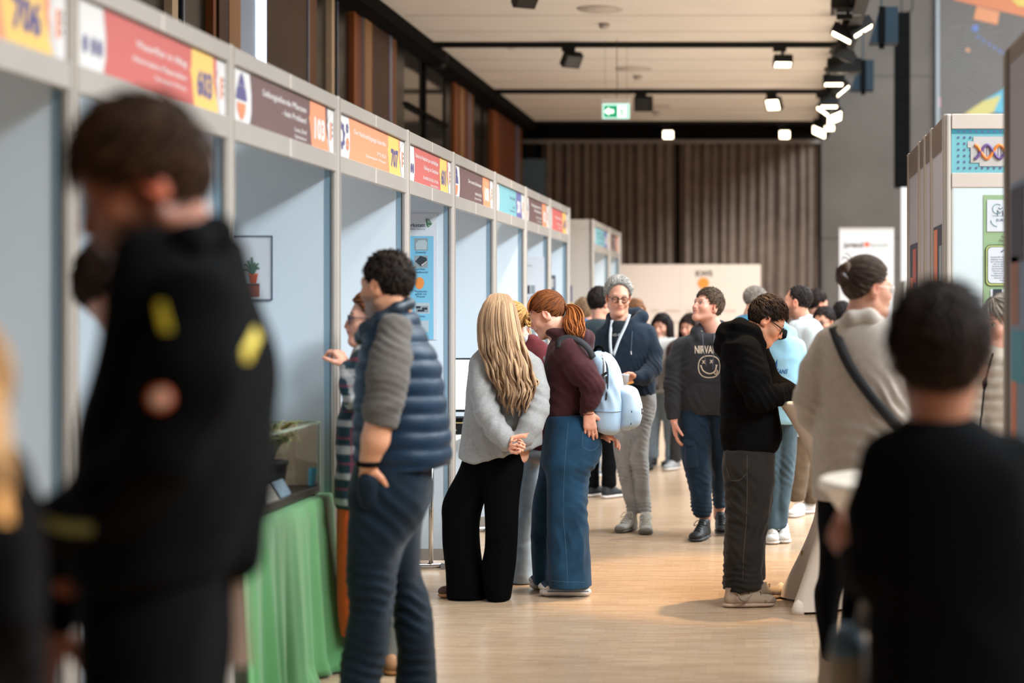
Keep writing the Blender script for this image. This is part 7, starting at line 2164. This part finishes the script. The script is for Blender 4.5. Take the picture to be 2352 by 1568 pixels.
P.garment('stand_collar', BJ, limbs=[[(300, 612, -.05, 34), (340, 590, -.12, 36), (430, 555, -.13, 36), (496, 536, -.04, 36), (500, 534, .06, 34), (430, 550, .15, 34), (320, 590, .10, 34)]], inner=0, fold=.003, h=.013)
HIV = M('hivis_yellow', (196, 172, 40), .6)
def patch(name, pts, m, off=.006, base=fv):
    F_ = P.on_front(pts, off, base); n = len(F_)
    Bk = [p + np.array((0, .004, 0)) for p in F_]
    return obj(name, F_ + Bk, [tuple(range(n)), tuple(range(2 * n - 1, n - 1, -1))] + [(i, n + i, n + (i + 1) % n, (i + 1) % n) for i in range(n)], m, P.root)
patch('yellow_stripe', [(372, 762), (392, 760), (386, 735), (374, 692), (358, 694), (360, 720)][::-1], HIV)
patch('yellow_stripe', [(548, 826), (572, 832), (598, 775), (585, 750)][::-1], HIV)
patch('round_badge', [(367 + 27 * math.cos(a), 915 + 27 * math.sin(a)) for a in np.linspace(0, 6.28, 24, endpoint=False)], M('badge_orange', (226, 110, 66), .5))
patch('badge_centre', [(367 + 18 * math.cos(a), 915 + 18 * math.sin(a)) for a in np.linspace(0, 6.28, 24, endpoint=False)], M('badge_white', (250, 226, 210), .5), .010)
patch('cuff_band', [(92, 1182), (92, 1204), (150, 1226), (210, 1228), (210, 1204), (150, 1198)], M('band_olive', (116, 112, 40), .7))
P.garment('trousers', cloth('work_trousers', (10, 10, 11), sheen=0), lofts=[[(1290, 205, 520, .0, .16), (1450, 205, 518, 0, .17), (1600, 215, 500, 0, .16), (1640, 230, 480, 0, .15)], [(1600, 190, 400, -.1, .12), (1900, 200, 380, -.1, .1), (2300, 230, 370, -.1, .085), (2780, 240, 350, -.1, .085)], [(1600, 330, 520, .12, .12), (1900, 340, 510, .12, .1), (2300, 370, 500, .12, .085), (2780, 380, 490, .12, .085)]], fold=.006, ffreq=9, h=.018)
P.head(330, 424, -.02, .248, -110, -25, 0, neck=(400, 590, 0), h=.006, brow=(40, 26, 20), neckr=.052, stubble=(60, 40, 30), earcol=(230, 84, 44), eyes='shut')
P.hair((34, 21, 14), 'nape', .010, .016, 1800, .045, (0, .75, -.2), .30, .45, hair2=(104, 68, 42), width=.0038, fringe=1.0, seed=15, capnoise=.004)
P.glasses((40, 44, 52), r=.0225, thick=.0016)
P.hand(P.p(128, 1432, .08), (-.25, -.1, -1), (.8, -.3, 0), 1, .185, (30, 40, 25), 5, 20, fore=.06, h=.006)
P.hand(P.p(520, 1206, .17), (-.12, 0, -1), (-.6, -.6, 0), -1, .17, (35, 45, 30), 4, 20, fore=.05, h=.006)
P.hand(P.p(84, 1224, -.08), (-1, .1, -.25), (0, .3, -1), 1, .18, (25, 35, 25), 4, 20, fore=.05, h=.006)
P.shoe(G(P, 330, -.1), G(P, 180, -.1), SK, SOLEK, .12, .055, h=.013)
P.shoe(G(P, 470, .12), G(P, 320, .14), SK, SOLEK, .12, .055, h=.013)
P.finish()
a, b_ = P.p(512, 1330, .06), P.p(578, 1530, .06)
r = empty('folded_paper', ((a[0] + b_[0]) / 2, a[1], b_[2]), 'pale folded paper hanging from the hand of the man in black', 'paper')
for k_, dy in ((0, 0), (1, .006)):
    MB().plate([P.p(512, 1300, .06 + dy), P.p(560, 1296, .06 + dy), P.p(578, 1528, .06 + dy), P.p(534, 1532, .06 + dy)][::-1], (0, -1, 0), .002).build('leaf', M('paper_blush', (206, 176, 160), .7), r)

# --- person bending behind him
P = Person('dark-haired person bending down behind the man in black, face hidden by his collar', 300, 4.25, (206, 158, 142))
P.garment('jacket', cloth('jacket_petrol', (20, 26, 30), sheen=0), lofts=[[(770, 300, 420, .0, .12), (820, 280, 470, 0, .2), (950, 290, 500, 0, .2), (1100, 300, 500, 0, .19), (1250, 300, 500, 0, .19)]], limbs=[[(320, 850, -.18, 60), (300, 1000, -.2, 55), (280, 1120, -.18, 45)]], fold=.006, h=.016)
P.garment('trousers', cloth('work_trousers', None), lofts=[[(1230, 310, 480, 0, .15), (1500, 320, 470, 0, .13), (1800, 330, 460, 0, .12), (2190, 340, 450, 0, .11)]], fold=.005, h=.02)
P.head(290, 676, 0, .228, -78, -44, 0, neck=(360, 790, 0), h=.006, child=True, brow=(40, 28, 22), eyes='shut')
P.hair((34, 25, 21), 'short', .018, .026, 1200, .042, (0, .8, -.3), .28, .5, hair2=(84, 60, 46), width=.0038, fringe=.9, seed=16)
P.shoe(G(P, 430, 0), G(P, 320, 0), SK, SOLEK, .1, .055, h=.014)
P.shoe(G(P, 440, .16), G(P, 330, .16), SK, SOLEK, .1, .055, h=.014)
P.finish()
# --- person cut by the left picture edge
P = Person('fair-haired person in dark top with orange sleeve patch, cut by the left picture edge', -90, 2.45, (200, 146, 116))
P.garment('top', cloth('top_darkbrown', (14, 12, 12), sheen=0), lofts=[[(1010, -160, -30, 0, .08), (1050, -220, 8, 0, .14), (1150, -246, 44, 0, .16), (1300, -250, 58, 0, .16), (1600, -250, 62, 0, .16), (1800, -250, 62, 0, .16)]], limbs=[[(0, 1110, -.03, 44), (22, 1260, -.06, 44), (30, 1420, -.1, 40), (60, 1530, -.02, 34)]], fold=.006, h=.016)
pv = P.last
F_ = P.on_front([(-14, 1118), (12, 1120), (22, 1160), (26, 1200), (2, 1200), (-8, 1160)], .006, pv)
obj('orange_patch', list(F_) + [p + np.array((0, .004, 0)) for p in F_], [tuple(range(6))[::-1], tuple(range(6, 12))] + [(i, (i + 1) % 6, 6 + (i + 1) % 6, 6 + i) for i in range(6)], M('patch_amber', (206, 136, 40), .6), P.root)
P.garment('trousers', cloth('work_trousers', None), lofts=[[(1780, -240, -90, 0, .14), (2200, -220, -100, 0, .1), (2900, -210, -110, 0, .1)], [(1780, -100, 60, 0, .14), (2200, -70, 50, 0, .1), (2900, -60, 40, 0, .1)]], fold=.005, h=.022)
P.head(-130, 930, 0, .225, -20, -10, 0, neck=(-110, 1050, 0), h=.007, fem=True, eyes='shut')
P.hair((128, 92, 58), 'low', .016, .016, 700, .05, (0, -.3, -1), .05, .2, hair2=(190, 146, 98), seed=17)
paths = []
for i in range(160):
    u = rg.random(); t2 = 2 * u - 1; dep = math.sqrt(1 - t2 * t2)
    paths.append([P.p(*c) for c in catmull(np.array([(-130 + t2 * 60, 820 + 50 * abs(t2), -.03 - .06 * dep), (-126 + t2 * 118, 910, -.02 - .1 * dep), (-116 + t2 * 128, 1000, -.03 - .11 * dep), (-100 + t2 * 136, 1110 + rg.uniform(-50, 40), -.06 - .12 * dep)]), 4)])
P.locks('long_hair', paths, .008, (120, 86, 54), (196, 150, 100), .3)
P.shoe(G(P, -160, -.05), G(P, -160, .2), SK, SOLEK, .1, .055, h=.014)
P.shoe(G(P, -10, -.05), G(P, -10, .2), SK, SOLEK, .1, .055, h=.014)
P.finish()

# --- woman in the quilted jacket at the right
P = Person('woman in beige quilted jacket with greying hair, partly hidden by the nearest right booth post', 2305, 8.3, (212, 158, 136))
P.garment('jacket', cloth('quilt_beige', (166, 152, 138), .6), lofts=[[(800, 2264, 2336, 0, .09), (820, 2244, 2362, 0, .13), (880, 2230, 2376, 0, .15), (1000, 2224, 2382, 0, .16), (1120, 2222, 2384, 0, .16)]], limbs=[[(2252, 840, -.04, 26), (2236, 920, -.06, 27), (2236, 1000, -.1, 24), (2258, 1040, -.16, 20)], [(2355, 840, 0, 26), (2374, 940, 0, 26)], [(2268, 806, -.06, 14), (2300, 796, .04, 16), (2332, 806, -.06, 14)]], quilt=(.05, .008, .2), fold=.002)
P.garment('jacket_zip', BLACKM, limbs=[[(2282, 812, -.11, 3), (2262, 880, -.16, 3), (2250, 1000, -.17, 3)]], inner=0, fold=0, h=.006)
P.garment('trousers', cloth('trousers_slate', (60, 62, 68)), lofts=[[(1100, 2236, 2305, 0, .12), (1300, 2246, 2300, 0, .09), (1480, 2250, 2296, 0, .08)], [(1100, 2300, 2372, 0, .12), (1300, 2306, 2360, 0, .09), (1480, 2310, 2356, 0, .08)]], fold=.004, h=.014)
P.head(2302, 742, 0, .235, -125, -4, 0, neck=(2306, 806, 0), fem=True, h=.005, lips=(176, 104, 96), gaze=(-.4, 0))
P.hair((92, 82, 72), 'low', .016, .016, 600, .06, (0, -.5, -.8), .06, .2, hair2=(176, 166, 152), seed=18)
P.shoe(G(P, 2272, 0), G(P, 2262, -.22), SK, SOLEK, .08, .045, h=.01)
P.shoe(G(P, 2334, 0), G(P, 2330, -.22), SK, SOLEK, .08, .045, h=.01)
P.finish()

# --- man in the white shirt
P = Person('balding bearded man in white shirt and brown trousers behind the light blue hoodie', 1848, 13.7, (206, 148, 124))
P.garment('shirt', cloth('shirt_white', (196, 206, 212), .8, var=.03), lofts=[[(730, 1824, 1868, .0, .09), (742, 1812, 1884, 0, .15), (770, 1806, 1896, 0, .18), (850, 1804, 1898, 0, .18), (930, 1802, 1896, 0, .17), (1000, 1804, 1892, 0, .16)]], limbs=[[(1866, 765, -.17, 20), (1872, 830, -.2, 19), (1862, 900, -.2, 16), (1830, 915, -.2, 13)]], fold=.006, ffreq=18, aniso=(1, 1, .6), h=.011)
P.garment('shirt_collar', M('shirt_white', None), limbs=[[(1826, 742, -.06, 4), (1840, 735, -.085, 5), (1856, 728, -.05, 5), (1862, 726, .03, 5)]], inner=0, fold=0, h=.008)
P.garment('trousers', cloth('trousers_brown', (94, 76, 58)), lofts=[[(985, 1808, 1890, 0, .13), (1060, 1806, 1862, -.03, .11), (1150, 1812, 1848, -.04, .09)], [(1000, 1830, 1890, .1, .12), (1080, 1840, 1886, .1, .1), (1155, 1848, 1880, .1, .09)]], fold=.006, h=.014)
P.head(1832, 694, -.02, .246, -70, 6, 0, neck=(1844, 738, 0), h=.005, stubble=(46, 34, 30), brow=(40, 30, 26))
P.hair((34, 28, 28), 'recede', .003, .002, 500, .012, (0, -.3, -.8), .2, .4, hair2=(80, 70, 66), seed=19)
P.shoe(G(P, 1842, -.04), G(P, 1816, -.22), M('sneaker_white', None), SOLEW, .09, .05, h=.009)
P.shoe(G(P, 1868, .1), G(P, 1832, .06), M('sneaker_white', None), SOLEW, .09, .05, h=.009)
P.finish()
# --- man in the blue blazer
P = Person('grey-haired man with glasses in blue blazer, turned right before the white wall', 1722, 15.2, (212, 156, 132))
P.garment('blazer', cloth('blazer_blue', (44, 98, 128)), lofts=[[(722, 1704, 1742, .0, .10), (734, 1686, 1752, 0, .17), (770, 1677, 1762, 0, .2), (850, 1678, 1760, 0, .19), (960, 1680, 1758, 0, .18)]], limbs=[[(1700, 752, -.18, 18), (1704, 820, -.22, 17), (1724, 870, -.2, 14)]], fold=.004, h=.013)
P.garment('shirt_collar', M('shirt_pale', (180, 196, 206), .8), limbs=[[(1732, 728, -.08, 6), (1748, 738, -.05, 6)]], inner=0, fold=0, h=.009)
P.garment('trousers', cloth('trousers_slate', None), lofts=[[(940, 1682, 1756, 0, .15), (1030, 1690, 1746, 0, .12), (1120, 1696, 1736, 0, .1)]], fold=.004, h=.016)
P.head(1737, 691, -.02, .24, 78, -6, 0, neck=(1724, 730, 0), h=.005, brow=(130, 124, 120))
P.hair((118, 108, 100), 'short', .006, .002, 500, .016, (0, -.4, -.8), .2, .4, hair2=(190, 184, 178), seed=20)
P.glasses((120, 120, 124), r=.022, thick=.0016)
P.shoe(G(P, 1700, -.05), G(P, 1760, -.05), SK, SOLEK, .09, .05, h=.01)
P.shoe(G(P, 1704, .1), G(P, 1764, .1), SK, SOLEK, .09, .05, h=.01)
P.finish()

# --- the people farther down the aisle
def standing(label, px, ytop, Y, yaw, hair, top, pants, shoe=(30, 30, 32), sole=None, style='short', skin=(208, 152, 128), long=0, glasses=False, seed=30, walk=0.0, hood=None, pitch=-4):
    P = Person(label, px, Y, skin)
    H = CH - (ytop - CY) * Y / F
    ppm = F / Y
    X = lambda x: px + x * ppm
    Zp = lambda z: CY + (CH - z) * ppm
    k = H / 1.75
    ya = math.radians(yaw); cw = abs(math.cos(ya)); sw = abs(math.sin(ya))
    def row(z, w, d, x=0): return (Zp(z * k), X((x - (w * cw + d * sw)) * 1), X(x + w * cw + d * sw), 0, w * sw + d * cw)
    tm = cloth('fab_%d_%d_%d' % top, top)
    ax, ay = math.cos(ya), -math.sin(ya)
    def limb(sd):
        q = []
        for (o, z, r_, f_) in ((.165, 1.38, .052, 0), (.205, 1.12, .048, -.01), (.215, .90, .036, .05), (.21, .84, .030, .07)):
            q.append((X(sd * o * ax * k + f_ * math.sin(ya)), Zp(z * k), sd * o * ay * k + f_ * math.cos(ya), r_ * k * ppm))
        return q
    ex = [limb(-1), limb(1)]
    if hood: ex.append([(X(-.09), Zp(1.47 * k), -.05, .05 * ppm), (X(0), Zp(1.49 * k), -.08, .055 * ppm), (X(.09), Zp(1.47 * k), -.05, .05 * ppm)])
    P.garment('jacket' if not hood else 'hoodie', tm, lofts=[[row(1.49 * k / k, .07, .06), row(1.45, .14, .085), row(1.38, .19, .105), row(1.2, .19, .125), row(1.0, .175, .125), row(.86, .18, .13)]], limbs=ex, fold=.005, h=.015)
    pm_ = cloth('fab_%d_%d_%d' % pants, pants)
    L = []
    for sd in (-1, 1):
        f_ = sd * walk
        def lr(z, o, w, fk):
            cx_ = sd * o * ax * k + f_ * fk * math.sin(ya); cy_ = sd * o * ay * k + f_ * fk * math.cos(ya)
            return (Zp(z * k), X(cx_ - w), X(cx_ + w), cy_, w)
        L.append([lr(.92, .085, .095, 0), lr(.75, .09, .09, .2), lr(.48, .09, .068, .6), lr(.25, .09, .06, .9), lr(.09, .09, .06, 1)])
    P.garment('trousers', pm_, lofts=L, fold=.005, ffreq=18, h=.015, rnd=.01)
    hc_ = H - .125
    P.head(px, Zp(hc_), 0, .236, yaw, pitch, 0, neck=(px, Zp(hc_ - .2), 0), h=.007, face=cw < .98 or abs(yaw) > 90)
    P.hair(hair, style, .014, .018, 300, .035, (0, -.3, -.8), .3, .5, seed=seed, hair2=tuple(min(255, int(v * 1.7)) for v in hair))
    if long:
        paths = []
        for i in range(110):
            a = rg.uniform(-2.2, 2.2); R_ = .105
            def rot_(x, y): return x * ax + y * math.sin(ya), x * ay + y * math.cos(ya)
            pts = []
            for (rr, dz) in ((.04, .115), (.098, .05), (.108, -.08), (.115, -.2), (.10, -long + rg.uniform(-.04, .04))):
                x_, y_ = rot_(rr * math.sin(a), -rr * math.cos(a) - .01)
                pts.append(np.array((W(px, CY, Y)[0] + x_, Y + y_, hc_ + dz)))
            paths.append(catmull(pts, 4))
        P.locks('long_hair', paths, .008, hair, tuple(min(255, int(v * 1.5)) for v in hair), .25)
    if glasses: P.glasses()
    sm = M('shoe_%d_%d_%d' % shoe, shoe, .7)
    for sd in (-1, 1):
        cx_ = W(px, CY, Y)[0] + sd * .09 * ax * k + sd * walk * math.sin(ya); cy_ = Y + sd * .09 * ay * k + sd * walk * math.cos(ya)
        u = np.array((math.sin(ya), math.cos(ya), 0))
        b0 = np.array((cx_, cy_, .004))
        P.shoe(b0 - u * .075, b0 + u * .185, sm, sole or SOLEK, .095, .048, h=.011)
    P.finish()
    return P
standing('boy with light brown hair and pale blue hood, back turned, beside the ponytail', 1342, 686, 16.6, 12, (112, 88, 66), (40, 84, 126), (44, 92, 136), (96, 104, 112), SOLEW, seed=31, hood=1)
standing('dark-haired person in dark jacket and black trousers with white-soled sneakers, back turned', 1379, 661, 14.9, 38, (30, 24, 22), (24, 38, 44), (14, 14, 16), (24, 28, 34), SOLEW, seed=32)
standing('brown-haired woman mostly hidden behind the man with glasses', 1459, 688, 17.4, 150, (112, 78, 54), (70, 60, 56), (50, 52, 60), seed=33, long=.3, style='low')
standing('girl with long dark hair, white top and pale jeans walking behind the man with glasses', 1520, 721, 17.8, -158, (26, 20, 20), (200, 200, 200), (140, 152, 160), (60, 60, 64), SOLEK, 'low', long=.42, seed=34, walk=.05)
standing('dark-haired person in dark clothes and grey shoes behind the boy looking up', 1584, 722, 17.5, -150, (40, 30, 28), (70, 44, 44), (44, 42, 42), (150, 150, 150), SOLEW, 'low', long=.25, seed=35, walk=.14)
standing('dark-haired man in dark clothes behind the man in the white shirt', 1877, 666, 17.0, 60, (36, 28, 26), (40, 36, 36), (40, 40, 44), seed=36)
standing('woman with glasses and tied dark hair farther behind the white shirt', 1892, 706, 15.6, -150, (34, 28, 28), (60, 84, 66), (44, 44, 50), seed=37, glasses=True, style='updo')
standing('dark-haired person seen just past the collar of the beige jacket', 1936, 694, 16.2, 20, (30, 26, 26), (52, 50, 54), (40, 40, 46), seed=38)
